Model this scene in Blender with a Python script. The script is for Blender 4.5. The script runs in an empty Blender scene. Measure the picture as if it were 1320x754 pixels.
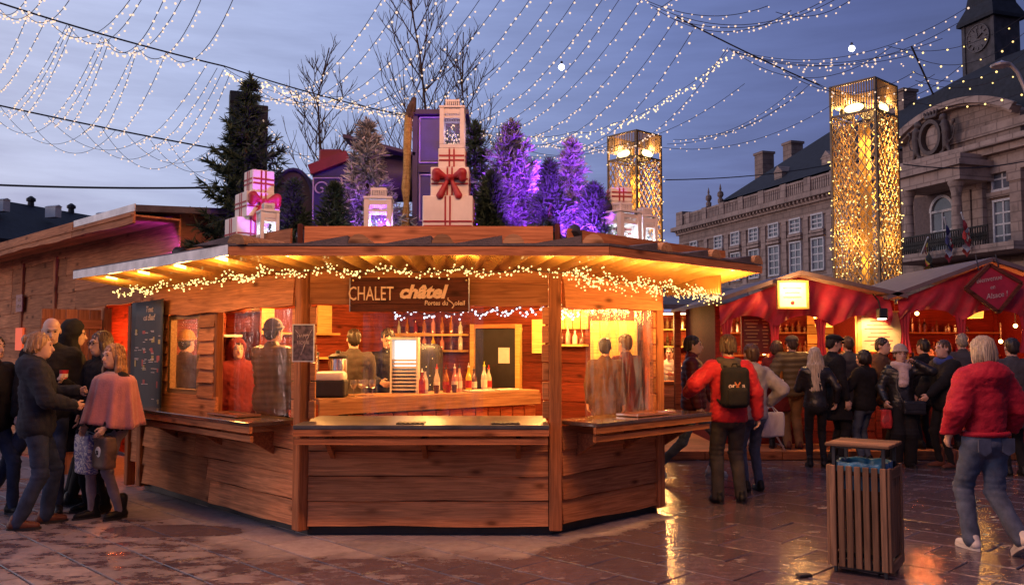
import bpy, bmesh, math, random
import numpy as np
from mathutils import Vector, Matrix, Euler
random.seed(7)
R = math.radians
C = bpy.context.scene.collection
SC = bpy.context.scene
# ---------------------------------------------------------------- camera
F = 1120.0                       # focal length in photo pixels (1320 wide)
PITCH = math.atan(68 / F)
CH = 1.65
cam_d = bpy.data.cameras.new('camera')
cam = bpy.data.objects.new('camera', cam_d); C.objects.link(cam)
cam_d.sensor_width = 36; cam_d.lens = 36 * F / 1320
cam_d.clip_end = 2000
cam.location = (0, 0, CH); cam.rotation_euler = (math.pi / 2 + PITCH, 0, 0)
SC.camera = cam
# ---------------------------------------------------------------- render look
SC.render.engine = 'CYCLES'
cy = SC.cycles
cy.use_denoising = True
cy.max_bounces = 7; cy.diffuse_bounces = 3; cy.glossy_bounces = 3
cy.transmission_bounces = 4; cy.transparent_max_bounces = 12
cy.caustics_reflective = False; cy.caustics_refractive = False
cy.sample_clamp_indirect = 4; cy.sample_clamp_direct = 0
cy.blur_glossy = 1.0
SC.view_settings.view_transform = 'Standard'; SC.view_settings.look = 'None'
SC.view_settings.exposure = 0.0; SC.view_settings.gamma = 1.0
# ---------------------------------------------------------------- world: dusk sky
SUN_EL, SUN_AZ = R(7), R(-100)   # after-glow low on the left
W = bpy.data.worlds.new('World'); SC.world = W; W.use_nodes = True
nt = W.node_tree; nt.nodes.clear()
def nn(nt, typ, **kw):
    n = nt.nodes.new(typ)
    for k, v in kw.items():
        if k == 'ins':
            for i, val in v.items(): n.inputs[i].default_value = val
        else: setattr(n, k, v)
    return n
def ramp(nt, stops, interp='LINEAR'):
    n = nt.nodes.new('ShaderNodeValToRGB'); cr = n.color_ramp; cr.interpolation = interp
    while len(cr.elements) < len(stops): cr.elements.new(0.5)
    for e, (p, c) in zip(cr.elements, stops):
        e.position = p; e.color = (c[0], c[1], c[2], 1) if len(c) == 3 else c
    return n
L = nt.links.new
tc = nn(nt, 'ShaderNodeTexCoord')
dot = nn(nt, 'ShaderNodeVectorMath', operation='DOT_PRODUCT'); dot.inputs[1].default_value = (-0.95, 0.30, 0.0)
L(tc.outputs['Generated'], dot.inputs[0])
mr = nn(nt, 'ShaderNodeMapRange'); mr.inputs[1].default_value = -1; mr.inputs[2].default_value = 1
L(dot.outputs['Value'], mr.inputs[0])
az = ramp(nt, [(0.0, (.030, .042, .115)), (.36, (.044, .060, .185)), (.46, (.080, .105, .30)), (.56, (.145, .19, .44)), (.68, (.29, .355, .64)), (.80, (.44, .50, .76)), (1.0, (.64, .63, .77))])
L(mr.outputs[0], az.inputs[0])
sep = nn(nt, 'ShaderNodeSeparateXYZ'); L(tc.outputs['Generated'], sep.inputs[0])
# streaky cloud
mp = nn(nt, 'ShaderNodeMapping'); mp.inputs['Rotation'].default_value = (0, R(8), 0); mp.inputs['Scale'].default_value = (1.5, 1.5, 11)
L(tc.outputs['Generated'], mp.inputs[0])
ns = nn(nt, 'ShaderNodeTexNoise', ins={'Scale': 1.6, 'Detail': 6, 'Roughness': .55, 'Distortion': .6}); L(mp.outputs[0], ns.inputs['Vector'])
cl = ramp(nt, [(.44, (0, 0, 0)), (.66, (1, 1, 1))], 'EASE'); L(ns.outputs[0], cl.inputs[0])
lo = nn(nt, 'ShaderNodeMapRange'); lo.inputs[1].default_value = .36; lo.inputs[2].default_value = .10; L(sep.outputs['Z'], lo.inputs[0])
mu = nn(nt, 'ShaderNodeMath', operation='MULTIPLY'); L(cl.outputs[0], mu.inputs[0]); L(lo.outputs[0], mu.inputs[1])
mu2 = nn(nt, 'ShaderNodeMath', operation='MULTIPLY'); L(mu.outputs[0], mu2.inputs[0]); mu2.inputs[1].default_value = .55
dk = nn(nt, 'ShaderNodeMixRGB', blend_type='MULTIPLY'); dk.inputs[0].default_value = 1; dk.inputs[2].default_value = (.50, .46, .60, 1)
# low pale haze near the horizon on the bright side
hz = nn(nt, 'ShaderNodeMapRange'); hz.inputs[1].default_value = .22; hz.inputs[2].default_value = .0; L(sep.outputs['Z'], hz.inputs[0])
hzm = nn(nt, 'ShaderNodeMath', operation='MULTIPLY'); L(hz.outputs[0], hzm.inputs[0]); hzm.inputs[1].default_value = .42
pal = nn(nt, 'ShaderNodeMixRGB', blend_type='MULTIPLY'); L(hzm.outputs[0], pal.inputs[0]); L(az.outputs[0], pal.inputs[1]); pal.inputs[2].default_value = (1.25, 1.12, 1.0, 1)
L(pal.outputs[0], dk.inputs[1])
mx = nn(nt, 'ShaderNodeMixRGB'); L(mu2.outputs[0], mx.inputs[0]); L(pal.outputs[0], mx.inputs[1]); L(dk.outputs[0], mx.inputs[2])
# faint mottling of the high sky
n2 = nn(nt, 'ShaderNodeTexNoise', ins={'Scale': 5.0, 'Detail': 5, 'Roughness': .6}); L(mp.outputs[0], n2.inputs['Vector'])
r2 = ramp(nt, [(.3, (.88, .88, .9)), (.7, (1.08, 1.08, 1.08))]); L(n2.outputs[0], r2.inputs[0])
m2 = nn(nt, 'ShaderNodeMixRGB', blend_type='MULTIPLY'); m2.inputs[0].default_value = 1; L(mx.outputs[0], m2.inputs[1]); L(r2.outputs[0], m2.inputs[2])
sky = nn(nt, 'ShaderNodeTexSky', sky_type='NISHITA', sun_disc=False, sun_elevation=R(1.0), sun_rotation=SUN_AZ)
bgA = nn(nt, 'ShaderNodeBackground', ins={'Strength': .05}); L(sky.outputs[0], bgA.inputs[0])
bgB = nn(nt, 'ShaderNodeBackground', ins={'Strength': 1.0}); L(m2.outputs[0], bgB.inputs[0])
ad = nn(nt, 'ShaderNodeAddShader'); L(bgA.outputs[0], ad.inputs[0]); L(bgB.outputs[0], ad.inputs[1])
wo = nn(nt, 'ShaderNodeOutputWorld'); L(ad.outputs[0], wo.inputs[0])
sl = bpy.data.lights.new('sun', 'SUN'); sl.energy = .5; sl.angle = R(14); sl.color = (1, .72, .66)
so = bpy.data.objects.new('sun', sl); C.objects.link(so)
sd = Vector((math.sin(SUN_AZ) * math.cos(SUN_EL), math.cos(SUN_AZ) * math.cos(SUN_EL), math.sin(SUN_EL)))
so.rotation_euler = sd.to_track_quat('Z', 'Y').to_euler(); so.location = (-30, -10, 20)

# ---------------------------------------------------------------- picture -> place helpers
cp, sp_ = math.cos(PITCH), math.sin(PITCH)
def ray(px, py):
    cx, cz = (px - 660) / F, (377 - py) / F
    return Vector((cx, cp - sp_ * cz, sp_ + cp * cz))
def at(px, py, Y):
    r = ray(px, py); return Vector((0, 0, CH)) + r * (Y / r.y)
def gp(px, py, z=0.0):
    r = ray(px, py); return Vector((0, 0, CH)) + r * ((z - CH) / r.z)
def onp(px, py, P, n):
    r = ray(px, py); o = Vector((0, 0, CH)); P = Vector(P); n = Vector(n)
    return o + r * ((P - o).dot(n) / r.dot(n))
def V(*a): return Vector(a)

ORD = ['first', 'second', 'third', 'fourth', 'fifth', 'sixth', 'seventh', 'eighth', 'ninth', 'tenth', 'eleventh', 'twelfth', 'thirteenth', 'fourteenth', 'fifteenth', 'sixteenth']
# ---------------------------------------------------------------- mesh builder
def frame_from(d, up=(0, 0, 1)):
    d = Vector(d).normalized(); u = Vector(up)
    if abs(d.dot(u)) > .98: u = Vector((0, 1, 0))
    s = d.cross(u).normalized(); u = s.cross(d).normalized()
    return d, s, u
class MB:
    def __init__(s): s.v = []; s.f = []; s.m = []; s.cur = 0
    def add(s, vs, fs):
        o = len(s.v); s.v += [tuple(v) for v in vs]
        for f in fs: s.f.append([i + o for i in f]); s.m.append(s.cur)
        return s
    def box(s, c, size, M=None):
        hx, hy, hz = size[0] / 2, size[1] / 2, size[2] / 2
        vs = [Vector((x, y, z)) for x in (-hx, hx) for y in (-hy, hy) for z in (-hz, hz)]
        if M is not None: vs = [M @ v for v in vs]
        c = Vector(c)
        return s.add([v + c for v in vs], [(0, 1, 3, 2), (4, 6, 7, 5), (0, 4, 5, 1), (2, 3, 7, 6), (0, 2, 6, 4), (1, 5, 7, 3)])
    def bbox(s, c, size, b=.01, M=None):          # box with chamfered edges
        bm = bmesh.new(); bmesh.ops.create_cube(bm, size=1)
        for v in bm.verts: v.co = Vector((v.co.x * size[0], v.co.y * size[1], v.co.z * size[2]))
        bmesh.ops.bevel(bm, geom=bm.edges[:], offset=b, segments=1, affect='EDGES')
        vs = [v.co.copy() for v in bm.verts]; bm.verts.index_update()
        fs = [[v.index for v in f.verts] for f in bm.faces]; bm.free()
        if M is not None: vs = [M @ v for v in vs]
        return s.add([v + Vector(c) for v in vs], fs)
    def bar(s, p, q, w, h=None, up=(0, 0, 1)):
        h = h or w; p = Vector(p); q = Vector(q); d, sd, u = frame_from(q - p, up)
        vs = []
        for c in (p, q):
            for a, b in ((-1, -1), (1, -1), (1, 1), (-1, 1)): vs.append(c + sd * (a * w / 2) + u * (b * h / 2))
        return s.add(vs, [(0, 1, 5, 4), (1, 2, 6, 5), (2, 3, 7, 6), (3, 0, 4, 7), (3, 2, 1, 0), (4, 5, 6, 7)])
    def tube(s, pts, r, seg=6, caps=True):
        pts = [Vector(p) for p in pts]; n = len(pts)
        rr = r if isinstance(r, (list, tuple)) else [r] * n
        vs = []; pu = None
        for i, p in enumerate(pts):
            d = (pts[min(i + 1, n - 1)] - pts[max(i - 1, 0)])
            if d.length < 1e-9: d = Vector((0, 0, 1))
            d.normalize()
            if pu is None: _, sd, u = frame_from(d)
            else:
                sd = d.cross(pu)
                if sd.length < 1e-6: _, sd, u = frame_from(d)
                else: sd.normalize(); u = sd.cross(d).normalized()
            pu = u
            for k in range(seg):
                a = 2 * math.pi * k / seg
                vs.append(p + (sd * math.cos(a) + u * math.sin(a)) * rr[i])
        fs = []
        for i in range(n - 1):
            for k in range(seg):
                k2 = (k + 1) % seg
                fs.append((i * seg + k, i * seg + k2, (i + 1) * seg + k2, (i + 1) * seg + k))
        if caps: fs += [tuple(range(seg))[::-1], tuple(range((n - 1) * seg, n * seg))]
        return s.add(vs, fs)
    def lathe(s, prof, c=(0, 0, 0), seg=14, M=None):
        vs = []; n = len(prof)
        for r, z in prof:
            for k in range(seg):
                a = 2 * math.pi * k / seg; vs.append(Vector((r * math.cos(a), r * math.sin(a), z)))
        fs = [(i * seg + k, i * seg + (k + 1) % seg, (i + 1) * seg + (k + 1) % seg, (i + 1) * seg + k) for i in range(n - 1) for k in range(seg)]
        fs += [tuple(range(seg))[::-1], tuple(range((n - 1) * seg, n * seg))]
        if M is not None: vs = [M @ v for v in vs]
        return s.add([v + Vector(c) for v in vs], fs)
    def prism(s, poly, off):                       # planar polygon of 3D points pushed along off
        n = len(poly); off = Vector(off); a = [Vector(p) for p in poly]
        vs = a + [p + off for p in a]
        fs = [tuple(range(n))[::-1], tuple(range(n, 2 * n))] + [(i, (i + 1) % n, n + (i + 1) % n, n + i) for i in range(n)]
        return s.add(vs, fs)
    def quad(s, a, b, c, d): return s.add([a, b, c, d], [(0, 1, 2, 3)])
    def grid(s, fn, nu, nv):
        vs = [fn(i / nu, j / nv) for j in range(nv + 1) for i in range(nu + 1)]
        w = nu + 1
        return s.add(vs, [(j * w + i, j * w + i + 1, (j + 1) * w + i + 1, (j + 1) * w + i) for j in range(nv) for i in range(nu)])
    def ico(s, c, r, sub=0, sc=(1, 1, 1)):
        t = _ico(sub); c = Vector(c)
        return s.add([Vector((v.x * r * sc[0], v.y * r * sc[1], v.z * r * sc[2])) + c for v in t[0]], t[1])
    def mesh(s, name, mats, smooth=False):
        me = bpy.data.meshes.new(name); me.from_pydata(s.v, [], s.f)
        mats = mats if isinstance(mats, (list, tuple)) else [mats]
        for m in mats: me.materials.append(m)
        if len(mats) > 1: me.polygons.foreach_set('material_index', s.m)
        me.update()
        bm = bmesh.new(); bm.from_mesh(me); bmesh.ops.recalc_face_normals(bm, faces=bm.faces); bm.to_mesh(me); bm.free()
        if smooth:
            me.polygons.foreach_set('use_smooth', [True] * len(me.polygons))
            if smooth == 'auto': me.set_sharp_from_angle(angle=R(40))
        return me
    def build(s, name, mats, parent=None, loc=None, M=None, smooth=False):
        # vertices are given in the frame of the parent thing (or the world) shifted by loc
        me = s.mesh(name, mats, smooth)
        o = bpy.data.objects.new(name, me); C.objects.link(o)
        if parent is not None: o.parent = parent
        if M is not None: o.matrix_local = M
        elif loc is not None:
            me.transform(Matrix.Translation(-Vector(loc))); o.location = loc
        return o
_icoc = {}
def _ico(sub):
    if sub not in _icoc:
        bm = bmesh.new(); bmesh.ops.create_icosphere(bm, subdivisions=sub + 1, radius=1); bm.verts.index_update()
        _icoc[sub] = ([v.co.copy() for v in bm.verts], [tuple(v.index for v in f.verts) for f in bm.faces]); bm.free()
    return _icoc[sub]
def tag(o, label=None, cat=None, group=None, kind=None):
    if label: o['label'] = label
    if cat: o['category'] = cat
    if group: o['group'] = group
    if kind: o['kind'] = kind
    return o
def thing(name, label, cat, loc=(0, 0, 0), rz=0, group=None):
    o = bpy.data.objects.new(name, None); C.objects.link(o)
    o.empty_display_size = .1; o.location = loc; o.rotation_euler = (0, 0, rz)
    return tag(o, label, cat, group)
def kids(o): return [c for c in bpy.data.objects if c.parent is o]
def copy_tree(o, parent=None, km=None):
    if km is None:
        km = {}
        for c in bpy.data.objects:
            if c.parent is not None: km.setdefault(c.parent.name, []).append(c)
    c = o.copy(); C.objects.link(c)
    if parent is not None: c.parent = parent
    for ch in km.get(o.name, []): copy_tree(ch, c, km)
    return c
def plight(name, loc, col, watt, r=.06, parent=None):
    l = bpy.data.lights.new(name, 'POINT'); l.energy = watt; l.color = col; l.shadow_soft_size = r
    o = bpy.data.objects.new(name, l); C.objects.link(o); o.location = loc
    if parent is not None: o.parent = parent
    return o
def spot(name, loc, to, col, watt, ang=70, r=.05, parent=None):
    l = bpy.data.lights.new(name, 'SPOT'); l.energy = watt; l.color = col; l.shadow_soft_size = r; l.spot_size = R(ang); l.spot_blend = .5
    o = bpy.data.objects.new(name, l); C.objects.link(o); o.location = loc
    o.rotation_euler = (Vector(loc) - Vector(to)).to_track_quat('Z', 'Y').to_euler()
    if parent is not None: o.parent = parent
    return o
def text_mesh(txt, size, M, mat_, parent, name='lettering', shear=0, off=0, ext=.003, align='CENTER', sx=1.0):
    c = bpy.data.curves.new('txt', 'FONT'); c.body = txt; c.size = size; c.shear = shear; c.offset = off; c.extrude = ext
    c.align_x = align; c.align_y = 'CENTER'; c.resolution_u = 2
    o = bpy.data.objects.new('txt', c); C.objects.link(o)
    dg = bpy.context.evaluated_depsgraph_get()
    me = bpy.data.meshes.new_from_object(o.evaluated_get(dg))
    bpy.data.objects.remove(o); bpy.data.curves.remove(c)
    me.transform(Matrix.Diagonal((sx, 1, 1, 1))); me.materials.clear(); me.materials.append(mat_)
    r = bpy.data.objects.new(name, me); C.objects.link(r)
    if parent is not None: r.parent = parent
    r.matrix_local = M
    return r
def face_M(o, xd, zd=(0, 0, 1)):
    """matrix whose x runs along xd, y points up (zd), z faces out: for text and flat prints"""
    x = Vector(xd).normalized(); y = Vector(zd); y = (y - x * y.dot(x)).normalized(); z = x.cross(y)
    M = Matrix((x, y, z)).transposed().to_4x4(); M.translation = Vector(o); return M

# ---------------------------------------------------------------- materials
def newmat(name):
    m = bpy.data.materials.new(name); m.use_nodes = True; t = m.node_tree
    return m, t, t.nodes['Principled BSDF']
def rgb(r, g, b): # sRGB 0..255 -> linear
    f = lambda c: ((c / 255 + .055) / 1.055) ** 2.4 if c > 10 else c / 255 / 12.92
    return (f(r), f(g), f(b))
def plain(name, col, rough=.6, metal=0, var=.12, scale=6, bump=.0, bscale=60, sheen=0, spec=.5, coat=0):
    m, t, b = newmat(name); L = t.links.new
    b.inputs['Roughness'].default_value = rough; b.inputs['Metallic'].default_value = metal
    b.inputs['Specular IOR Level'].default_value = spec
    if sheen: b.inputs['Sheen Weight'].default_value = sheen
    if coat: b.inputs['Coat Weight'].default_value = coat
    tc = nn(t, 'ShaderNodeTexCoord'); oi = nn(t, 'ShaderNodeObjectInfo')
    ad = nn(t, 'ShaderNodeVectorMath', operation='ADD'); L(tc.outputs['Object'], ad.inputs[0]); 
    ml = nn(t, 'ShaderNodeMath', operation='MULTIPLY'); ml.inputs[1].default_value = 37; L(oi.outputs['Random'], ml.inputs[0]); L(ml.outputs[0], ad.inputs[1])
    ns = nn(t, 'ShaderNodeTexNoise', ins={'Scale': scale, 'Detail': 5, 'Roughness': .6}); L(ad.outputs[0], ns.inputs['Vector'])
    lo = tuple(c * (1 - var * 2) for c in col); hi = tuple(min(1, c * (1 + var * 1.6)) for c in col)
    rp = ramp(t, [(.3, lo), (.7, hi)]); L(ns.outputs[0], rp.inputs[0]); L(rp.outputs[0], b.inputs['Base Color'])
    if bump:
        n3 = nn(t, 'ShaderNodeTexNoise', ins={'Scale': bscale, 'Detail': 4}); L(ad.outputs[0], n3.inputs['Vector'])
        bp = nn(t, 'ShaderNodeBump', ins={'Strength': bump, 'Distance': .02}); L(n3.outputs[0], bp.inputs['Height']); L(bp.outputs[0], b.inputs['Normal'])
    return m
def wood(name, base, dark, scale=1.0, rough=.75, knots=True, tone=.30):
    m, t, b = newmat(name); L = t.links.new
    tc = nn(t, 'ShaderNodeTexCoord'); oi = nn(t, 'ShaderNodeObjectInfo')
    ml = nn(t, 'ShaderNodeMath', operation='MULTIPLY'); ml.inputs[1].default_value = 53; L(oi.outputs['Random'], ml.inputs[0])
    ad = nn(t, 'ShaderNodeVectorMath', operation='ADD'); L(tc.outputs['Object'], ad.inputs[0]); L(ml.outputs[0], ad.inputs[1])
    mp = nn(t, 'ShaderNodeMapping'); mp.inputs['Scale'].default_value = (1.5 * scale, 30 * scale, 30 * scale); L(ad.outputs[0], mp.inputs[0])
    n1 = nn(t, 'ShaderNodeTexNoise', ins={'Scale': 1.7, 'Detail': 7, 'Roughness': .62, 'Distortion': .55}); L(mp.outputs[0], n1.inputs['Vector'])
    mid = tuple((a + c) / 2 for a, c in zip(base, dark)); hi = tuple(min(1, a * 1.35) for a in base)
    rp = ramp(t, [(.28, dark), (.45, mid), (.58, base), (.78, hi)]); L(n1.outputs[0], rp.inputs[0])
    n2 = nn(t, 'ShaderNodeTexNoise', ins={'Scale': 1.1, 'Detail': 3}); L(ad.outputs[0], n2.inputs['Vector'])
    r2 = ramp(t, [(.3, (.62, .6, .6)), (.7, (1.12, 1.12, 1.1))]); L(n2.outputs[0], r2.inputs[0])
    mm = nn(t, 'ShaderNodeMixRGB', blend_type='MULTIPLY'); mm.inputs[0].default_value = .8; L(rp.outputs[0], mm.inputs[1]); L(r2.outputs[0], mm.inputs[2])
    out = mm.outputs[0]
    if knots:
        mk = nn(t, 'ShaderNodeMapping'); mk.inputs['Scale'].default_value = (2.6, 6.5, 6.5); L(ad.outputs[0], mk.inputs[0])
        vo = nn(t, 'ShaderNodeTexVoronoi', ins={'Scale': 1.0, 'Randomness': 1.0}); L(mk.outputs[0], vo.inputs['Vector'])
        rk = ramp(t, [(.06, (.22, .18, .16)), (.15, (.7, .66, .64)), (.24, (1, 1, 1))]); L(vo.outputs['Distance'], rk.inputs[0])
        mk2 = nn(t, 'ShaderNodeMixRGB', blend_type='MULTIPLY'); mk2.inputs[0].default_value = .85; L(out, mk2.inputs[1]); L(rk.outputs[0], mk2.inputs[2]); out = mk2.outputs[0]
    rr = nn(t, 'ShaderNodeMapRange'); rr.inputs[3].default_value = 1 - tone; rr.inputs[4].default_value = 1 + tone; L(oi.outputs['Random'], rr.inputs[0])
    mt = nn(t, 'ShaderNodeVectorMath', operation='SCALE'); L(out, mt.inputs[0]); L(rr.outputs[0], mt.inputs['Scale'])
    L(mt.outputs[0], b.inputs['Base Color'])
    b.inputs['Roughness'].default_value = rough; b.inputs['Specular IOR Level'].default_value = .18
    bp = nn(t, 'ShaderNodeBump', ins={'Strength': .35, 'Distance': .01}); L(n1.outputs[0], bp.inputs['Height']); L(bp.outputs[0], b.inputs['Normal'])
    return m
def emis(name, col, st, sample=False):
    m = bpy.data.materials.new(name); m.use_nodes = True; t = m.node_tree; t.nodes.clear()
    e = nn(t, 'ShaderNodeEmission', ins={'Color': (*col, 1), 'Strength': st}); o = nn(t, 'ShaderNodeOutputMaterial')
    t.links.new(e.outputs[0], o.inputs[0])
    m.cycles.emission_sampling = 'AUTO' if sample else 'NONE'
    return m
def glow(name, col, emc, st, rough=.5):
    m = plain(name, col, rough); b = m.node_tree.nodes['Principled BSDF']
    b.inputs['Emission Color'].default_value = (*emc, 1); b.inputs['Emission Strength'].default_value = st
    return m
def plastic_sheet(name, alpha=.14, rough=.12, tint=(1, 1, 1), milky=.28, lo=.35, hi=.75):
    m = bpy.data.materials.new(name); m.use_nodes = True; t = m.node_tree; t.nodes.clear(); L = t.links.new
    tr = nn(t, 'ShaderNodeBsdfTransparent', ins={'Color': (*tint, 1)}); gl = nn(t, 'ShaderNodeBsdfGlossy', ins={'Roughness': rough, 'Color': (1, .97, .93, 1)})
    df = nn(t, 'ShaderNodeBsdfDiffuse', ins={'Color': (.8, .78, .76, 1)})
    m1 = nn(t, 'ShaderNodeMixShader', ins={0: milky}); L(gl.outputs[0], m1.inputs[1]); L(df.outputs[0], m1.inputs[2])
    fr = nn(t, 'ShaderNodeLayerWeight', ins={'Blend': .25})
    tc = nn(t, 'ShaderNodeTexCoord'); mp = nn(t, 'ShaderNodeMapping'); mp.inputs['Scale'].default_value = (9, 9, 1.6); L(tc.outputs['Object'], mp.inputs[0])
    ns = nn(t, 'ShaderNodeTexNoise', ins={'Scale': 2.0, 'Detail': 4, 'Distortion': 1.0}); L(mp.outputs[0], ns.inputs['Vector'])
    rp = ramp(t, [(lo, (alpha * .3,) * 3), (hi, (alpha * 2.2,) * 3)]); L(ns.outputs[0], rp.inputs[0])
    ad = nn(t, 'ShaderNodeMath', operation='ADD'); L(rp.outputs[0], ad.inputs[0])
    ms = nn(t, 'ShaderNodeMath', operation='MULTIPLY'); ms.inputs[1].default_value = .16; L(fr.outputs['Fresnel'], ms.inputs[0]); L(ms.outputs[0], ad.inputs[1])
    mx = nn(t, 'ShaderNodeMixShader'); L(ad.outputs[0], mx.inputs[0]); L(tr.outputs[0], mx.inputs[1]); L(m1.outputs[0], mx.inputs[2])
    bp = nn(t, 'ShaderNodeBump', ins={'Strength': .5, 'Distance': .02}); L(ns.outputs[0], bp.inputs['Height']); L(bp.outputs[0], gl.inputs['Normal'])
    o = nn(t, 'ShaderNodeOutputMaterial'); L(mx.outputs[0], o.inputs[0])
    return m
MT = {}
MT['plank'] = wood('stained_pine', (.64, .25, .105), (.35, .122, .05))
MT['plank_red'] = wood('red_stained_boards', (.23, .042, .02), (.09, .018, .010))
MT['post'] = wood('post_pine', (.46, .165, .065), (.24, .08, .035))
MT['pale_wood'] = wood('pale_board', (.50, .29, .15), (.28, .14, .07))
MT['sign_wood'] = wood('dark_sign_board', (.15, .042, .026), (.06, .018, .014))
MT['grey_wood'] = wood('weathered_slat', (.21, .115, .068), (.10, .055, .035), tone=.3)
MT['slate'] = plain('slate_roof', (.017, .017, .024), .8, var=.25, scale=3, bump=.3, bscale=25)
MT['felt'] = plain('roof_felt', (.10, .085, .095), .75, var=.2, bump=.4, bscale=90)
MT['zinc'] = plain('zinc_flashing', (.55, .5, .5), .35, .6, var=.15)
MT['steel'] = plain('stainless_steel', (.62, .6, .58), .22, 1.0, var=.08)
MT['dark_metal'] = plain('dark_metal', (.035, .028, .025), .45, .7, var=.2)
MT['black'] = plain('black_matt', (.018, .016, .02), .6, var=.2)
MT['white'] = plain('white_paint', (.74, .71, .68), .5, var=.06)
MT['cream_card'] = plain('cream_painted_board', (.78, .70, .60), .6, var=.05)
MT['ribbon'] = plain('red_ribbon', (.34, .018, .022), .5, var=.15)
MT['red_cloth'] = plain('red_drape', (.42, .012, .03), .7, var=.2, sheen=.3)
MT['sheet'] = plastic_sheet('clear_vinyl', .08)
MT['sheet2'] = plastic_sheet('crinkled_glare_vinyl', .26, .2, milky=.30, lo=.44, hi=.70)  # noise streaks put mottled glare into the sheet itself
MT['glass'] = plastic_sheet('window_glass', .03, .03)
MT['bulb'] = emis('warm_bulb', (1, .70, .38), 2.0)
MT['bulb_pink'] = emis('warm_white_bulb', (1, .68, .50), 1.35)
MT['bulb_gold'] = emis('golden_bulb', (1, .66, .22), 2.6)
MT['bulb_white'] = emis('cold_white_bulb', (.80, .86, 1), 2.2)
MT['wire'] = plain('cable_black', (.02, .016, .02), .6)
MT['chalk'] = plain('chalk_print', (.55, .42, .40), .8, var=.25, scale=40)
MT['cream_print'] = plain('cream_lettering', (.80, .50, .33), .6, var=.08)
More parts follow.
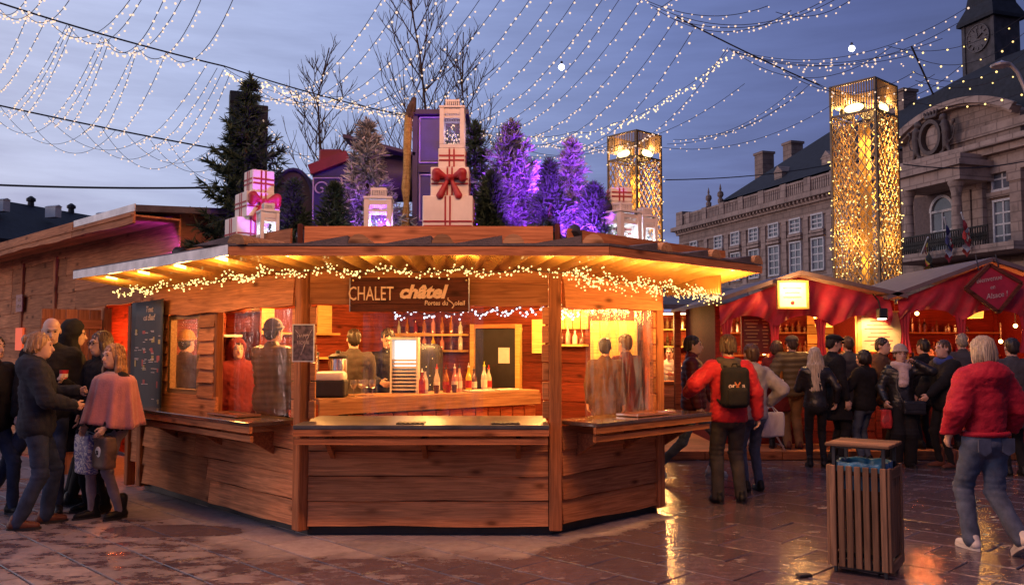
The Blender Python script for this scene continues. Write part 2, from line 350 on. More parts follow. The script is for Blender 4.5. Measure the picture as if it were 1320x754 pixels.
# ---------------------------------------------------------------- organic surfaces: smooth union of tapered capsules / ellipsoids / boxes, meshed by surface nets
def surface_nets(prims, h, cuts=(), pad=None):
    """prims: ('c',a,b,ra,rb,k) ('e',centre,radii,k[,3x3]) ('b',centre,half,r,k[,3x3]); negative op: ('-',prim). cuts: (point, normal) keeps the side the normal points away from"""
    lo = np.full(3, 1e9); hi = np.full(3, -1e9); info = []
    for p in prims:
        q = p[1] if p[0] == '-' else p
        if q[0] == 'c':
            a, b = np.array(q[1], float), np.array(q[2], float); r = max(q[3], q[4]); l_, h_ = np.minimum(a, b) - r, np.maximum(a, b) + r; k = q[5]
        else:
            c = np.array(q[1], float); rr = np.array(q[2], float); k = q[3] if q[0] == 'e' else q[4]
            if q[0] == 'b': rr = rr + q[3]
            n_ = 4 if q[0] == 'e' else 5
            if len(q) > n_ and q[n_] is not None: rr = np.full(3, np.linalg.norm(rr))
            l_, h_ = c - rr, c + rr
        info.append((l_, h_, k))
        if p[0] != '-': lo = np.minimum(lo, l_); hi = np.maximum(hi, h_)
    lo -= 3 * h; hi += 3 * h
    n = np.ceil((hi - lo) / h).astype(int) + 1
    D = np.full(n, 9.0, np.float32)
    ax = [lo[i] + h * np.arange(n[i]) for i in range(3)]
    for p, (l_, h_, k) in zip(prims, info):
        neg = p[0] == '-'; q = p[1] if neg else p
        m = 2.5 * h + k
        i0 = np.maximum(np.floor((l_ - m - lo) / h).astype(int), 0); i1 = np.minimum(np.ceil((h_ + m - lo) / h).astype(int) + 1, n)
        if (i1 <= i0).any(): continue
        X, Y, Z = np.meshgrid(ax[0][i0[0]:i1[0]], ax[1][i0[1]:i1[1]], ax[2][i0[2]:i1[2]], indexing='ij', sparse=True)
        if q[0] == 'c':
            a, b = np.array(q[1], float), np.array(q[2], float); d = b - a; L2 = max(d @ d, 1e-12)
            t = np.clip(((X - a[0]) * d[0] + (Y - a[1]) * d[1] + (Z - a[2]) * d[2]) / L2, 0, 1)
            S_ = np.sqrt((X - a[0] - t * d[0]) ** 2 + (Y - a[1] - t * d[1]) ** 2 + (Z - a[2] - t * d[2]) ** 2) - (q[3] + (q[4] - q[3]) * t)
        else:
            c = np.array(q[1], float); x, y, z = X - c[0], Y - c[1], Z - c[2]
            n_ = 4 if q[0] == 'e' else 5
            if len(q) > n_ and q[n_] is not None:
                M = np.array(q[n_], float); x, y, z = (M[0, 0] * x + M[1, 0] * y + M[2, 0] * z, M[0, 1] * x + M[1, 1] * y + M[2, 1] * z, M[0, 2] * x + M[1, 2] * y + M[2, 2] * z)
            rr = q[2]
            if q[0] == 'e':
                k0 = np.sqrt((x / rr[0]) ** 2 + (y / rr[1]) ** 2 + (z / rr[2]) ** 2)
                k1 = np.sqrt((x / rr[0] ** 2) ** 2 + (y / rr[1] ** 2) ** 2 + (z / rr[2] ** 2) ** 2) + 1e-9
                S_ = k0 * (k0 - 1) / k1
            else:
                qx, qy, qz = np.abs(x) - rr[0], np.abs(y) - rr[1], np.abs(z) - rr[2]
                S_ = np.sqrt(np.maximum(qx, 0) ** 2 + np.maximum(qy, 0) ** 2 + np.maximum(qz, 0) ** 2) + np.minimum(np.maximum(qx, np.maximum(qy, qz)), 0) - q[3]
        sl = (slice(i0[0], i1[0]), slice(i0[1], i1[1]), slice(i0[2], i1[2]))
        T = D[sl]; S_ = np.broadcast_to(S_, T.shape)
        if neg: D[sl] = np.maximum(T, -S_)
        elif k > 0:
            hh = np.maximum(k - np.abs(T - S_), 0) / k; D[sl] = np.minimum(T, S_) - hh * hh * k * .25
        else: D[sl] = np.minimum(T, S_)
    if cuts:
        X, Y, Z = np.meshgrid(*ax, indexing='ij', sparse=True)
        for pt, nr in cuts: D = np.maximum(D, (X - pt[0]) * nr[0] + (Y - pt[1]) * nr[1] + (Z - pt[2]) * nr[2])
    D[D == 0] = 1e-6
    ins = D < 0
    cn = n - 1
    cor = [(i, j, k) for i in (0, 1) for j in (0, 1) for k in (0, 1)]
    sub = lambda A_, o: A_[o[0]:o[0] + cn[0], o[1]:o[1] + cn[1], o[2]:o[2] + cn[2]]
    cnt = sum(sub(ins, o).astype(np.int8) for o in cor)
    act = (cnt > 0) & (cnt < 8)
    idx = np.argwhere(act)
    if len(idx) == 0: return np.zeros((0, 3)), np.zeros((0, 4), int)
    vid = np.full(cn, -1, np.int64); vid[act] = np.arange(len(idx))
    acc = np.zeros((len(idx), 3)); num = np.zeros(len(idx))
    for o in cor:
        for a_ in range(3):
            if o[a_]: continue
            o2 = list(o); o2[a_] = 1
            d0 = D[idx[:, 0] + o[0], idx[:, 1] + o[1], idx[:, 2] + o[2]]; d1 = D[idx[:, 0] + o2[0], idx[:, 1] + o2[1], idx[:, 2] + o2[2]]
            c = (d0 < 0) != (d1 < 0)
            t = np.where(c, d0 / np.where(d0 == d1, 1, d0 - d1), 0)
            p = np.array(o, float)[None, :].repeat(len(idx), 0); p[:, a_] = t
            acc[c] += p[c]; num[c] += 1
    verts = (idx + acc / num[:, None]) * h + lo
    quads = []
    for a_ in range(3):
        b_, c_ = (a_ + 1) % 3, (a_ + 2) % 3
        s0 = [slice(0, None)] * 3; s1 = [slice(0, None)] * 3; s0[a_] = slice(0, -1); s1[a_] = slice(1, None)
        A0, A1 = ins[tuple(s0)], ins[tuple(s1)]
        e = np.argwhere(A0 != A1)
        if len(e) == 0: continue
        ok = (e[:, b_] > 0) & (e[:, c_] > 0) & (e[:, b_] < cn[b_]) & (e[:, c_] < cn[c_]) & (e[:, a_] < cn[a_]); e = e[ok]
        fl = A0[tuple(e.T)]
        def at_(db, dc):
            q = e.copy(); q[:, b_] += db; q[:, c_] += dc; return vid[tuple(q.T)]
        Q = np.stack([at_(-1, -1), at_(0, -1), at_(0, 0), at_(-1, 0)], 1)
        Q[~fl] = Q[~fl][:, ::-1]
        quads.append(Q)
    return verts, np.concatenate(quads)
def np_mesh(name, verts, quads, mat_, smooth=True):
    me = bpy.data.meshes.new(name)
    me.vertices.add(len(verts)); me.vertices.foreach_set('co', np.asarray(verts, np.float32).ravel())
    nq = quads.shape[1]
    me.loops.add(len(quads) * nq); me.loops.foreach_set('vertex_index', quads.astype(np.int32).ravel())
    me.polygons.add(len(quads)); me.polygons.foreach_set('loop_start', np.arange(0, len(quads) * nq, nq, dtype=np.int32))
    try: me.polygons.foreach_set('loop_total', np.full(len(quads), nq, np.int32))
    except Exception: pass
    if smooth: me.polygons.foreach_set('use_smooth', np.ones(len(quads), bool))
    me.materials.append(mat_); me.update(calc_edges=True); me.validate()
    return me
def vnormals(v, q):
    n = np.cross(v[q[:, 2]] - v[q[:, 0]], v[q[:, 3]] - v[q[:, 1]])
    o = np.zeros_like(v)
    for k in range(4): np.add.at(o, q[:, k], n)
    return o / (np.linalg.norm(o, axis=1, keepdims=True) + 1e-12)
def organic(name, prims, h, mat_, parent=None, cuts=(), disp=None, loc=None, relax=1):
    v, q = surface_nets(prims, h, cuts)
    for _ in range(relax):                       # light smoothing
        s = np.zeros_like(v); c = np.zeros(len(v))
        for a in range(4):
            b_ = (a + 1) % 4; np.add.at(s, q[:, a], v[q[:, b_]]); np.add.at(c, q[:, a], 1)
            np.add.at(s, q[:, b_], v[q[:, a]]); np.add.at(c, q[:, b_], 1)
        v = v * .5 + (s / np.maximum(c, 1)[:, None]) * .5
    if disp is not None and len(v): v = v + vnormals(v, q) * disp(v)[:, None]
    me = np_mesh(name, v, q, mat_)
    o = bpy.data.objects.new(name, me); C.objects.link(o)
    if parent is not None: o.parent = parent
    if loc is not None: o.location = loc
    return o
def wob(v, f, seed=0):                          # cheap smooth noise for cloth folds
    rr = np.random.RandomState(seed); o = np.zeros(len(v))
    for _ in range(5):
        d = rr.normal(size=3); d /= np.linalg.norm(d); o += np.sin(v @ d * f * rr.uniform(.6, 1.7) + rr.uniform(0, 6.3))
    return o / 3
# ================================================================ chalet plan (needed by the ground too)
r2 = math.sqrt(.5)
B = gp(388, 690); Cc = gp(717, 694)
Cc.y = B.y
U = V(-r2, r2, 0); VV = V(r2, r2, 0)            # along the left wall (away), along the right wall (away)
NL = V(-r2, -r2, 0); NF = V(0, -1, 0); NR = V(r2, -r2, 0)
def on_wall(px, P, d):                          # distance along a wall line at the height of the eye
    k = (px - 660) / F / cp
    return (k * P.y - P.x) / (d.x - k * d.y)
LA = on_wall(188, B, U); LE = on_wall(848, Cc, VV)
A = B + U * LA; E = Cc + VV * LE
Fp = V(1.72, 11.3, 0); G = V(-1.7, 13.6, 0)
# ================================================================ ground
def stone_ground(name, slab):
    m, t, b = newmat(name); L = t.links.new
    ge = nn(t, 'ShaderNodeNewGeometry'); P = ge.outputs['Position']
    def dist(pt, n):
        s = nn(t, 'ShaderNodeVectorMath', operation='SUBTRACT'); s.inputs[1].default_value = pt; L(P, s.inputs[0])
        d = nn(t, 'ShaderNodeVectorMath', operation='DOT_PRODUCT'); d.inputs[1].default_value = n; L(s.outputs[0], d.inputs[0]); return d.outputs['Value']
    a = nn(t, 'ShaderNodeMath', operation='MAXIMUM'); L(dist(B, NL), a.inputs[0]); L(dist(B, NF), a.inputs[1])
    c = nn(t, 'ShaderNodeMath', operation='MAXIMUM'); L(a.outputs[0], c.inputs[0]); dR = nn(t, 'ShaderNodeMath', operation='MULTIPLY'); dR.inputs[1].default_value = 2.4; L(dist(Cc, NR), dR.inputs[0]); dE = nn(t, 'ShaderNodeMath', operation='MULTIPLY'); dE.inputs[1].default_value = 1.6; L(dist(Cc + VV * 1.0, VV), dE.inputs[0]); mE = nn(t, 'ShaderNodeMath', operation='MAXIMUM'); L(dR.outputs[0], mE.inputs[0]); L(dE.outputs[0], mE.inputs[1]); L(mE.outputs[0], c.inputs[1])
    def noise(sc, det, vec=(1, 1, 1), rough=.6, dis=0):
        mp = nn(t, 'ShaderNodeMapping'); mp.inputs['Scale'].default_value = vec; L(P, mp.inputs[0])
        n = nn(t, 'ShaderNodeTexNoise', ins={'Scale': sc, 'Detail': det, 'Roughness': rough, 'Distortion': dis}); L(mp.outputs[0], n.inputs['Vector']); return n.outputs[0]
    nA = noise(1.5, 6, (1, 1.4, 1), .65)
    # dry apron round the chalet, broken wet patches further out
    e = nn(t, 'ShaderNodeMath', operation='MULTIPLY_ADD'); L(nA, e.inputs[0]); e.inputs[1].default_value = 1.5; L(c.outputs[0], e.inputs[2])
    dry1 = nn(t, 'ShaderNodeMapRange', clamp=True); dry1.inputs[1].default_value = 1.56; dry1.inputs[2].default_value = 1.28; L(e.outputs[0], dry1.inputs[0])
    nB = noise(3.3, 7, (1, 1.8, 1), .7)
    sx = nn(t, 'ShaderNodeSeparateXYZ'); L(P, sx.inputs[0])
    lft = nn(t, 'ShaderNodeMapRange', clamp=True); lft.inputs[1].default_value = 1.2; lft.inputs[2].default_value = -3.2; lft.inputs[3].default_value = 0; lft.inputs[4].default_value = .17; L(sx.outputs['X'], lft.inputs[0])
    rgt = nn(t, 'ShaderNodeMapRange', clamp=True); rgt.inputs[1].default_value = 3.0; rgt.inputs[2].default_value = 5.2; rgt.inputs[3].default_value = 0; rgt.inputs[4].default_value = .03; L(sx.outputs['X'], rgt.inputs[0])
    s1 = nn(t, 'ShaderNodeMath', operation='ADD'); L(lft.outputs[0], s1.inputs[0]); L(rgt.outputs[0], s1.inputs[1])
    s2 = nn(t, 'ShaderNodeMath', operation='ADD'); L(s1.outputs[0], s2.inputs[0]); L(nB, s2.inputs[1])
    dry2 = nn(t, 'ShaderNodeMapRange', clamp=True); dry2.inputs[1].default_value = .60; dry2.inputs[2].default_value = .70; dry2.inputs[4].default_value = .75; L(s2.outputs[0], dry2.inputs[0])
    # a puddle by the left wall
    pd = nn(t, 'ShaderNodeVectorMath', operation='SUBTRACT'); q = gp(225, 684); pd.inputs[1].default_value = q; L(P, pd.inputs[0])
    pm = nn(t, 'ShaderNodeVectorMath', operation='MULTIPLY'); pm.inputs[1].default_value = (1.0, 1.9, 0); L(pd.outputs[0], pm.inputs[0])
    pl = nn(t, 'ShaderNodeVectorMath', operation='LENGTH'); L(pm.outputs[0], pl.inputs[0])
    pa = nn(t, 'ShaderNodeMath', operation='MULTIPLY_ADD'); L(nA, pa.inputs[0]); pa.inputs[1].default_value = .9; L(pl.outputs['Value'], pa.inputs[2])
    pud = nn(t, 'ShaderNodeMapRange', clamp=True); pud.inputs[1].default_value = .95; pud.inputs[2].default_value = 1.05; L(pa.outputs[0], pud.inputs[0])
    dm = nn(t, 'ShaderNodeMath', operation='MAXIMUM'); L(dry1.outputs[0], dm.inputs[0]); L(dry2.outputs[0], dm.inputs[1])
    dr = nn(t, 'ShaderNodeMath', operation='MULTIPLY'); L(dm.outputs[0], dr.inputs[0]); L(pud.outputs[0], dr.inputs[1])
    nC = noise(11, 6, (1, 1, 1), .7)
    oi = nn(t, 'ShaderNodeObjectInfo')
    rd = ramp(t, [(.3, (.23, .175, .17)), (.7, (.37, .295, .28))]); L(nC, rd.inputs[0])
    rw = ramp(t, [(.3, (.078, .054, .064)), (.7, (.155, .110, .125))]); L(nC, rw.inputs[0])
    mx = nn(t, 'ShaderNodeMixRGB'); L(dr.outputs[0], mx.inputs[0]); L(rw.outputs[0], mx.inputs[1]); L(rd.outputs[0], mx.inputs[2])
    out = mx.outputs[0]
    if slab:
        rr = nn(t, 'ShaderNodeMapRange'); rr.inputs[3].default_value = .80; rr.inputs[4].default_value = 1.18; L(oi.outputs['Random'], rr.inputs[0])
        sc = nn(t, 'ShaderNodeVectorMath', operation='SCALE'); L(out, sc.inputs[0]); L(rr.outputs[0], sc.inputs['Scale']); out = sc.outputs[0]
    L(out, b.inputs['Base Color'])
    rg = nn(t, 'ShaderNodeMapRange'); rg.inputs[3].default_value = .13; rg.inputs[4].default_value = .8; L(dr.outputs[0], rg.inputs[0])
    rn = nn(t, 'ShaderNodeMath', operation='MULTIPLY_ADD'); L(nB, rn.inputs[0]); rn.inputs[1].default_value = .26; L(rg.outputs[0], rn.inputs[2])
    rs = nn(t, 'ShaderNodeMath', operation='SUBTRACT'); L(rn.outputs[0], rs.inputs[0]); rs.inputs[1].default_value = .13
    L(rs.outputs[0], b.inputs['Roughness'])
    b.inputs['Specular IOR Level'].default_value = .6
    nD = noise(13, 5, (.6, 1.3, 1), .6); nE = noise(34, 3)
    ah = nn(t, 'ShaderNodeMath', operation='MULTIPLY_ADD'); L(nE, ah.inputs[0]); ah.inputs[1].default_value = .25; L(nD, ah.inputs[2])
    bp = nn(t, 'ShaderNodeBump', ins={'Strength': .55, 'Distance': .008}); L(ah.outputs[0], bp.inputs['Height']); L(bp.outputs[0], b.inputs['Normal'])
    return m
MT['ground'] = stone_ground('wet_bedding', False); MT['slab'] = stone_ground('paving_stone', True)
mb = MB(); N_ = 24
mb.grid(lambda u, v: V(-300 + 600 * u, -120 + 620 * v, -.022), N_, N_)
ground = mb.build('ground', MT['ground']); tag(ground, kind='structure')
ground['label'] = 'wet stone paving of the market square'
# slabs laid parallel to the left wall
sl_l, sl_w = .66, .44
dx, dy = -U, VV
rs_ = random.Random(3); spots = []
for i in range(-40, 60):
    for j in range(-10, 70):
        c = dx * ((j * .5 + i % 2 * .33 + i) * 0 + (i + (j % 2) * .5) * sl_l) + dy * (j * sl_w)
        if c.y < 5.2 or c.y > 16.5: continue
        if abs(c.x) > .62 * c.y + .6: continue
        din = max((c - B).dot(NL), (c - B).dot(NF), (c - Cc).dot(NR))
        if din < -.35 and c.y > 7 and c.x < 1.3: continue
        if (c - B).dot(NL) < -.35 and c.x < -3 and c.y > 9: continue
        spots.append(c.copy())
spots.sort(key=lambda c: c.length)
def slab_into(m_, c, rr):
    l, w = sl_l - .009 - rr.random() * .005, sl_w - .009 - rr.random() * .005
    tx, ty, z0 = rr.uniform(-.002, .002), rr.uniform(-.0025, .0025), rr.uniform(-.0015, .0015)
    vs = []
    for (a, bq, dz) in ((1, 1, -.03), (1, 1, -.006), (.985, .98, 0)):
        for sx_, sy_ in ((-1, -1), (1, -1), (1, 1), (-1, 1)):
            vs.append(dx * (sx_ * l / 2 * a) + dy * (sy_ * w / 2 * bq) + V(0, 0, dz + z0 + sx_ * tx + sy_ * ty))
    fs = [(k + r * 4, (k + 1) % 4 + r * 4, (k + 1) % 4 + 4 + r * 4, k + 4 + r * 4) for r in (0, 1) for k in range(4)] + [(8, 9, 10, 11)]
    m_.add([v + c for v in vs], fs)
for c in spots[:295]:
    m_ = MB(); slab_into(m_, c, rs_); m_.build('paving_slab', MT['slab'], ground, loc=c)
m_ = MB()
for c in spots[295:]: slab_into(m_, c, rs_)
tag(m_.build('paving', MT['slab'], ground), kind='stuff')

# ================================================================ palace
PD = V(-.306, .952, 0).normalized(); PN = V(-PD.y, PD.x, 0)      # along the front (away), outward
PQ = at(1073, 248, 72); PQ.z = 0
PRZ = math.atan2(PD.y, PD.x)
palace = thing('palace', 'long stone palace with arched pediment, slate roof and clock tower behind the market', 'palace', PQ, PRZ)
PMi = (Matrix.Translation(PQ) @ Matrix.Rotation(PRZ, 4, 'Z')).inverted()
def fs(px, py, off=0.0):
    p = PMi @ onp(px, py, PQ + PN * off, PN); return p.x, p.z
def S(px, off=0.0): return fs(px, 445, off)[0]
def stone(name, col, sc):
    m, t, b = newmat(name); L = t.links.new
    tc = nn(t, 'ShaderNodeTexCoord'); n = nn(t, 'ShaderNodeTexNoise', ins={'Scale': .9, 'Detail': 8, 'Roughness': .7}); L(tc.outputs['Object'], n.inputs['Vector'])
    r = ramp(t, [(.3, tuple(c * .55 for c in col)), (.5, col), (.75, tuple(min(1, c * 1.25) for c in col))]); L(n.outputs[0], r.inputs[0])
    mp = nn(t, 'ShaderNodeMapping'); mp.inputs['Rotation'].default_value = (R(90), 0, 0); L(tc.outputs['Object'], mp.inputs[0])
    br = nn(t, 'ShaderNodeTexBrick', ins={'Scale': sc, 'Mortar Size': .02, 'Color1': (1, 1, 1, 1), 'Color2': (.84, .82, .82, 1), 'Mortar': (.5, .48, .48, 1)}); L(mp.outputs[0], br.inputs['Vector'])
    mm = nn(t, 'ShaderNodeMixRGB', blend_type='MULTIPLY'); mm.inputs[0].default_value = .8; L(r.outputs[0], mm.inputs[1]); L(br.outputs[0], mm.inputs[2]); L(mm.outputs[0], b.inputs['Base Color'])
    b.inputs['Roughness'].default_value = .85
    bp = nn(t, 'ShaderNodeBump', ins={'Strength': .5, 'Distance': .05}); L(n.outputs[0], bp.inputs['Height']); L(bp.outputs[0], b.inputs['Normal'])
    return m
MT['stone'] = stone('palace_stone', (.32, .215, .165), .55)
MT['stone_pale'] = stone('palace_trim_stone', (.41, .285, .225), .4)
MT['pane'] = plain('dusk_pane', (.10, .10, .12), .12, var=.3, scale=.6, spec=.9)
MT['pane_lit'] = glow('lamp_lit_pane', (.3, .2, .1), (1, .55, .2), 1.3, .3)
MT['frame_white'] = plain('window_frame_paint', (.62, .56, .53), .5)
ZC = fs(1073, 242)[1]                       # cornice height
ZB = ZC + 1.35                              # top of balustrade
S0, S1 = S(877), S(1166)
def pbox(mb, s0, s1, y0, y1, z0, z1): mb.box(((s0 + s1) / 2, (y0 + y1) / 2, (z0 + z1) / 2), (abs(s1 - s0), abs(y1 - y0), abs(z1 - z0)))
mb = MB(); pbox(mb, S1 - 1, S0, -13, 0, 0, ZC - .9); mb.build('wing_wall', MT['stone'], palace)
mb = MB(); pbox(mb, S1 + .05, S0 + .25, -13.2, .25, ZC - .9, ZC - .45); pbox(mb, S1 + .05, S0 + .7, -13.5, .7, ZC - .45, ZC); pbox(mb, S1 + .05, S0 + .12, -13, .12, ZC - 2.0, ZC - 1.8)
for k in range(60):
    s = S1 + .3 + k * (S0 - S1) / 60; pbox(mb, s, s + .22, .25, .55, ZC - .68, ZC - .452)
mb.build('cornice', MT['stone_pale'], palace)
mb = MB(); pbox(mb, S1 + .1, S0 + .1, -.15, .12, ZB - .2, ZB); pbox(mb, S1 + .1, S0 + .1, -.15, .12, ZC + .01, ZC + .22)
k = 0; s = S1 + .4
while s < S0:
    if k % 12 == 0: pbox(mb, s - .45, s + .45, -.25, .2, ZC + .01, ZB + .08)
    elif k % 12 not in (1, 11): pbox(mb, s - .09, s + .09, -.09, .07, ZC + .22, ZB - .2)
    s += .29; k += 1
pbox(mb, S0 - 1.2, S0 + .2, -1.4, .25, ZC + .01, ZB + .35)
mb.build('balustrade', MT['stone_pale'], palace)
mb = MB(); pbox(mb, S1 + .3, S0, -12, -.3, ZC - 1, ZC + .05); mb.build('roof_terrace', MT['slate'], palace)
def window(w, h, cols, rows, arch=False, name='window'):
    fr = MB(); t_ = .11
    pbox(fr, -w / 2 - .12, -w / 2, .0, .16, 0, h); pbox(fr, w / 2, w / 2 + .12, .0, .16, 0, h)
    pbox(fr, -w / 2 - .12, w / 2 + .12, .0, .2, -.16, 0)
    if not arch: pbox(fr, -w / 2 - .12, w / 2 + .12, .0, .18, h, h + .14)
    for i in range(1, cols): pbox(fr, -w / 2 + w * i / cols - t_ / 2, -w / 2 + w * i / cols + t_ / 2, .02, .1, 0.004, h - .004)
    for j in range(1, rows): pbox(fr, -w / 2 + .004, w / 2 - .004, .024, .095, h * j / rows - t_ / 2, h * j / rows + t_ / 2)
    if arch:
        n = 14
        for i in range(n):
            a0, a1 = math.pi * i / n, math.pi * (i + 1) / n; r0, r1 = w / 2, w / 2 + .2
            q = [V(r0 * math.cos(a0), 0, h + r0 * math.sin(a0)), V(r1 * math.cos(a0), 0, h + r1 * math.sin(a0)), V(r1 * math.cos(a1), 0, h + r1 * math.sin(a1)), V(r0 * math.cos(a1), 0, h + r0 * math.sin(a1))]
            fr.prism(q, (0, .16, 0))
        pbox(fr, -w / 2, w / 2, .03, .14, h - .08, h + .08)
    o = fr.build(name, MT['frame_white'])
    pn = MB(); 
    if arch: pn.prism([V(-w / 2, .012, 0), V(w / 2, .012, 0)] + [V(w / 2 * math.cos(math.pi * i / 12), .012, h + w / 2 * math.sin(math.pi * i / 12)) for i in range(13)], (0, .02, 0))
    else: pn.box((0, .03, h / 2), (w - .01, .03, h - .01))
    p = pn.build('pane', MT['pane'], o)
    return o
def put_window(proto, s, y, z, first=[]):
    o = proto if proto.parent is None else copy_tree(proto)
    o.parent = palace; o.location = (s, y, z); return o
upx = [897, 929, 951, 975, 1001, 1029, 1058, 1090, 1125]
wu = None; wl = None
zu = fs(1001, 304)[1]; hu = fs(1001, 289)[1] - zu
zl = fs(1029, 350)[1]; hl = fs(1029, 313)[1] - zl
for px in upx:
    s = S(px)
    if wu is None: wu = window(1.35, hu, 2, 3)
    put_window(wu, s, .0, zu)
    if wl is None: wl = window(1.45, hl, 2, 4)
    put_window(wl, s, .0, zl)
mb = MB()
for a, b_ in zip(upx[:-1], upx[1:]):
    s = (S(a) + S(b_)) / 2; pbox(mb, s - .35, s + .35, 0, .16, 2, ZC - 2.02)
for px in upx:
    s = S(px); pbox(mb, s - 1.0, s + 1.0, 0, .3, zl + hl + .28, zl + hl + .5); pbox(mb, s - .95, s + .95, 0, .25, zu - .42, zu - .2)
pbox(mb, S1, S0, 0, .22, zl - .9, zl - .5)
mb.build('pilaster', MT['stone_pale'], palace)
# slate roof of the wing with its hip
srg, zr = fs(1073, 168, -6.5); sh = S(935, -1)
mb = MB()
e0, e1 = sh, S1 - 14
zh = fs(936, 258, -.6)[1]
vs = [V(e0, -.6, zh), V(e1, -.6, zh), V(e1, -12.4, zh), V(e0, -12.4, zh), V(srg, -6.5, zr), V(e1, -6.5, zr)]
mb.add(vs, [(0, 1, 5, 4), (1, 2, 5), (2, 3, 4, 5), (3, 0, 4), (3, 2, 1, 0)])
roof = mb.build('roof', MT['slate'], palace)
for px, py, w in ((985, 200, 1.5), (1022, 187, 1.4), (1163, 122, 1.8)):
    s, z = fs(px, py, -6.5); c = MB(); pbox(c, s - w / 2, s + w / 2, -7.2, -5.8, z - 4, z); pbox(c, s - w / 2 - .12, s + w / 2 + .12, -7.3, -5.7, z, z + .25); c.build('chimney', MT['stone'], roof)
for px, py in ((1003, 232), (1065, 214)):
    s, z = fs(px, py, -1.5); c = MB(); pbox(c, s - .6, s + .6, -3.5, -1.5, z - .7, z + .7); c.prism([V(s - .75, -1.45, z + .7), V(s + .75, -1.45, z + .7), V(s, -1.45, z + 1.35)], (0, -2.5, 0)); c.build('dormer', MT['stone_pale'], roof)
for px, py in ((928, 244), (913, 262)):
    s, z = fs(px, py, .0); c = MB(); c.lathe([(.28, ZB + .09), (.3, ZB + .5), (.15, ZB + .6), (.34, ZB + .9), (.3, ZB + 1.2), (.08, ZB + 1.4), (.12, ZB + 1.6), (.02, max(z, ZB + 2.1))], (s, -.05, 0), 8); c.build('urn', MT['stone'], palace)
# ---- central pavilion: arched attic over a portico
CS = S(1237, .6)                              # middle of the arch
sL = S(1166, .6); hw = sL - CS                # half width (sL is the far end)
za = fs(1240, 197, .6)[1]                     # springing of the attic = top of entablature
zt = fs(1240, 134, .6)[1]
mb = MB(); pbox(mb, CS - hw - 8, sL, -10, .6, 0, za); mb.build('pavilion_wall', MT['stone'], palace)
nA_ = 28
def arch_pts(y, grow=0, z0=None):
    pts = []
    zz0 = fs(1164, 185, .6)[1]
    for i in range(nA_ + 1):
        f = -1 + 2 * i / nA_
        # segmental arch through the shoulders and the crown
        h = zt - zz0; w = hw; rad = (w * w + h * h) / (2 * h)
        z = zt - rad + math.sqrt(max(rad * rad - (f * w) ** 2, 0))
        pts.append(V(CS - f * (hw + grow), y, z + grow))
    return pts
ap = arch_pts(.3)
mb = MB(); mb.prism([V(CS + hw, .3, za + .01)] + ap + [V(CS - hw, .3, za + .01)], (0, -2.0, 0)); mb.build('attic_wall', MT['stone'], palace)
inn, out = arch_pts(.3, -.18), arch_pts(.3, .2)
mb = MB()
for i in range(nA_): mb.prism([inn[i], out[i], out[i + 1], inn[i + 1]], (0, .55, 0))
inn, out = arch_pts(.86, -.05), arch_pts(.86, .35)
for i in range(nA_): mb.prism([inn[i], out[i], out[i + 1], inn[i + 1]], (0, .3, 0))
mb.build('arch_moulding', MT['stone_pale'], palace)
mb = MB(); pbox(mb, CS - hw - 8, sL + .2, .6, 1.0, za - 2.0, za - .8); pbox(mb, CS - hw - 8, sL + .5, .61, 1.5, za - .8, za - .35); pbox(mb, CS - hw - 8, sL + .7, .62, 1.9, za - .35, za + .02)
mb.build('entablature', MT['stone_pale'], palace)
mb = MB(); pbox(mb, S(1290, .7) - 3, S(1224, .7), .31, .42, za + .8, zt - 1.9); mb.build('attic_panel', MT['stone_pale'], palace)
# portico
PY = 3.0
zb = fs(1205, 326, PY)[1]; zpt = fs(1205, 240, PY)[1]
p0, p1 = S(1176, PY), S(1239, PY)
mb = MB()
pbox(mb, p1 - .8, p0 + .8, .7, PY + .5, zpt, zpt + .9); pbox(mb, p1 - 1.1, p0 + 1.1, .7, PY + .8, zpt + .9, zpt + 1.25); pbox(mb, p1 - .6, p0 + .6, .7, PY + .2, zpt + 1.25, zpt + 1.75)
mb.build('portico_entablature', MT['stone_pale'], palace)
for s in (p0, p1):
    c = MB(); h = zpt - zb; r = .34
    c.lathe([(r * 1.5, zb), (r * 1.5, zb + .3), (r * 1.25, zb + .5), (r, zb + .6), (r * 1.02, zb + h * .4), (r * .86, zpt - 1.0), (r * .95, zpt - .95), (r * .9, zpt - .8), (r * 1.25, zpt - .3), (r * 1.5, zpt - .15), (r * 1.5, zpt - .002)], (s, PY, 0), 16); c.build('column', MT['stone_pale'], palace, smooth='auto')
for px in (1252, 1268, 1318):
    s = S(px, .8); c = MB(); pbox(c, s - .42, s + .42, .6, .95, zb, za - 2.0); pbox(c, s - .52, s + .52, .6, 1.05, za - 2.7, za - 2.02); pbox(c, s - .52, s + .52, .6, 1.05, zb, zb + .5); c.build('pilaster', MT['stone_pale'], palace)
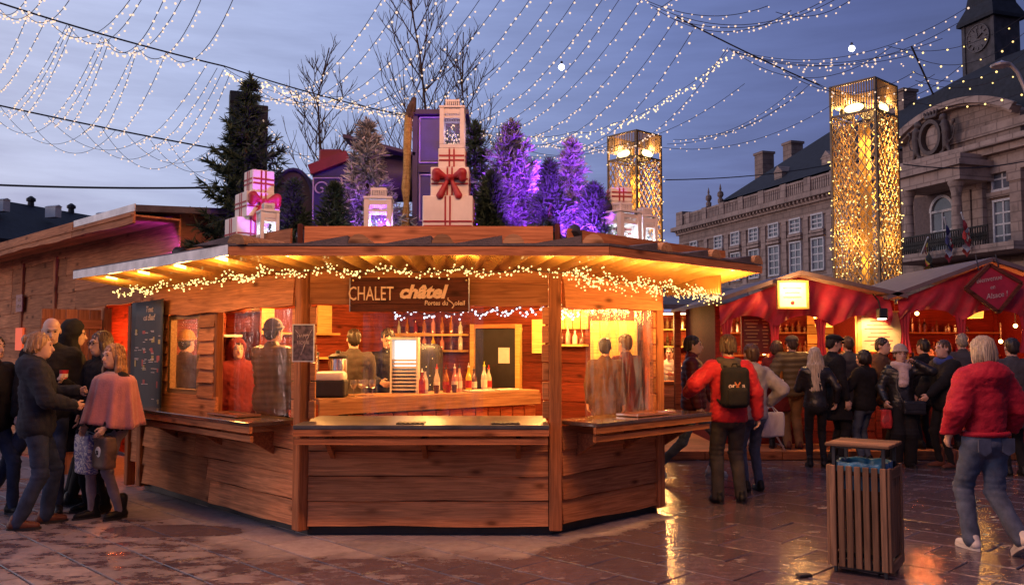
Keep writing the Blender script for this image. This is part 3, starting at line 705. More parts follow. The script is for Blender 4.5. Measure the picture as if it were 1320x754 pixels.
# panel coloured dark as recess shade, and arched window behind the columns
s, z = fs(1217, 322, .62); w = abs(S(1204, .62) - S(1231, .62)); hh = fs(1217, 272, .62)[1] - z
aw = window(w, hh, 2, 2, True, 'arched_window'); aw.parent = palace; aw.location = (s, .6, z)
mb = MB(); pbox(mb, S(1243, .7), S(1182, .7), .55, .605, zb, zpt); mb.build('recess_shade_panel', plain('shadowed_recess_stone', (.15, .10, .09), .9), palace)
for (a, b_, c_, d_, cols, rows) in ((1281, 1306, 217, 243, 2, 2), (1284, 1308, 259, 318, 2, 4), (1335, 1365, 210, 238, 2, 2), (1338, 1366, 255, 316, 2, 4)):
    m_ = (a + b_) / 2; s, z = fs(m_, d_, .62); w = abs(S(a, .62) - S(b_, .62)) - .1; h = fs(m_, c_, .62)[1] - z
    o = window(w, h, cols, rows); o.parent = palace; o.location = (s, .6, z)
    mb = MB(); pbox(mb, s - w / 2 - .4, s + w / 2 + .4, .6, .9, z - .45, z - .17); mb.build('window_sill', MT['stone_pale'], palace); mb = MB(); pbox(mb, s - w / 2 - .45, s + w / 2 + .45, .6, .85, z + h + .3, z + h + .6); mb.build('window_hood', MT['stone_pale'], palace); mb = MB()
# balcony
mb = MB(); pbox(mb, S(1330, PY) , p0 + 1.4, .6, PY + 1.1, zb - .5, zb - .02); pbox(mb, CS - hw - 8, sL + .3, .6, 1.6, zb - 1.6, zb - 1.0); mb.build('balcony_slab', MT['stone_pale'], palace)
mb = MB(); y = PY + .9; sA, sB = S(1278, y), p0 + 1.2
n = 46
for i in range(n + 1):
    s = sA + (sB - sA) * i / n; pbox(mb, s - .03, s + .03, y - .03, y + .03, zb - .02, zb + 1.1)
    if i < n:
        s2 = sA + (sB - sA) * (i + 1) / n; mb.bar((s, y, zb + .15), (s2, y, zb + .9), .05); mb.bar((s, y, zb + .9), (s2, y, zb + .15), .05)
pbox(mb, sA, sB, y - .05, y + .05, zb + 1.1, zb + 1.2); mb.build('balcony_railing', MT['dark_metal'], palace)
# coat of arms: two lions holding an oval shield
def blob_mesh(prims, h, k): return surface_nets(prims, h, k)
ca, czm = fs(1205, 178, 1.0)
mb = MB()
for i in range(20):
    a0, a1 = 2 * math.pi * i / 20, 2 * math.pi * (i + 1) / 20
    P0 = lambda a, q: V(ca + math.cos(a) * 1.0 * q, 1.0, czm + math.sin(a) * 1.25 * q)
    mb.prism([P0(a0, .78), P0(a0, 1), P0(a1, 1), P0(a1, .78)], (0, .5, 0))
MT['bronze'] = plain('bronze_relief', (.085, .05, .04), .6); mb.build('shield', MT['bronze'], palace)
for sg in (-1, 1):
    q = lambda x, z, y=1.35: (ca + sg * x * .66, y, czm + z * .66)
    pr = [('c', q(2.0, -1.3), q(2.1, .2), .34, .40, .15), ('c', q(2.1, .2), q(1.95, 1.0), .40, .44, .15), ('e', q(1.75, 1.75), (.42, .36, .42), .15), ('c', q(1.6, 1.65), q(1.3, 1.55), .22, .16, .1),
          ('c', q(1.9, .9), q(1.25, 1.05), .18, .13, .08), ('c', q(1.95, .3), q(1.3, .1), .17, .12, .08), ('c', q(2.0, -1.2), q(1.6, -1.9), .24, .2, .1), ('c', q(1.6, -1.9), q(1.2, -1.8), .18, .12, .08), ('c', q(2.15, -1.2), q(2.5, -2.0), .24, .18, .1),
          ('c', q(2.2, -1.1), q(2.9, -.7), .10, .10, .05), ('c', q(2.9, -.7), q(3.2, .1), .10, .10, .05), ('c', q(3.2, .1), q(2.9, .7), .10, .10, .05), ('c', q(2.9, .7), q(3.1, 1.1), .10, .20, .05)]
    pr = [(p[0], p[1], p[2], p[3] * .66, p[4] * .66, p[5] * .66) if p[0] == 'c' else (p[0], p[1], tuple(v * .66 for v in p[2]), .1) for p in pr]
    organic('lion', pr, .075, MT['bronze'], palace)
organic('crown', [('c', (ca - .45, 1.3, czm + 1.42), (ca + .45, 1.3, czm + 1.42), .13, .13, .05)] + [('c', (ca + x * .65, 1.3, czm + 1.45), (ca + x * .85, 1.3, czm + 1.8), .08, .11, .03) for x in (-.7, -.35, 0, .35, .7)], .075, MT['bronze'], palace)
organic('motto_ribbon', [('c', (ca - 1.8 + .3 * k, 1.2, czm - 1.62 - .12 * math.sin(k * .55)), (ca - 1.5 + .3 * k, 1.2, czm - 1.62 - .12 * math.sin((k + 1) * .55)), .14, .14, .02) for k in range(12)], .1, MT['stone_pale'], palace)
organic('relief_ground', [('e', (ca, 1.0, czm), (.8, .25, 1.0), .05)], .09, MT['stone_pale'], palace)
# pavilion roof and clock tower
mb = MB(); zz = zt
e0, e1 = sL + .2, CS - hw - 8
rz0 = ZC + 2.0
vs = [V(e0, -.9, rz0), V(e1, -.9, rz0), V(e1, -12, rz0), V(e0, -12, rz0)]
prof = [(1, rz0, 0), (.93, fs(1170, 132, -2)[1], 1.2), (.72, fs(1205, 112, -3)[1], 2.2), (.45, fs(1240, 93, -4)[1], 3.2)]
rings = []
for (f, z, inn_) in prof:
    c_ = (e0 + e1) / 2; hl_ = (e0 - e1) / 2
    rings.append([V(c_ + hl_ * f, -.9 - inn_, z), V(c_ - hl_ * f, -.9 - inn_, z), V(c_ - hl_ * f, -12 + inn_, z), V(c_ + hl_ * f, -12 + inn_, z)])
vv = [p for r_ in rings for p in r_]
ff = [(i * 4 + k, i * 4 + (k + 1) % 4, (i + 1) * 4 + (k + 1) % 4, (i + 1) * 4 + k) for i in range(3) for k in range(4)] + [(12, 13, 14, 15)]
mb.add(vv, ff); mb.build('pavilion_roof', MT['slate'], palace)
ty = -4.0
tL, tR = fs(1243, 60, ty)[0], fs(1281, 60, ty)[0]; tw = tL - tR; tcs = (tL + tR) / 2
tz0 = fs(1262, 96, ty)[1] - 2; tz1 = fs(1262, 28, ty)[1]; tdep = tw * .95
ct = MB(); pbox(ct, tL, tR, ty - tdep, ty, tz0, tz1)
for s in (tL, tR): pbox(ct, s - .14, s + .14, ty - .1, ty + .09, tz0, tz1 - .002)
tower = ct.build('clock_tower', plain('slate_clad_tower', (.06, .05, .055), .7, var=.3, scale=2, bump=.4, bscale=8), palace)
ct = MB(); g = .35
pbox(ct, tL + g, tR - g, ty - tdep - g, ty + g, tz1, tz1 + .25)
def ring(f, z, gg): return [V(tcs + (tw / 2 + gg) * f, ty - tdep / 2 + (tdep / 2 + gg) * f, z), V(tcs - (tw / 2 + gg) * f, ty - tdep / 2 + (tdep / 2 + gg) * f, z), V(tcs - (tw / 2 + gg) * f, ty - tdep / 2 - (tdep / 2 + gg) * f, z), V(tcs + (tw / 2 + gg) * f, ty - tdep / 2 - (tdep / 2 + gg) * f, z)]
rg_ = ring(1, tz1 + .25, g) + ring(.72, tz1 + 1.3, g) + ring(.6, tz1 + 2.6, g) + ring(.62, tz1 + 2.7, g) + ring(.55, tz1 + 5, g) + ring(.05, tz1 + 7, g)
ct.add(rg_, [(i * 4 + k, i * 4 + (k + 1) % 4, (i + 1) * 4 + (k + 1) % 4, (i + 1) * 4 + k) for i in range(5) for k in range(4)])
ct.build('lantern_roof', MT['slate'], tower)
cz_ = fs(1261, 50, ty)[1]; rc = tw * .40
ck = MB()
M_ = Matrix.Rotation(R(-90), 4, 'X')
ck.lathe([(rc * .8, 0), (rc, .0), (rc, .12), (rc * .92, .12), (rc * .88, .06), (.02, .05)], (tcs, ty + .02, cz_), 24, M_.to_3x3())
for h in range(12):
    a = h * math.pi / 6; ck.bar((tcs + math.sin(a) * rc * .64, ty + .11, cz_ + math.cos(a) * rc * .64), (tcs + math.sin(a) * rc * .84, ty + .11, cz_ + math.cos(a) * rc * .84), .12, .04)
for a, l, w_ in ((R(62), .5, .14), (R(-8), .75, .1)): ck.bar((tcs, ty + .13, cz_), (tcs - math.sin(a) * rc * l, ty + .13, cz_ + math.cos(a) * rc * l), w_, .04)
ck.build('clock_face', plain('weathered_clock_face', (.10, .08, .08), .6, var=.3, scale=8), tower)
# flags on the balcony
for (bx, by, tx_, ty_, cols, lab) in ((1186, 332, 1196, 306, ((.03, .03, .03), (.55, .4, .06), (.45, .03, .03)), 'dark flag with a yellow and red edge on the balcony rail beside the far column'),
                                      (1228, 322, 1217, 280, ((.05, .05, .16), (.6, .6, .6), (.5, .05, .06)), 'furled dark blue flag hanging before the arched window'),
                                      (1252, 312, 1239, 274, ((.55, .05, .05), (.6, .55, .5), (.6, .08, .05)), 'red and white flag leaning out from the near balcony column')):
    P0_ = onp(bx, by, PQ + PN * (PY + .8), PN); P1_ = onp(tx_, ty_, PQ + PN * (PY + 2.2), PN)
    f = thing('flag', lab, 'flag', P0_, 0, 'flags on the palace balcony')
    m_ = MB(); m_.tube([V(0, 0, 0), P1_ - P0_], .05, 6); m_.build('flagpole', MT['white'], f)
    d = (P1_ - P0_)
    for q in range(3):
        m_ = MB(); m_.grid(lambda u, v, q=q: d * (.98 - .50 * (v + q) / 3) + V(.12 + .25 * u * math.sin(9 * u + q), .2 * math.sin(8 * u + 3 * v), -1.7 * u - .15 * v), 8, 3)
        m_.build('flag_stripe', plain('flag_cloth', cols[q], .8), f, smooth=True)

# ================================================================ slate-roofed house far on the left
hp = at(0, 308, 45); hq = at(300, 312, 62)
hd = (hq - hp); hd.z = 0; hl_ = hd.length; hd.normalize(); hn = V(hd.y, -hd.x, 0)
if hn.y > 0: hn = -hn
HZ = math.atan2(hd.y, hd.x)
O_ = hp - hd * 12; O_.z = 0
house = thing('slate_roofed_house', 'pale rendered house with a long dark slate roof behind the timber hall', 'house', O_, HZ)
HMi = (Matrix.Translation(O_) @ Matrix.Rotation(HZ, 4, 'Z')).inverted()
def hs(px, py, off=0): p = HMi @ onp(px, py, O_ + hn * off, hn); return p.x, p.z
sg = -1
ze = hs(0, 308)[1]; zr_ = hs(0, 258, -4)[1]; HL = 12 + hl_ + 10
mb = MB(); mb.box((HL / 2, 4, ze / 2), (HL, 8, ze)); mb.build('wall', plain('rendered_wall', (.52, .43, .37), .9), house)
mb = MB(); mb.add([V(-.4, -.4, ze), V(HL, -.4, ze), V(HL, 4, zr_), V(-.4, 4, zr_), V(-.4, 8.4, ze), V(HL, 8.4, ze), V(-.4, -.4, ze - .2), V(HL, -.4, ze - .2)], [(0, 1, 2, 3), (3, 2, 5, 4), (0, 3, 4), (6, 7, 1, 0)])
hroof = mb.build('roof', MT['slate'], house)
for px, py in ((0, 266), (67, 274), (132, 282)):
    x, z = hs(px, py, -2); c = MB(); c.box((x, 1.9, z), (.42, .8, .62)); c.prism([V(x - .25, 1.45, z + .31), V(x + .25, 1.45, z + .31), V(x, 1.45, z + .42)], (0, .9, 0)); c.build('dormer', MT['white'], hroof)
for px, py in ((40, 258), (92, 263)):
    x, z = hs(px, py, -4); c = MB(); c.lathe([(.2, zr_ - .3), (.17, zr_ + .2), (.26, zr_ + .24), (.26, zr_ + .4), (.06, zr_ + .55)], (x, 4, 0), 8); c.build('chimney_pot', MT['black'], hroof)
for i, (px, lit) in enumerate(((-30, 0), (12, 1), (33, 0), (56, 1), (80, 0))):
    x, z = hs(px, 329); h = ze - .5 - z; c = MB(); w = 1.1
    for sx_ in (-1, 1): c.box((x + sx_ * w / 2, -.04, z + h / 2), (.12, .1, h + .12))
    c.box((x, -.04, z + h), (w, .1, .12)); c.box((x, -.05, z), (w + .3, .14, .12)); c.box((x, -.035, z + h / 2), (.08, .07, h))
    o = c.build('window', MT['frame_white'], house)
    c = MB(); c.box((x, -.01, z + h / 2), (w - .1, .03, h)); c.build('pane', MT['pane_lit' if lit else 'pane'], o)
# ================================================================ the bar chalet
chalet = thing('bar_chalet', 'wooden bar chalet with open serving hatches and a flat lit canopy', 'chalet', (0, 0, 0))
class Face:
    def __init__(s, O, d): s.O = Vector(O); s.d = Vector(d).normalized(); s.n = V(-s.d.y, s.d.x, 0)
    def P(s, a, z=0, off=0): return s.O + s.d * a + s.n * off + V(0, 0, z)
    def s(s_, px): return on_wall(px, s_.O, s_.d)
    def M(s, a, z, off=0):
        M = Matrix((s.d, s.n, V(0, 0, 1))).transposed().to_4x4(); M.translation = s.P(a, z, off); return M
    def z(s, px, py, off=0):
        return onp(px, py, s.O + s.n * off, s.n).z
FL = Face(B, U); FF = Face(Cc, (-1, 0, 0)); FR = Face(E, -VV); FE = Face(Fp, E - Fp); FG = Face(G, Fp - G); FA = Face(A, G - A)
FW = (Cc - B).length
brs = random.Random(11)
def board_mesh(l, h, th=.028, wav=.008, lap=.5, seg=.14):
    n = max(2, int(l / seg)); mb = MB(); vs = []
    ph = brs.uniform(0, 6); f1, f2 = brs.uniform(1.2, 3), brs.uniform(4, 8)
    for i in range(n + 1):
        x = l * i / n; w = wav * (math.sin(f1 * x + ph) + .6 * math.sin(f2 * x + 2 * ph)) + brs.uniform(-.3, .3) * wav
        vs += [V(x, 0, w), V(x, th, w + .002), V(x, th * .92 + .001, w + .012), V(x, th * (1 - lap), h), V(x, 0, h)]
    fs_ = [(i * 5 + k, i * 5 + (k + 1) % 5, i * 5 + 5 + (k + 1) % 5, i * 5 + 5 + k) for i in range(n) for k in range(5)]
    fs_ += [(0, 1, 2, 3, 4), tuple(range(n * 5, n * 5 + 5))[::-1]]
    return mb.add(vs, fs_)
def board(face, s0, s1, z0, z1, off=0, parent=None, mat_='plank', name='board', th=.028, wav=.008, lap=.5):
    if s1 < s0: s0, s1 = s1, s0
    m = board_mesh(s1 - s0, z1 - z0, th, wav, lap)
    return m.build(name, MT[mat_] if isinstance(mat_, str) else mat_, parent or chalet, M=face.M(s0, z0, off))
def post(face, s, z0, z1, w=.1, dp=.1, off=0, parent=None, name='post', mat_='post'):
    mb = MB(); mb.bbox((0, 0, (z1 - z0) / 2), (w, dp, z1 - z0), .008)
    M = face.M(s, z0, off); 
    o = mb.build(name, MT[mat_], parent or chalet); 
    # grain along the length: turn the mesh so that its local x is the height
    Rm = Matrix.Rotation(R(90), 4, 'Y'); o.data.transform(Rm.inverted()); o.matrix_local = M @ Rm
    return o
def rows(face, s0, s1, z0, z1, n, split=(), **kw):
    h = (z1 - z0) / n; cuts_ = [s0] + sorted(split) + [s1]
    for i in range(n):
        jj = [c + (brs.uniform(-.25, .25) if 0 < k < len(cuts_) - 1 else 0) for k, c in enumerate(cuts_)]
        for a, b_ in zip(jj[:-1], jj[1:]): board(face, a + .003, b_ - .003, z0 + i * h + brs.uniform(-.004, .004), z0 + (i + 1) * h - .004, **kw)
LAs = LA
CT = .99                                    # counter height
# plinth
mb = MB()
pl_ = [B + NL * -.03 + V(.03, 0, 0), Cc + V(-.03, .03, 0), E + NR * -.04, Fp + V(-.05, 0, 0), G, A + V(.03, .03, 0)]
mb.prism([p + V(0, 0, .004) for p in pl_], (0, 0, .08)); mb.build('plinth', MT['black'], chalet)
# structural posts
for f, s in ((FL, -.0), (FF, 0.0), (FR, 0.05), (FL, LAs - .05)): post(f, s, .05, 2.42, .11, .11, .01)
for f, s in ((FR, -.02),): pass
# front boards over a backing coloured dark to draw shade in the gaps
for f, l in ((FL, LAs), (FF, FW), (FR, LE)):
    m = MB(); m.box((l / 2, -.035, .50), (l - .1, .05, .84)); m.build('backing', MT['sign_wood'], chalet, M=f.M(0, 0, 0))
rows(FF, .06, FW - .06, .085, .945, 4, mat_='plank', lap=.55, th=.042, wav=.006)
board(FF, .055, FW - .055, .885, .955, .075, name='rail', wav=0, lap=.0, th=.04, mat_='post')
# left wall boards below the hatch and counter
sH0, sH1 = FL.s(378), FL.s(287)
rows(FL, .07, LAs - .1, .085, .945, 4, split=(1.9,), lap=.55, th=.042)
rows(FR, .10, LE - .06, .085, .945, 4, lap=.55, th=.042)
# headers
board(FF, .06, FW - .06, 2.00, 2.20, .02, th=.04); board(FF, .06, FW - .06, 2.19, 2.42, .012, th=.04)
board(FL, .07, LAs - .02, 1.985, 2.30, .03, th=.05, wav=.014); board(FL, .07, LAs, 2.29, 2.46, .01)
board(FR, .03, LE - .06, 1.985, 2.23, .03, th=.05, wav=.010); board(FR, .03, LE - .06, 2.22, 2.44, .01)
# left wall: small window in shingled jambs
sW0, sW1 = FL.s(261), FL.s(222); sJ0 = FL.s(286); sJ1 = FL.s(262)
post(FL, FL.s(283) , .95, 1.99, .07, .08, .0)
h = (1.99 - 1.10) / 6
for i in range(6):
    board(FL, sJ0 + .06, sJ1, 1.12 + i * h * .97, 1.12 + (i + 1) * h * .97 + .018, .01, name='jamb_board', th=.045, wav=.006, lap=.75)
    board(FL, sW1 + .02, LAs - .07, 1.12 + i * h * .97, 1.12 + (i + 1) * h * .97 + .018, .01, name='jamb_board', th=.045, wav=.006, lap=.75)
board(FL, FL.s(286), LAs - .07, .95, 1.135, .015, th=.05, wav=.012)
# window frame + pane
wf = MB(); zc0, zc1 = 1.14, 1.975; w = sW1 - sW0
for (a, z_, sx_, sz) in ((-w / 2 + .02, (zc0 + zc1) / 2, .05, zc1 - zc0), (w / 2 - .02, (zc0 + zc1) / 2, .05, zc1 - zc0), (0, zc0 + .02, w - .09, .05), (0, zc1 - .02, w - .09, .05)):
    wf.box((a, 0, z_ - zc0), (sx_, .07, sz))
win = wf.build('window', MT['pale_wood'], chalet, M=FL.M((sW0 + sW1) / 2, zc0, -.01))
g_ = MB(); g_.box((0, 0, (zc1 - zc0) / 2), (w - .08, .006, zc1 - zc0 - .08)); g_.build('pane', MT['glass'], win)
# hatch jambs of board ends
def board_ends(face, s, z0, z1, n, out=.03, wd=.05):
    h = (z1 - z0) / n
    for i in range(n):
        mb = MB(); mb.bbox((0, 0, h / 2), (wd + brs.uniform(-.006, .012), .05, h - .012), .004); mb.build('jamb_end', MT['plank'], chalet, M=face.M(s + brs.uniform(-.004, .004), z0 + i * h, out))
board_ends(FF, .085, CT + .02, 1.99, 6); board_ends(FF, FW - .09, CT + .02, 1.99, 6)
board_ends(FR, .12, CT + .02, 1.98, 6, .02); board_ends(FL, .10, CT + .02, 1.98, 6, .02)
board_ends(FR, .015, .1, 2.2, 9, -.03, .07)
# fold-down counters
def counter(face, s0, s1, out, inn, z, matn, board2=True, lip=.035):
    root = MB(); root.bbox(((s1 - s0) / 2, (out - inn) / 2, z - lip / 2), (s1 - s0, out + inn, lip), .004)
    o = root.build('counter', MT[matn], chalet, M=face.M(s0, 0, 0))
    for k, (zz, hh, oo) in enumerate(((z - lip - .002, .055, out - .005), (z - .115, .05, out - .02))):
        m = board_mesh(s1 - s0 - .02 * k, hh, .03, .001, 0); M = Matrix.Translation((.01 * k, oo - .03, zz - hh)); e_ = m.build('edge_board', MT['post'], o, M=M)
    for k in range(3):
        m = MB(); a = (s1 - s0) * (.12 + .38 * k); m.add([V(a - .02, .0, z - .12), V(a + .02, .0, z - .12), V(a + .02, out - .06, z - .12), V(a - .02, out - .06, z - .12), V(a - .02, .0, z - .34), V(a + .02, .0, z - .34)], [(0, 1, 2, 3), (0, 3, 4), (1, 5, 2), (4, 3, 2, 5), (0, 4, 5, 1)]); m.build('bracket', MT['post'], o)
    return o
MT['counter_dark'] = plain('varnished_counter', (.085, .045, .035), .16, 0, .25, 5, coat=.6)
MT['counter_steel'] = plain('brushed_counter', (.10, .095, .10), .30, .25, .25, 4, spec=.35)
cf = counter(FF, .07, FW - .02, .42, .55, CT, 'counter_steel')
cl_ = counter(FL, FL.s(382), FL.s(219), .44, .10, CT, 'counter_dark')
cr_ = counter(FR, -.30, LE - .06, .42, .10, CT, 'counter_dark')
# tray mats lying on the side counters
mat_m = plain('tray_mat', (.30, .12, .06), .15, coat=.8)
def tray(face, s, off, z, l, w, lab):
    m = MB(); m.bbox((0, 0, .011), (l, w, .014), .004); 
    for sx_ in (-1, 1): m.box((sx_ * (l / 2 - .012), 0, .021), (.02, w - .002, .012))
    for sy_ in (-1, 1): m.box((0, sy_ * (w / 2 - .012), .0215), (l - .044, .02, .012))
    o = m.build('serving_tray', mat_m, None, M=face.M(s, z, off)); tag(o, lab, 'tray')
tray(FR, .45, .18, CT, .62, .26, 'low shiny tray on the side counter by the plastic curtain')
tray(FL, .95, .16, CT, .60, .24, 'low shiny tray on the counter below the quilted coat')
for px, lab in ((536, 'dark rubber bar mat under the middle of the long steel counter front'), (652, 'dark rubber bar mat near the corner post end of the steel counter')):
    m = MB(); m.bbox((0, 0, .006), (.24, .16, .01), .003); 
    for k in range(6): m.box((-.1 + .04 * k, 0, .0125), (.02, .14, .003))
    o = m.build('bar_mat', MT['black'], None, M=FF.M(FF.s(px), CT, .28)); tag(o, lab, 'bar mat', 'bar mats on the steel counter')
# ---- flat canopy round the chalet
OV = .92; ZE = 2.36
t22 = math.tan(R(22.5))
Bo = B + NF * OV + V(-OV * t22, 0, 0); Co = Cc + NF * OV + V(OV * t22, 0, 0)
Lo = Bo + U * 3.45; Ro = Co + VV * 2.35
Li = B + U * 3.2; Ri = Cc + VV * 2.1
MT['canopy'] = plain('varnished_canopy_lining', (.52, .27, .07), .2, 0, .15, 3, coat=.7)
def corr(p0, p1, q0, q1, n, amp=.020):            # corrugated lining: ribs run from wall to eave
    mb = MB(); vs = []
    for i in range(n * 2 + 1):
        t = i / (n * 2); z = amp if i % 2 else -amp
        vs += [p0.lerp(p1, t) + V(0, 0, z), q0.lerp(q1, t) + V(0, 0, z)]
    mb.add(vs, [(2 * i, 2 * i + 2, 2 * i + 3, 2 * i + 1) for i in range(n * 2)]); return mb
zv = V(0, 0, ZE + .022)
zi = lambda z: V(0, 0, z)
for p0, p1, q0, q1, n, za_, zb_ in ((B, Li, Bo, Lo, 20, 2.30, 2.27), (Cc, B, Co, Bo, 15, 2.30, 2.30), (Ri, Cc, Ro, Co, 17, 2.215, 2.30)):
    corr(p0 + zi(za_), p1 + zi(zb_), q0 + zv, q1 + zv, n).build('canopy_lining', MT['canopy'], chalet)
# corrugated translucent valance closing the canopy beyond the end post
v0, v1 = E + NR * .06, E + NR * .70
m = MB(); n = 22; vs = []
for k in range(n * 2 + 1):
    p = v0.lerp(v1, k / (n * 2)) + VV * ((.012 if k % 2 else -.012) + .06); vs += [p + V(0, 0, ZE - .005), p + V(0, 0, ZE - .20 - .03 * (k % 2))]
m.add(vs, [(2 * k, 2 * k + 2, 2 * k + 3, 2 * k + 1) for k in range(n * 2)]); m.build('corrugated_valance', MT['canopy'], chalet)
# roof skin over it, rising to the parapet
zt0, zt1 = ZE + .085, 2.50
for p0, p1, q0, q1 in ((B, Li, Bo, Lo), (Cc, B, Co, Bo), (Ri, Cc, Ro, Co)):
    m = MB(); m.add([q0 + V(0, 0, zt0), q1 + V(0, 0, zt0), p1 + V(0, 0, zt1), p0 + V(0, 0, zt1), q0 + V(0, 0, zt0 - .02), q1 + V(0, 0, zt0 - .02), p1 + V(0, 0, zt1 - .02), p0 + V(0, 0, zt1 - .02)],
        [(0, 1, 2, 3), (7, 6, 5, 4), (0, 4, 5, 1), (1, 5, 6, 2), (2, 6, 7, 3), (3, 7, 4, 0)]); m.build('canopy_roof', MT['felt'], chalet)
for p, q, mm, hh in ((Lo, Bo, 'zinc', .085), (Bo, Co, 'plank', .07), (Co, Ro, 'plank', .07), (Ro, Ri, 'plank', .07), (Lo, Li, 'plank', .07)):
    f = Face(q, p - q)
    l = (p - q).length
    board(f, 0.003, l - .003, ZE - .012, ZE - .012 + hh, -.02 if f.n.dot(NF + NL + NR) > 0 else .0, name='eave_board', th=.022, wav=.002, lap=0, mat_=mm)
# little log ends on the eave with their felt saddles
def log_on_eave(c, out, lab=None):
    side = V(-out.y, out.x, 0); m = MB(); n = 8
    pts = [c + side * (math.cos(math.pi * i / n) * .085) + V(0, 0, zt0 - .01 + math.sin(math.pi * i / n) * .085) for i in range(n + 1)]
    m.prism(pts, -out * .55); lo_ = m.build('roof_log', MT['pale_wood'], chalet)
    m = MB(); s_ = side if out.x >= -.1 else -side
    m.prism([c + side * -.09 - out * .03 + V(0, 0, zt0 + .003), c + side * -.09 - out * .03 + V(0, 0, zt0 + .065), c + side * -.46 - out * .03 + V(0, 0, zt0 + .003)], -out * .5); m.build('log_saddle', MT['felt'], lo_)
for px in (462, 570, 662, 765):
    x = Bo.x + (Co.x - Bo.x) * 0; c = at(px, 326, Bo.y); log_on_eave(V(c.x, Bo.y + .005, 0), V(0, -1, 0))
log_on_eave(Bo.lerp(Co, .02), (NF + NL).normalized())
for t in (.33, .66, .98): log_on_eave(Co.lerp(Ro, t), NR)
# parapet that hides the roof platform
PZ0, PZ1 = 2.43, 2.69
pf = [FF, FL, FR]
board(FF, .02, FW - .02, PZ0, PZ1, .10, name='parapet_board', th=.03, wav=.006); board(FL, .05, 1.15, PZ0, PZ1 - .01, .10, name='parapet_board', th=.03); board(FL, 1.16, LAs, PZ0, PZ1 - .03, .10, name='parapet_board', th=.03)
board(FR, -1.1, LE - .05, PZ0, PZ1 - .01, .10, name='parapet_board', th=.03)
for f, s in ((FF, FW + .02), (FF, -.02)): post(f, s, PZ0, PZ1 + .02, .045, .05, .10, name='parapet_post', mat_='sign_wood')
m = MB(); dk_ = [B + V(.02, .04, 0), Cc + V(-.02, .04, 0), Cc + VV * 2.3, V(2.1, 11.2, 0), G + V(.2, .4, 0), A + V(-.4, 1.2, 0), A + V(.02, .02, 0)]
m.prism([p + V(0, 0, 2.47) for p in dk_], (0, 0, .05)); m.build('roof_deck', MT['felt'], chalet)
DECK = 2.52
# ---- inside: floor, lining and back walls
m = MB(); m.prism([p + V(0, 0, .085) for p in pl_], (0, 0, .02)); m.build('floor', MT['plank'], chalet)
for f, l in ((FE, (E - Fp).length), (FG, (Fp - G).length), (FA, (G - A).length)):
    n = 9
    for i in range(n): board(f, .01, l - .01, .1 + i * .26, .1 + (i + 1) * .26 + .015, -.02, name='back_board', mat_='plank_red', th=.025, wav=.004)
m = MB(); m.prism([p + V(0, 0, 2.375) for p in (B + V(.05, .1, 0), Cc + V(-.05, .1, 0), E + V(-.08, 0, 0), Fp + V(-.05, 0, 0), G, A + V(.1, 0, 0))], (0, 0, .02)); m.build('ceiling', MT['plank_red'], chalet)
MT['yellow_panel'] = wood('pale_spruce_panel', (.80, .48, .16), (.55, .30, .08), knots=False)
MT['bright_panel'] = wood('pale_yellow_boards', (.86, .58, .20), (.62, .38, .11), knots=False)
def wallp(px, face): return face.s(px)
def panel(face, px0, px1, py0, py1, mat_, name='panel', th=.02, off=-.03, frame=None):
    a, b_ = sorted((face.s(px0), face.s(px1))); pm = (px0 + px1) / 2
    z0, z1 = face.z(pm, py1), face.z(pm, py0)
    m = MB(); m.box(((a + b_) / 2, 0, (z0 + z1) / 2), (b_ - a, th, z1 - z0)); M = face.M(0, 0, off)
    return m.build(name, mat_, chalet, M=M), (a, b_, z0, z1)
# inward faces of the back walls
FAi = Face(G, A - G); FGi = Face(Fp, G - Fp); FEi = Face(E, Fp - E)
panel(FAi, 300, 350, 397, 428, MT['bright_panel'], 'light_panel', off=.06)
panel(FAi, 406, 424, 394, 430, MT['bright_panel'], 'light_panel', off=.06)
for k in range(5): panel(FGi, 466 + k * .0, 498, 398 + k * 6.6, 398 + (k + 1) * 6.6 - .6, MT['yellow_panel'], 'panel_board', off=.07)
o, (a, b_, z0, z1) = panel(FGi, 499, 548, 409, 421, MT['plank_red'], 'shelf_back', off=.05)
for py in (430, 462):
    a, b_ = FAi.s(300), FAi.s(425); z_ = FAi.z(360, py); m = MB(); m.box(((a + b_) / 2, .1, z_), (abs(b_ - a), .2, .03)); m.build('shelf', MT['yellow_panel'], chalet, M=FAi.M(0, 0, .03))
for py in (431,):
    a, b_ = FGi.s(466), FGi.s(560); z_ = FGi.z(500, py); m = MB(); m.box(((a + b_) / 2, .1, z_), (abs(b_ - a), .2, .03)); m.build('shelf', MT['yellow_panel'], chalet, M=FGi.M(0, 0, .03))
fd = [(448, 402, 12, 20), (321, 404, 8, 17)]
MT['photo_print'] = plain('framed_photo', (.20, .12, .07), .3, var=.5, scale=18)
for (px, py, w_, h_), fc, lab in zip(fd, (FGi, FAi), ('small pale-framed picture on the red wall above the steel urns', 'narrow white-framed picture above the hooded figure')):
    p = fc.P(fc.s(px), fc.z(px, py), .09); sc = p.y / F
    t = thing('framed_picture', lab, 'picture', p, math.atan2(fc.d.y, fc.d.x), 'pictures inside the bar chalet')
    m = MB(); w2, h2 = w_ * sc / 2, h_ * sc / 2
    for sx_ in (-1, 1): m.box((sx_ * w2, 0, 0), (.03, .03, 2 * h2 + .03))
    for sz in (-1, 1): m.box((0, 0, sz * h2), (2 * w2 - .03, .03, .03))
    m.build('frame', MT['white'], t); m = MB(); m.box((0, 0, 0), (2 * w2 - .02, .012, 2 * h2 - .02)); m.build('print', MT['photo_print'], t)
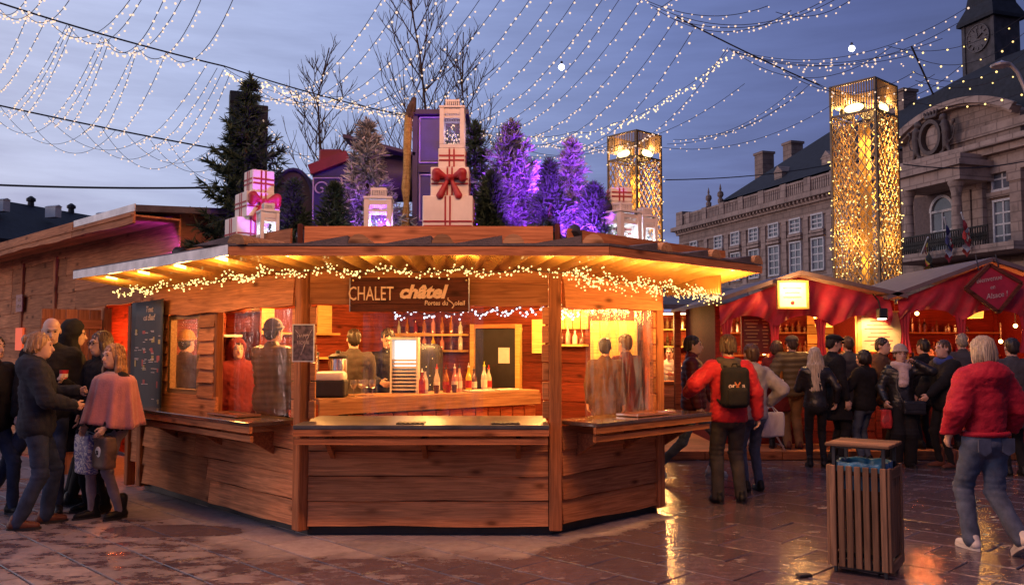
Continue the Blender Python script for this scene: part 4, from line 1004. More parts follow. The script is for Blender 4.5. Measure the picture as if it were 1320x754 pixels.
# dark doorway with a notice at the back
o, _ = panel(FGi, 617, 668, 424, 520, MT['black'], 'door', off=.05, th=.05)
m = MB(); a, b_ = FGi.s(671), FGi.s(614); 
panel(FGi, 669, 675, 418, 520, MT['yellow_panel'], 'door_frame', off=.07, th=.06); panel(FGi, 611, 616, 418, 520, MT['yellow_panel'], 'door_frame', off=.07, th=.06)
panel(FGi, 616.5, 668.5, 418, 423, MT['plank'], 'door_frame', off=.07, th=.06)
panel(FGi, 647, 661, 448, 468, MT['white'], 'door_notice', off=.085, th=.01)
panel(FGi, 690, 706, 412, 455, MT['bright_panel'], 'light_panel', off=.08)
# warm lamps in the bar (domes on the ceiling)
lamp_spots = [(-2.3, 9.7), (-1.0, 10.6), (-.9, 8.7), (.35, 10.2), (.95, 9.2), (-3.2, 10.6)]
for i, (x, y) in enumerate(lamp_spots):
    t = thing('ceiling_lamp', ('dome lamp on the chalet ceiling above the hooded figure', 'dome lamp on the chalet ceiling above the bartenders', 'dome lamp on the chalet ceiling just behind the name board', 'dome lamp on the chalet ceiling above the bottle row', 'dome lamp on the chalet ceiling behind the crinkled plastic', 'dome lamp on the chalet ceiling by the small side window')[i], 'lamp', (x, y, 2.37), 0, 'lamps inside the bar chalet')
    m = MB(); m.lathe([(.02, 0), (.09, -.01), (.10, -.05), (.085, -.055)], (0, 0, 0), 12); m.build('lamp_base', MT['dark_metal'], t)
    m = MB(); m.lathe([(.08, -.05), (.075, -.08), (.045, -.11), (.01, -.118)], (0, 0, 0), 12); m.build('lamp_dome', emis('lamp_dome_glow', (1, .55, .18), 6), t)
    plight('lamp_light', (0, 0, -.2), (1, .45, .11), (160, 160, 40, 115, 90, 160)[i], .07, t)
# ---- the bar counter inside
b0, b1 = at(406, 520, 9.05), at(690, 501, 10.9); BT = 1.10
b0.z = b1.z = 0; Fb = Face(b1, b0 - b1); bl = (b1 - b0).length
bar = thing('bar_counter', 'wooden bar counter with bottles and steel urns inside the chalet', 'counter', Fb.O, math.atan2(Fb.d.y, Fb.d.x))
m = MB(); m.bbox((bl / 2, -.22, BT - .03), (bl, .62, .06), .008); m.build('bar_top', MT['pale_wood'], bar)
m = board_mesh(bl, .13, .03, .002, 0); m.build('bar_edge', MT['pale_wood'], bar, M=Matrix.Translation((0, .075, BT - .17)))
n = 16
for i in range(n):
    m = MB(); m.bbox((0, 0, (BT - .30) / 2), (bl / n - .012, .03, BT - .30), .006); m.build('bar_plank', MT['plank'], bar, M=Matrix.Translation((bl * (i + .5) / n, 0, .11)))
def on_bar(px, back=.2): s = Fb.s(px); return Fb.P(s, BT + .002, -back)
# steel urns
for px, hgt, rad, lab in ((419, .44, .115, 'tall steel hot-drink urn standing behind the white-topped dispenser'), (458, .40, .105, 'shorter steel urn between the dispenser and the wine glasses')):
    p = on_bar(px, .38); t = thing('drink_urn', lab, 'urn', p, 0, 'steel urns on the bar')
    m = MB(); m.lathe([(rad, .02), (rad, hgt - .02), (rad * .97, hgt)], (0, 0, 0), 20); m.build('tank', MT['steel'], t, smooth='auto')
    m = MB(); m.lathe([(rad * 1.03, hgt), (rad * 1.03, hgt + .03), (rad * .6, hgt + .055), (.03, hgt + .06), (.025, hgt + .09), (.002, hgt + .095)], (0, 0, 0), 20); m.build('lid', MT['black'], t, smooth='auto')
    m = MB(); m.lathe([(rad * 1.04, 0), (rad * 1.04, .03)], (0, 0, 0), 20); m.build('base', MT['black'], t)
    m = MB(); m.tube([(0, -rad, .07), (0, -rad - .05, .07), (0, -rad - .055, .04)], .012, 6); m.box((0, -rad - .04, .095), (.012, .03, .03)); m.build('tap', MT['black'], t)
p = on_bar(434, .12); t = thing('drink_dispenser', 'dark box dispenser with a rounded white top at the end of the bar', 'dispenser', p, 0)
o = organic('body', [('b', (0, 0, .095), (.155, .10, .075), .02, .0)], .012, MT['black'], t)
o = organic('lid', [('b', (0, 0, .215), (.12, .075, .01), .045, .0)], .012, MT['white'], t)
m = MB(); m.lathe([(.03, 0), (.03, .015), (.018, .02)], (-.18, -.04, .06), 10, Matrix.Rotation(R(90), 3, 'Y')); m.build('knob', MT['ribbon'], t)
# wine glasses
def glass_prof(): return [(.035, 0), (.034, .004), (.005, .008), (.005, .075), (.03, .095), (.042, .13), (.036, .175)]
MT['clear'] = plastic_sheet('clear_glass', .30, .04)
for i, (px, bk) in enumerate(((463, .10), (470, .05), (478, .12), (483, .03))):
    m = MB(); m.lathe(glass_prof(), (0, 0, 0), 12); o = m.build('wine_glass', MT['clear'], None, smooth='auto'); o.location = on_bar(px, bk)
    tag(o, ('stemmed wine glass on the bar nearest the urns', 'second stemmed wine glass from the urns, toward the front edge', 'third stemmed wine glass from the urns, set back', 'stemmed wine glass farthest from the urns')[i], 'wine glass', 'wine glasses on the bar')
# bottles
bott = [(552, 'ribbon', .26, 'dark red syrup bottle with a pump, nearest the white cooler'), (559, 'clear', .27, 'clear bottle with a pourer just past the pump bottle'), (571, 'clear', .30, 'tall clear bottle with a conical neck in the row on the bar'), (586, 'amber', .29, 'amber bottle beside the dark tumbler on the bar'),
        (594, 'rose', .30, 'pink bottle with a pourer in the middle of the bar row'), (603, 'rose2', .30, 'rosy clear bottle left of the yellow one'), (612, 'yellow', .31, 'bright yellow liqueur bottle on the bar'), (622, 'dark', .27, 'short dark bottle right of the yellow one'), (632, 'clear', .32, 'pale tall bottle with a yellow-green cap'), (641, 'green', .28, 'clear bottle with a red cap closing the row on the bar')]
BC = {'ribbon': (.25, .02, .02), 'clear': (.6, .55, .5), 'amber': (.35, .12, .02), 'rose': (.6, .25, .22), 'rose2': (.7, .38, .3), 'yellow': (.75, .50, .03), 'dark': (.09, .04, .04), 'green': (.5, .5, .42)}
caps = {'ribbon': 'black', 'clear': 'white'}
BM = {k: plain('bottle_' + k, c, .08, 0, .05, coat=.6) for k, c in BC.items()}
capm = {'yellowcap': plain('yellow_cap', (.6, .55, .05), .4), 'redcap': plain('red_cap', (.6, .03, .03), .4)}
for i, (px, k, h, lab) in enumerate(bott):
    t = thing('bottle', lab, 'bottle', on_bar(px, .12 + .05 * (i % 2)), 0, 'bottles on the bar'); r = .037
    m = MB(); m.lathe([(r, 0), (r, h * .52), (r * .8, h * .62), (.014, h * .78), (.013, h * .9), (.015, h * .92)], (0, 0, 0), 12); bt_ = m.build('glass_body', BM[k], t, smooth='auto')
    m = MB(); m.lathe([(r + .001, h * .14), (r + .001, h * .42)], (0, 0, 0), 12); m.build('paper_label', MT['cream_card'] if i % 3 else MT['ribbon'], t)
    m = MB(); m.lathe([(.016, h * .92), (.015, h * .97), (.006, h * .98), (.004, h * 1.1)], (0, 0, 0), 8); m.build('cap', capm['yellowcap'] if px == 632 else capm['redcap'] if px in (641, 571) else MT['black'] if i % 2 else MT['white'], t)
for px, mm, lab in ((565, 'black', 'dark tumbler standing in front of the clear bottles'), (580, 'ribbon', 'small red glass at the edge of the bar'), (588, 'black', 'short dark jar before the amber bottle')):
    m = MB(); m.lathe([(.026, 0), (.033, .09), (.030, .09), (.024, .006)], (0, 0, 0), 12); o = m.build('tumbler', BM['dark' if mm == 'black' else 'ribbon'], None, smooth='auto'); o.location = on_bar(px, .03); tag(o, lab, 'tumbler')
for i, (px, l) in enumerate(((607, .34), (640, .30))):
    m = MB(); m.bbox((0, 0, .012), (l, .2, .02), .004); o = m.build('bar_tray', MT['cream_card'], None); o.location = on_bar(px + 10, -.0 - .0) + V(0, -.0, .0); o.location = Fb.P(Fb.s(px + 12), BT, .0 - .1 * 0 - .02); o.rotation_euler = (0, 0, math.atan2(Fb.d.y, Fb.d.x)); tag(o, ('long pale drip tray under the middle bottles', 'short pale drip tray at the far end of the bar')[i], 'drip tray')
# white lit cooler, dark cowl machine
p = on_bar(548, .42); p.z = BT
t = thing('display_cooler', 'bright white lit cooler with stacked shelves behind the bottles', 'cooler', p)
m = MB(); w_, h_ = .30, .62
m.box((0, .12, h_ / 2), (w_, .02, h_)); 
for sx_ in (-1, 1): m.box((sx_ * w_ / 2, 0, h_ / 2), (.02, .26, h_))
m.box((0, 0, h_ + .012), (w_ + .02, .26, .024)); m.build('cabinet', MT['white'], t)
m = MB(); m.box((0, .10, h_ / 2 + .14), (w_ - .03, .012, h_ * .5)); m.build('light_panel', emis('cooler_light', (1, .9, .8), 1.7, True), t)
for k in range(9):
    m = MB(); m.box((0, -.01, .04 + k * .042), (w_ - .03, .2, .02)); m.build('shelf', MT['white'], t)
p = Fb.P(Fb.s(592), 0, -1.0)
t = thing('drinks_machine', 'large dark rounded machine hung with tiny lights behind the bottles', 'machine', V(p.x, p.y, .1))
organic('cowl', [('b', (0, 0, .85), (.26, .16, .62), .10, .0)], .03, MT['black'], t)
m = MB(); rr_ = random.Random(5)
for k in range(46): m.ico((rr_.uniform(-.3, .3), -.29, rr_.uniform(1.0, 1.6)), .006)
tag(m.build('light_dots', MT['bulb_gold'], t), kind='stuff')
# ---- clear plastic sheets in the hatches
def sheet(face, px0, px1, z0, z1, matn, off, lab):
    a, b_ = sorted((face.s(px0), face.s(px1))); ph = brs.uniform(0, 6)
    m = MB(); m.grid(lambda u, v: V((b_ - a) * u, .012 * math.sin(11 * u + ph) * (1 - v * .4) + .006 * math.sin(31 * u + 3 * v), (z1 - z0) * v), 26, 6)
    return m.build('plastic_sheet', matn, chalet, M=face.M(a, z0, off), smooth=True)
sheet(FF, 468, 623, CT + .02, 2.0, MT['sheet'], -.03, '')
sheet(FR, 752, 838, CT + .02, 2.0, MT['sheet2'], .02, '')
sheet(FL, 300, 377, CT + .02, 1.98, MT['sheet'], -.03, '')
# thin wire edges of the sheet
# ---- things fixed to the outside
sb = FF.P(FF.s(530), 0, .10); sw, sh_ = 155 * sb.y / F, 44 * sb.y / F; zc_ = FF.z(530, 380, .1)
sign = thing('name_board', 'dark wooden name board with carved cream lettering over the middle hatch', 'sign', (sb.x, sb.y, zc_))
sm_ = board_mesh(sw, sh_ * .77, .025, .0005, 0); sm_.build('board', MT['sign_wood'], sign, M=Matrix.Translation((sw / 2, 0, -sh_ / 2 + sh_ * .23)) @ Matrix.Rotation(math.pi, 4, 'Z'))
sm_ = board_mesh(sw, sh_ * .22, .022, .0005, 0); sm_.build('board', MT['sign_wood'], sign, M=Matrix.Translation((sw / 2, 0, -sh_ / 2)) @ Matrix.Rotation(math.pi, 4, 'Z'))
k_ = sb.y / F
def ontext(txt, px, py, hpx, **kw):
    return text_mesh(txt, 1.0 * hpx * k_ * 1.38, face_M(((px - 530) * k_, -.030, (380 - py) * k_), (1, 0, 0)), MT['cream_print'], sign, **kw)
ontext('CHALET', 480.5, 379.5, 18.5, sx=.62, off=.001)
ontext('ch\u00e2tel', 546, 377, 17, shear=.28, off=.007, sx=1.06)
ontext('Portes du', 564.5, 391, 6.2, off=.001, sx=.9, shear=.1)
ontext('oleil', 594.5, 391, 6.2, off=.001, sx=.95, shear=.1)
m = MB(); m.tube([V((580 - 530) * k_, -.031, (380 - 384) * k_), V((579.5 - 530) * k_, -.031, (380 - 386.5) * k_), V((585 - 530) * k_, -.031, (380 - 390.5) * k_), V((587.5 - 530) * k_, -.031, (380 - 394) * k_), V((585 - 530) * k_, -.031, (380 - 397.5) * k_)], .0055, 6); m.build('swash', MT['cream_print'], sign)
for px in (457.5, 603): 
    m = MB(); m.ico(((px - 530) * k_, -.03, (380 - 362) * k_), .011, 1, (1, .5, 1)); m.build('screw', plain('brass', (.6, .4, .15), .3, 1), sign, smooth=True)
for sx_ in (-1, 1):
    m = MB(); m.box((sx_ * (sw / 2 - .006), -.0275, .0), (.006, .004, sh_)); m.build('edge_strip', MT['zinc'], sign)
# poster on the corner post
p = FL.P(.02, 0, 0); pp = at(391, 442, 7.34)
post_ = thing('poster', 'small framed grey poster hung on the post beside the middle hatch', 'poster', pp)
m = MB(); w_, h_ = 27 * pp.y / F, 47 * pp.y / F
for sx_ in (-1, 1): m.box((sx_ * w_ / 2, 0, 0), (.008, .012, h_ + .008))
for sz in (-1, 1): m.box((0, 0, sz * h_ / 2), (w_ - .008, .012, .008))
m.build('frame', MT['white'], post_)
m = MB(); m.box((0, .002, 0), (w_ - .006, .006, h_ - .006)); m.build('print', plain('grey_poster_print', (.17, .11, .11), .5, var=.4, scale=30), post_)
for k, (txt, zz, sz) in enumerate((('HAPPY', .055, .045), ('HOUR', .0, .045))): text_mesh(txt, sz, face_M((0, -.003, zz), (1, 0, 0)), MT['chalk'], post_, sx=.8)
m = MB(); m.tube([(.07, -.003, .11), (.03, -.003, .03), (-.02, -.003, -.1)], .003, 4); m.tube([(-.07, -.003, .11), (-.02, -.003, .05)], .003, 4); m.build('print_stroke', MT['chalk'], post_)
# tall menu board by the small window
mc = onp(190, 470, FL.P(0, 0, .12), FL.n); z0, z1 = FL.z(190, 549, .12), FL.z(190, 388, .12)
wid = abs(FL.s(170) - FL.s(209)) * 1.0
menu = thing('menu_board', 'tall black menu banner with chalky drawings beside the doorway', 'menu board', V(mc.x, mc.y, z0), math.atan2(-FL.d.y, -FL.d.x))
hm = z1 - z0
m = MB(); m.grid(lambda u, v: V((u - .5) * wid, .03 * math.sin(math.pi * u) - .015, hm * v + .02 * (u - .5) * v), 8, 8); o = m.build('sheet', MT['black'], menu, smooth=True)
sd_ = o.modifiers.new('thick', 'SOLIDIFY'); sd_.thickness = .004
# lettering and scribbles
fm = lambda x, z: face_M((x * wid, -.022 + .03 * math.sin(math.pi * (x + .5)) - .001, z * hm), (1, 0, 0))
text_mesh('Tout', .10, fm(0, .93), MT['chalk'], menu, shear=.2); text_mesh('est chaud', .10, fm(0, .865), MT['chalk'], menu, shear=.2, sx=.8)
rr_ = random.Random(4); MT['chalk_red'] = plain('red_print', (.40, .09, .08), .8); MT['chalk_gold'] = plain('ochre_print', (.42, .30, .12), .8)
for nm, mm, cnt, wd in (('price_lines', 'chalk', 46, .09), ('red_drawing', 'chalk_red', 12, .05), ('ochre_drawing', 'chalk_gold', 9, .05)):
    m = MB()
    for k in range(cnt):
        x = rr_.choice((-.33, -.12, .12, .33)) + rr_.uniform(-.06, .06); z = rr_.choice((.10, .22, .34, .45, .52, .60, .67, .74)) + rr_.uniform(-.025, .025)
        if mm == 'chalk': sx_, sz = wd * rr_.uniform(.6, 1.5), .008
        else: sx_, sz = rr_.uniform(.03, .07), rr_.uniform(.03, .09)
        m.box((x * wid, -.017 + .03 * math.sin(math.pi * (x + .5)) - .003, z * hm), (sx_, .003, sz))
    tag(m.build(nm, MT[mm], menu), kind='stuff')
# ---- strings of lights under the canopy
def garland(face_pts, n, spread, lab, matn='bulb_gold', r=.0078, waves=5, drop=.10, watt=14, nl=3, col=(1, .50, .12), sagz=.0, lout=V(0, 0, 0), extra=0):
    p = face_pts; rr = random.Random(n); ctr = (p[0] + p[-1]) / 2
    t = thing('fairy_light_garland', lab, 'string lights', ctr, 0, 'fairy-light garlands on the bar chalet')
    w_ = []
    m = MB(); N2 = 60
    def curve(u):
        x = u * (len(p) - 1); i = min(int(x), len(p) - 2); q = p[i].lerp(p[i + 1], x - i)
        return q - ctr + V(0, 0, -drop * abs(math.sin(math.pi * waves * u)) ** .8)
    m.tube([curve(i / N2) for i in range(N2 + 1)], .004, 4); m.build('wire', MT['wire'], t)
    m = MB()
    for k in range(n):
        u = rr.random(); q = curve(u) + V(rr.gauss(0, spread * .5), rr.gauss(0, spread * .5), rr.gauss(-.01, spread)); m.ico(q, r * rr.uniform(.75, 1.2), 0)
    tag(m.build('bulb', MT[matn], t), kind='stuff')
    for k in range(nl): plight('garland_light', curve((k + .5) / nl) + V(0, 0, .02) + lout, col, watt, .06, t)
    if extra: plight('garland_light', curve(.93) + V(0, 0, -.06) + lout, col, extra, .10, t)
    return t
gz = ZE - .11
garland([Lo + NL * -.42 + V(0, 0, gz) + VV * 0, Bo + NL * -.30 + NF * -.1 + V(0, 0, gz + .02)], 260, .024, 'dense golden garland under the white-edged side of the canopy, above the menu banner', watt=10, nl=4, drop=.05, lout=NL * .15)
garland([Bo + V(.12, .36, gz + .04), Co + V(-.1, .36, gz + .04)], 270, .022, 'golden garland looping along the canopy above the name board', watt=8, nl=4, drop=.045, lout=NF * .2)
garland([Co + NR * -.32 + V(-.05, 0, gz - .01), Ro + NR * -.35 - VV * .15 + V(0, 0, gz - .08)], 420, .038, 'thickest golden garland, under the canopy corner facing the red stalls', watt=12, nl=5, drop=.05, lout=NR * .22, extra=38)
garland([FF.P(.1, 2.0, -.12), FF.P(FF.s(500), 1.96, -.12)], 85, .018, 'cold white fairy lights hanging just inside the middle hatch', 'bulb_white', .010, 6, .05, 2, 1, (.8, .85, 1))
garland([FR.P(LE - .1, 1.98, -.1), FR.P(LE - .45, 1.95, -.1)], 22, .016, 'short run of cold white fairy lights beside the corner post', 'bulb_white', .010, 2, .04, 1, 1, (.8, .85, 1))

# ================================================================ the long timber hall behind
hall = thing('timber_hall', 'long plank-clad timber hall with a low roof and open plank door', 'hall', (0, 0, 0))
FH = Face(A, U)
HLEN = 9.5; ZEV = 3.02
sD0, sD1 = FH.s(173), FH.s(141)
for i in range(13):
    z0 = .06 + i * .232; z1 = z0 + .252
    if z0 < 2.05:
        board(FH, sD1 + .08, sD1 + 1.9, z0, z1, parent=hall); board(FH, sD1 + 1.92, sD1 + 3.4, z0, z1, parent=hall, off=.01); board(FH, sD1 + 3.42, HLEN, z0, z1, parent=hall)
        if i > 0: board(FH, .03, sD0 - .06, z0, z1, parent=hall)
    else:
        sx_ = sD1 + 1.3 + brs.uniform(-.3, .3); board(FH, -.9, sx_, z0, z1, parent=hall, wav=.012); board(FH, sx_ + .004, sD1 + 4.0, z0, z1, parent=hall, wav=.012); board(FH, sD1 + 4.02, HLEN, z0, z1, parent=hall)
for s in (sD0 - .03, sD1 + .04, sD1 + 1.91, sD1 + 3.41): post(FH, s, .02, 2.12 if s < sD1 + 1 else 2.9, .09, .10, .01, parent=hall)
for k in range(5):
    board(FH, sD1 + 1.75, sD1 + 2.1, .3 + k * .36, .3 + k * .36 + .3, .03, parent=hall, name='corner_board', th=.05)
# roof: eave over the wall, long slope back
def roof_piece(s0, s1, ov, z, matn, th=.07, back=3.6, rise=.30):
    m = MB(); P_ = lambda s, o, z_: FH.P(s, z_, o)
    vs = [P_(s0, ov, z), P_(s1, ov, z), P_(s1, -back, z + rise), P_(s0, -back, z + rise)]; m.prism(vs, (0, 0, th)); o = m.build('roof', MT[matn], hall); return o
rA = roof_piece(-1.05, HLEN + .4, .55, ZEV + .02, 'felt')
board(FH, sD1 - .35, HLEN + .4, ZEV - .1, ZEV + .09, .553, parent=hall, name='fascia_board', th=.03); board(FH, -1.05, sD1 - .36, ZEV - .1, ZEV + .02, .553, parent=hall, name='fascia_board', th=.03)
board(FH, -1.05, sD1 - .36, ZEV + .022, ZEV + .10, .553, parent=hall, name='flashing', th=.012, wav=0, lap=0, mat_='zinc')
for k in range(5): 
    m = board_mesh(HLEN + 1.4, .11, .02, .001, 0); o = m.build('soffit_board', MT['plank'], hall, M=FH.M(-1.03, ZEV - .01, .06 + k * .105) @ Matrix.Rotation(R(-90), 4, 'X'))
P_ = FH.P
m = MB()
for s, o_ in ((HLEN + .02, 0),): m.prism([P_(s, 0, 0), P_(s, 3.0, 0), P_(s, 3.28, -3.6), P_(s, 0, -3.6)], FH.d * .05)
m.build('end_wall', MT['plank'], hall)
# open plank door
hinge = FH.P(sD1 + .03, 0, .08); free = at(50, 500, 10.45); free.z = 0
Fd = Face(hinge, free - hinge); dl = min((free - hinge).length, .95)
for k in range(5):
    m = MB(); m.bbox((0, 0, 1.03), (dl / 5 - .008, .035, 2.0), .005); pk = m.build('door_plank', MT['plank'], hall)
    Rm = Matrix.Rotation(R(90), 4, 'Y'); pk.data.transform(Rm.inverted()); pk.matrix_local = Fd.M(dl * (k + .5) / 5, .06, 0) @ Rm
for z_ in (.35, 1.85):
    m = board_mesh(dl, .12, .025, .001, 0); m.build('door_ledge', MT['post'], hall, M=Fd.M(0, z_, .02)); m = board_mesh(dl, .12, .025, .001, 0); m.build('door_ledge', MT['post'], hall, M=Fd.M(0, z_, -.045))
for off in (.031, -.031):
    m = MB(); m.bar((0.03, 0, .5), (dl - .03, 0, 1.84), .1, .02, up=(0, 1, 0)); m.build('door_brace', MT['post'], hall, M=Fd.M(0, 0, off))
# red-lit store behind the doorway
Fi = Face(FH.P(-.1, 0, -1.1), FH.d)
for k in range(9): board(Fi, -.6, 6.4, .05 + k * .25, .05 + (k + 1) * .25 + .01, parent=hall, name='inner_board', mat_='plank_red')
for z_ in (1.25, 1.75):
    m = board_mesh(1.6, .03, .25, 0, 0); m.build('inner_shelf', MT['white'], hall, M=Fi.M(-.2, z_, .03))
lp = thing('store_lamp', 'bare warm bulb glowing inside the red store doorway', 'lamp', FH.P(sD1 + .7, 2.05, -.55))
m = MB(); m.ico((0, 0, 0), .03, 1); m.build('bulb', emis('store_bulb', (1, .5, .2), 20), lp); m = MB(); m.tube([(0, 0, .03), (0, 0, .25)], .012, 6); m.build('cord', MT['wire'], lp); plight('store_light', (0, 0, -.08), (1, .22, .05), 75, .05, lp); plight('store_light', FH.d * 1.6 + V(0, 0, -.3), (1, .20, .05), 60, .08, lp)
# small notice and the red-lit hatch further along
p = FH.P(FH.s(33), FH.z(33, 391), .08); t = thing('small_notice', 'small pale pink notice on the plank wall of the hall', 'notice', p, math.atan2(-FH.d.y, -FH.d.x))
m = MB(); m.box((0, 0, 0), (.30, .015, .26)); m.build('board', plain('pink_board', (.45, .20, .17), .6), t)
text_mesh('VIN', .085, face_M((0, -.009, .05), (1, 0, 0)), MT['cream_print'], t); text_mesh('CHAUD', .07, face_M((0, -.009, -.05), (1, 0, 0)), MT['cream_print'], t, sx=.8)
s0 = FH.s(32); m = MB(); m.box((0, 0, 0), (.34, .03, .34)); m.build('lit_hatch', glow('red_lit_hatch', (.3, .03, .02), (1, .12, .03), .7), hall, M=FH.M(s0, FH.z(32, 437), .05))

# more dressing on the back walls of the bar: shelves with bottles, hung pans, coats
rr_ = random.Random(31)
for (fc, x0, x1, py) in ((FGi, 505, 606, 432), (FGi, 505, 606, 452), (FGi, 716, 760, 445)):
    a, b_ = sorted((fc.s(x0), fc.s(x1))); z_ = fc.z((x0 + x1) / 2, py); m = MB(); m.box(((a + b_) / 2, .09, z_), (b_ - a, .18, .03)); m.build('shelf', MT['yellow_panel'], chalet, M=fc.M(0, 0, .03))
    n = 9 if x1 < 700 else 5
    for k in range(n):
        h = rr_.uniform(.18, .28); r = .035; m = MB(); m.lathe([(r, 0), (r, h * .55), (.013, h * .75), (.013, h)], (0, 0, 0), 10)
        o = m.build('shelf_bottle', BM[rr_.choice(list(BM))], None, smooth='auto'); o.location = fc.P(a + (b_ - a) * (k + .5) / n, z_ + .017, .12)
        tag(o, ORD[k] + (' bottle from the dark doorway on the upper wall shelf' if py == 432 and x1 < 700 else ' bottle from the dark doorway on the lower wall shelf' if x1 < 700 else ' bottle from the end-post side on the short shelf behind the plastic'), 'bottle', 'bottles on the wall shelf %d' % py if x1 < 700 else 'bottles on the short shelf')
for k in range(4): panel(FGi, 722 + 10 * k, 730.5 + 10 * k, 400, 424, MT['yellow_panel'], 'panel_board', off=.06)

g0, g1 = FGi.P(FGi.s(714), 2.16, .35), FGi.P(FGi.s(826), 2.14, .35)
garland([g0, g1], 150, .03, 'golden bulbs added inside in place of reflections in the crinkled plastic', 'bulb_gold', .012, 4, .06, 46, 3)  # garland added inside in place of bulbs reflected in the sheet
for k in range(5): panel(FGi, 764 + 12 * k, 775.6 + 12 * k, 414, 470, MT['yellow_panel'], 'panel_board', off=.06)
# ================================================================ on the roof platform
PUR = (.30, .035, 1.0)
def deck_at(px, Y): p = at(px, 300, Y); return V(p.x, Y, DECK)
def zat(px, py, Y): return at(px, py, Y).z
def bow(parent, c, s, M3):
    pr = []
    T = lambda x, y, z: tuple(Vector(c) + M3 @ V(x * s, y * s, z * s))
    for sx in (-1, 1):
        pr += [('c', T(sx * .02, 0, 0), T(sx * .095, -.015, .035), .016 * s, .036 * s, .01), ('c', T(sx * .095, -.015, .035), T(sx * .10, -.012, -.01), .034 * s, .03 * s, .01), ('c', T(sx * .01, 0, -.01), T(sx * .07, -.012, -.14), .014 * s, .030 * s, .008)]
    pr += [('e', T(0, -.015, 0), (.024 * s, .022 * s, .026 * s), .005)]
    return organic('bow', pr, .009 * s, MT['ribbon'], parent)
def gift(loc, w, d, h, rz, lab, bowed=False, matn='cream_card', ribm='ribbon'):
    t = thing('gift_box', lab, 'gift box', loc, rz, 'giant gift boxes on the chalet roof')
    m = MB(); m.bbox((0, 0, h * .5), (w, d, h), .006); m.build('box', MT[matn], t)
    rw = .016
    for off in (-.022, .022):
        m = MB(); e = .004
        for sy in (-1, 1):
            m.box((off, sy * (d / 2 + e / 2), h / 2), (rw, e, h - .014)); m.box((0, sy * (d / 2 + e * .9), h * .5 + off), (w - .014, e * .8, rw))
        for sx in (-1, 1):
            m.box((sx * (w / 2 + e / 2), off, h / 2), (e, rw, h - .014)); m.box((sx * (w / 2 + e * .9), 0, h * .5 + off), (e * .8, d - .014, rw))
        m.box((off, 0, h + e / 2), (rw, d, e)); m.build('ribbon', MT[ribm], t)
    if bowed: bow(t, (0, -d / 2 - .02, h * .62), 1.25, Matrix.Identity(3))
    return t
MT['lantern_white'] = plain('lantern_paint', (.72, .66, .62), .5, var=.05)
MT['garland_green'] = plain('fir_garland', (.03, .06, .035), .8, var=.3)
def lantern(loc, w, h, rz, lab, lights='bulb_white', watt=3, col=(.8, .85, 1), blue=False):
    t = thing('giant_lantern', lab, 'lantern', loc, rz, 'giant white lanterns on the chalet roof'); p = .022 * w / .25
    bw = w; hb = h * .80
    m = MB(); m.bbox((0, 0, .02), (bw, bw, .04), .004); m.build('base', MT['lantern_white'], t)
    for sx in (-1, 1):
        for sy in (-1, 1):
            m = MB(); m.box((sx * (bw / 2 - p), sy * (bw / 2 - p), (.04 + hb) / 2), (2 * p, 2 * p, hb - .042)); m.build('corner_post', MT['lantern_white'], t)
    # slotted collar
    m = MB(); z0 = hb - .20 * h
    for k in range(4):
        Mz = Matrix.Rotation(k * math.pi / 2, 3, 'Z')
        m.box(Mz @ V(0, -bw / 2 + p, z0 + .012), (bw - 4 * p - .002, p, .02), Mz); m.box(Mz @ V(0, -bw / 2 + p, hb - .03), (bw - 4 * p - .002, p, .045), Mz)
        n = 9
        for i in range(n): m.box(Mz @ V((i - (n - 1) / 2) * (bw - 4 * p) / n, -bw / 2 + p, z0 + .06), (.007, p * .8, .09), Mz)
    m.build('slotted_collar', MT['lantern_white'], t)
    m = MB(); m.bbox((0, 0, hb + .012), (bw * 1.06, bw * 1.06, .022), .004); m.build('roof_plate', MT['lantern_white'], t)
    m = MB(); c = bw * .58; m.box((0, 0, hb + .03), (c, c, .014))
    for k in range(4):
        Mz = Matrix.Rotation(k * math.pi / 2, 3, 'Z')
        for i in range(7): m.box(Mz @ V((i - 3) * c / 7, -c / 2 + .008, hb + .035 + h * .07), (c / 14, .012, h * .14 - .01), Mz)
    m.box((0, 0, h * .97), (c, c, h * .04)); m.build('cap', MT['lantern_white'], t)
    m = MB()
    for k in range(4):
        Mz = Matrix.Rotation(k * math.pi / 2, 3, 'Z'); m.box(Mz @ V(0, -bw / 2 + p * 1.3, (z0 + .04) / 2), (bw - 4 * p, .004, z0 - .05), Mz)
    m.build('pane', MT['glass'], t)
    rr = random.Random(int(loc[0] * 100)); m = MB(); g = MB()
    for k in range(38):
        q = V(rr.uniform(-.32, .32) * bw, rr.uniform(-.32, .32) * bw, .05 + rr.random() ** 1.3 * (z0 - .1)); m.ico(q, .008, 0)
    tag(m.build('bulb', MT[lights], t), kind='stuff')
    for k in range(160):
        q = V(rr.uniform(-.30, .30) * bw, rr.uniform(-.30, .30) * bw, .05 + rr.random() ** 1.6 * (z0 - .1)); d = V(rr.gauss(0, 1), rr.gauss(0, 1), rr.gauss(0, 1)).normalized() * .05; e = d.cross(V(0, 0, 1)).normalized() * .006
        g.add([q - e, q + e, q + d], [(0, 1, 2)])
    tag(g.build('fir_sprig', MT['garland_green'], t), kind='stuff')
    plight('lantern_light', (0, 0, z0 * .6), col, watt, .04, t)
    return t
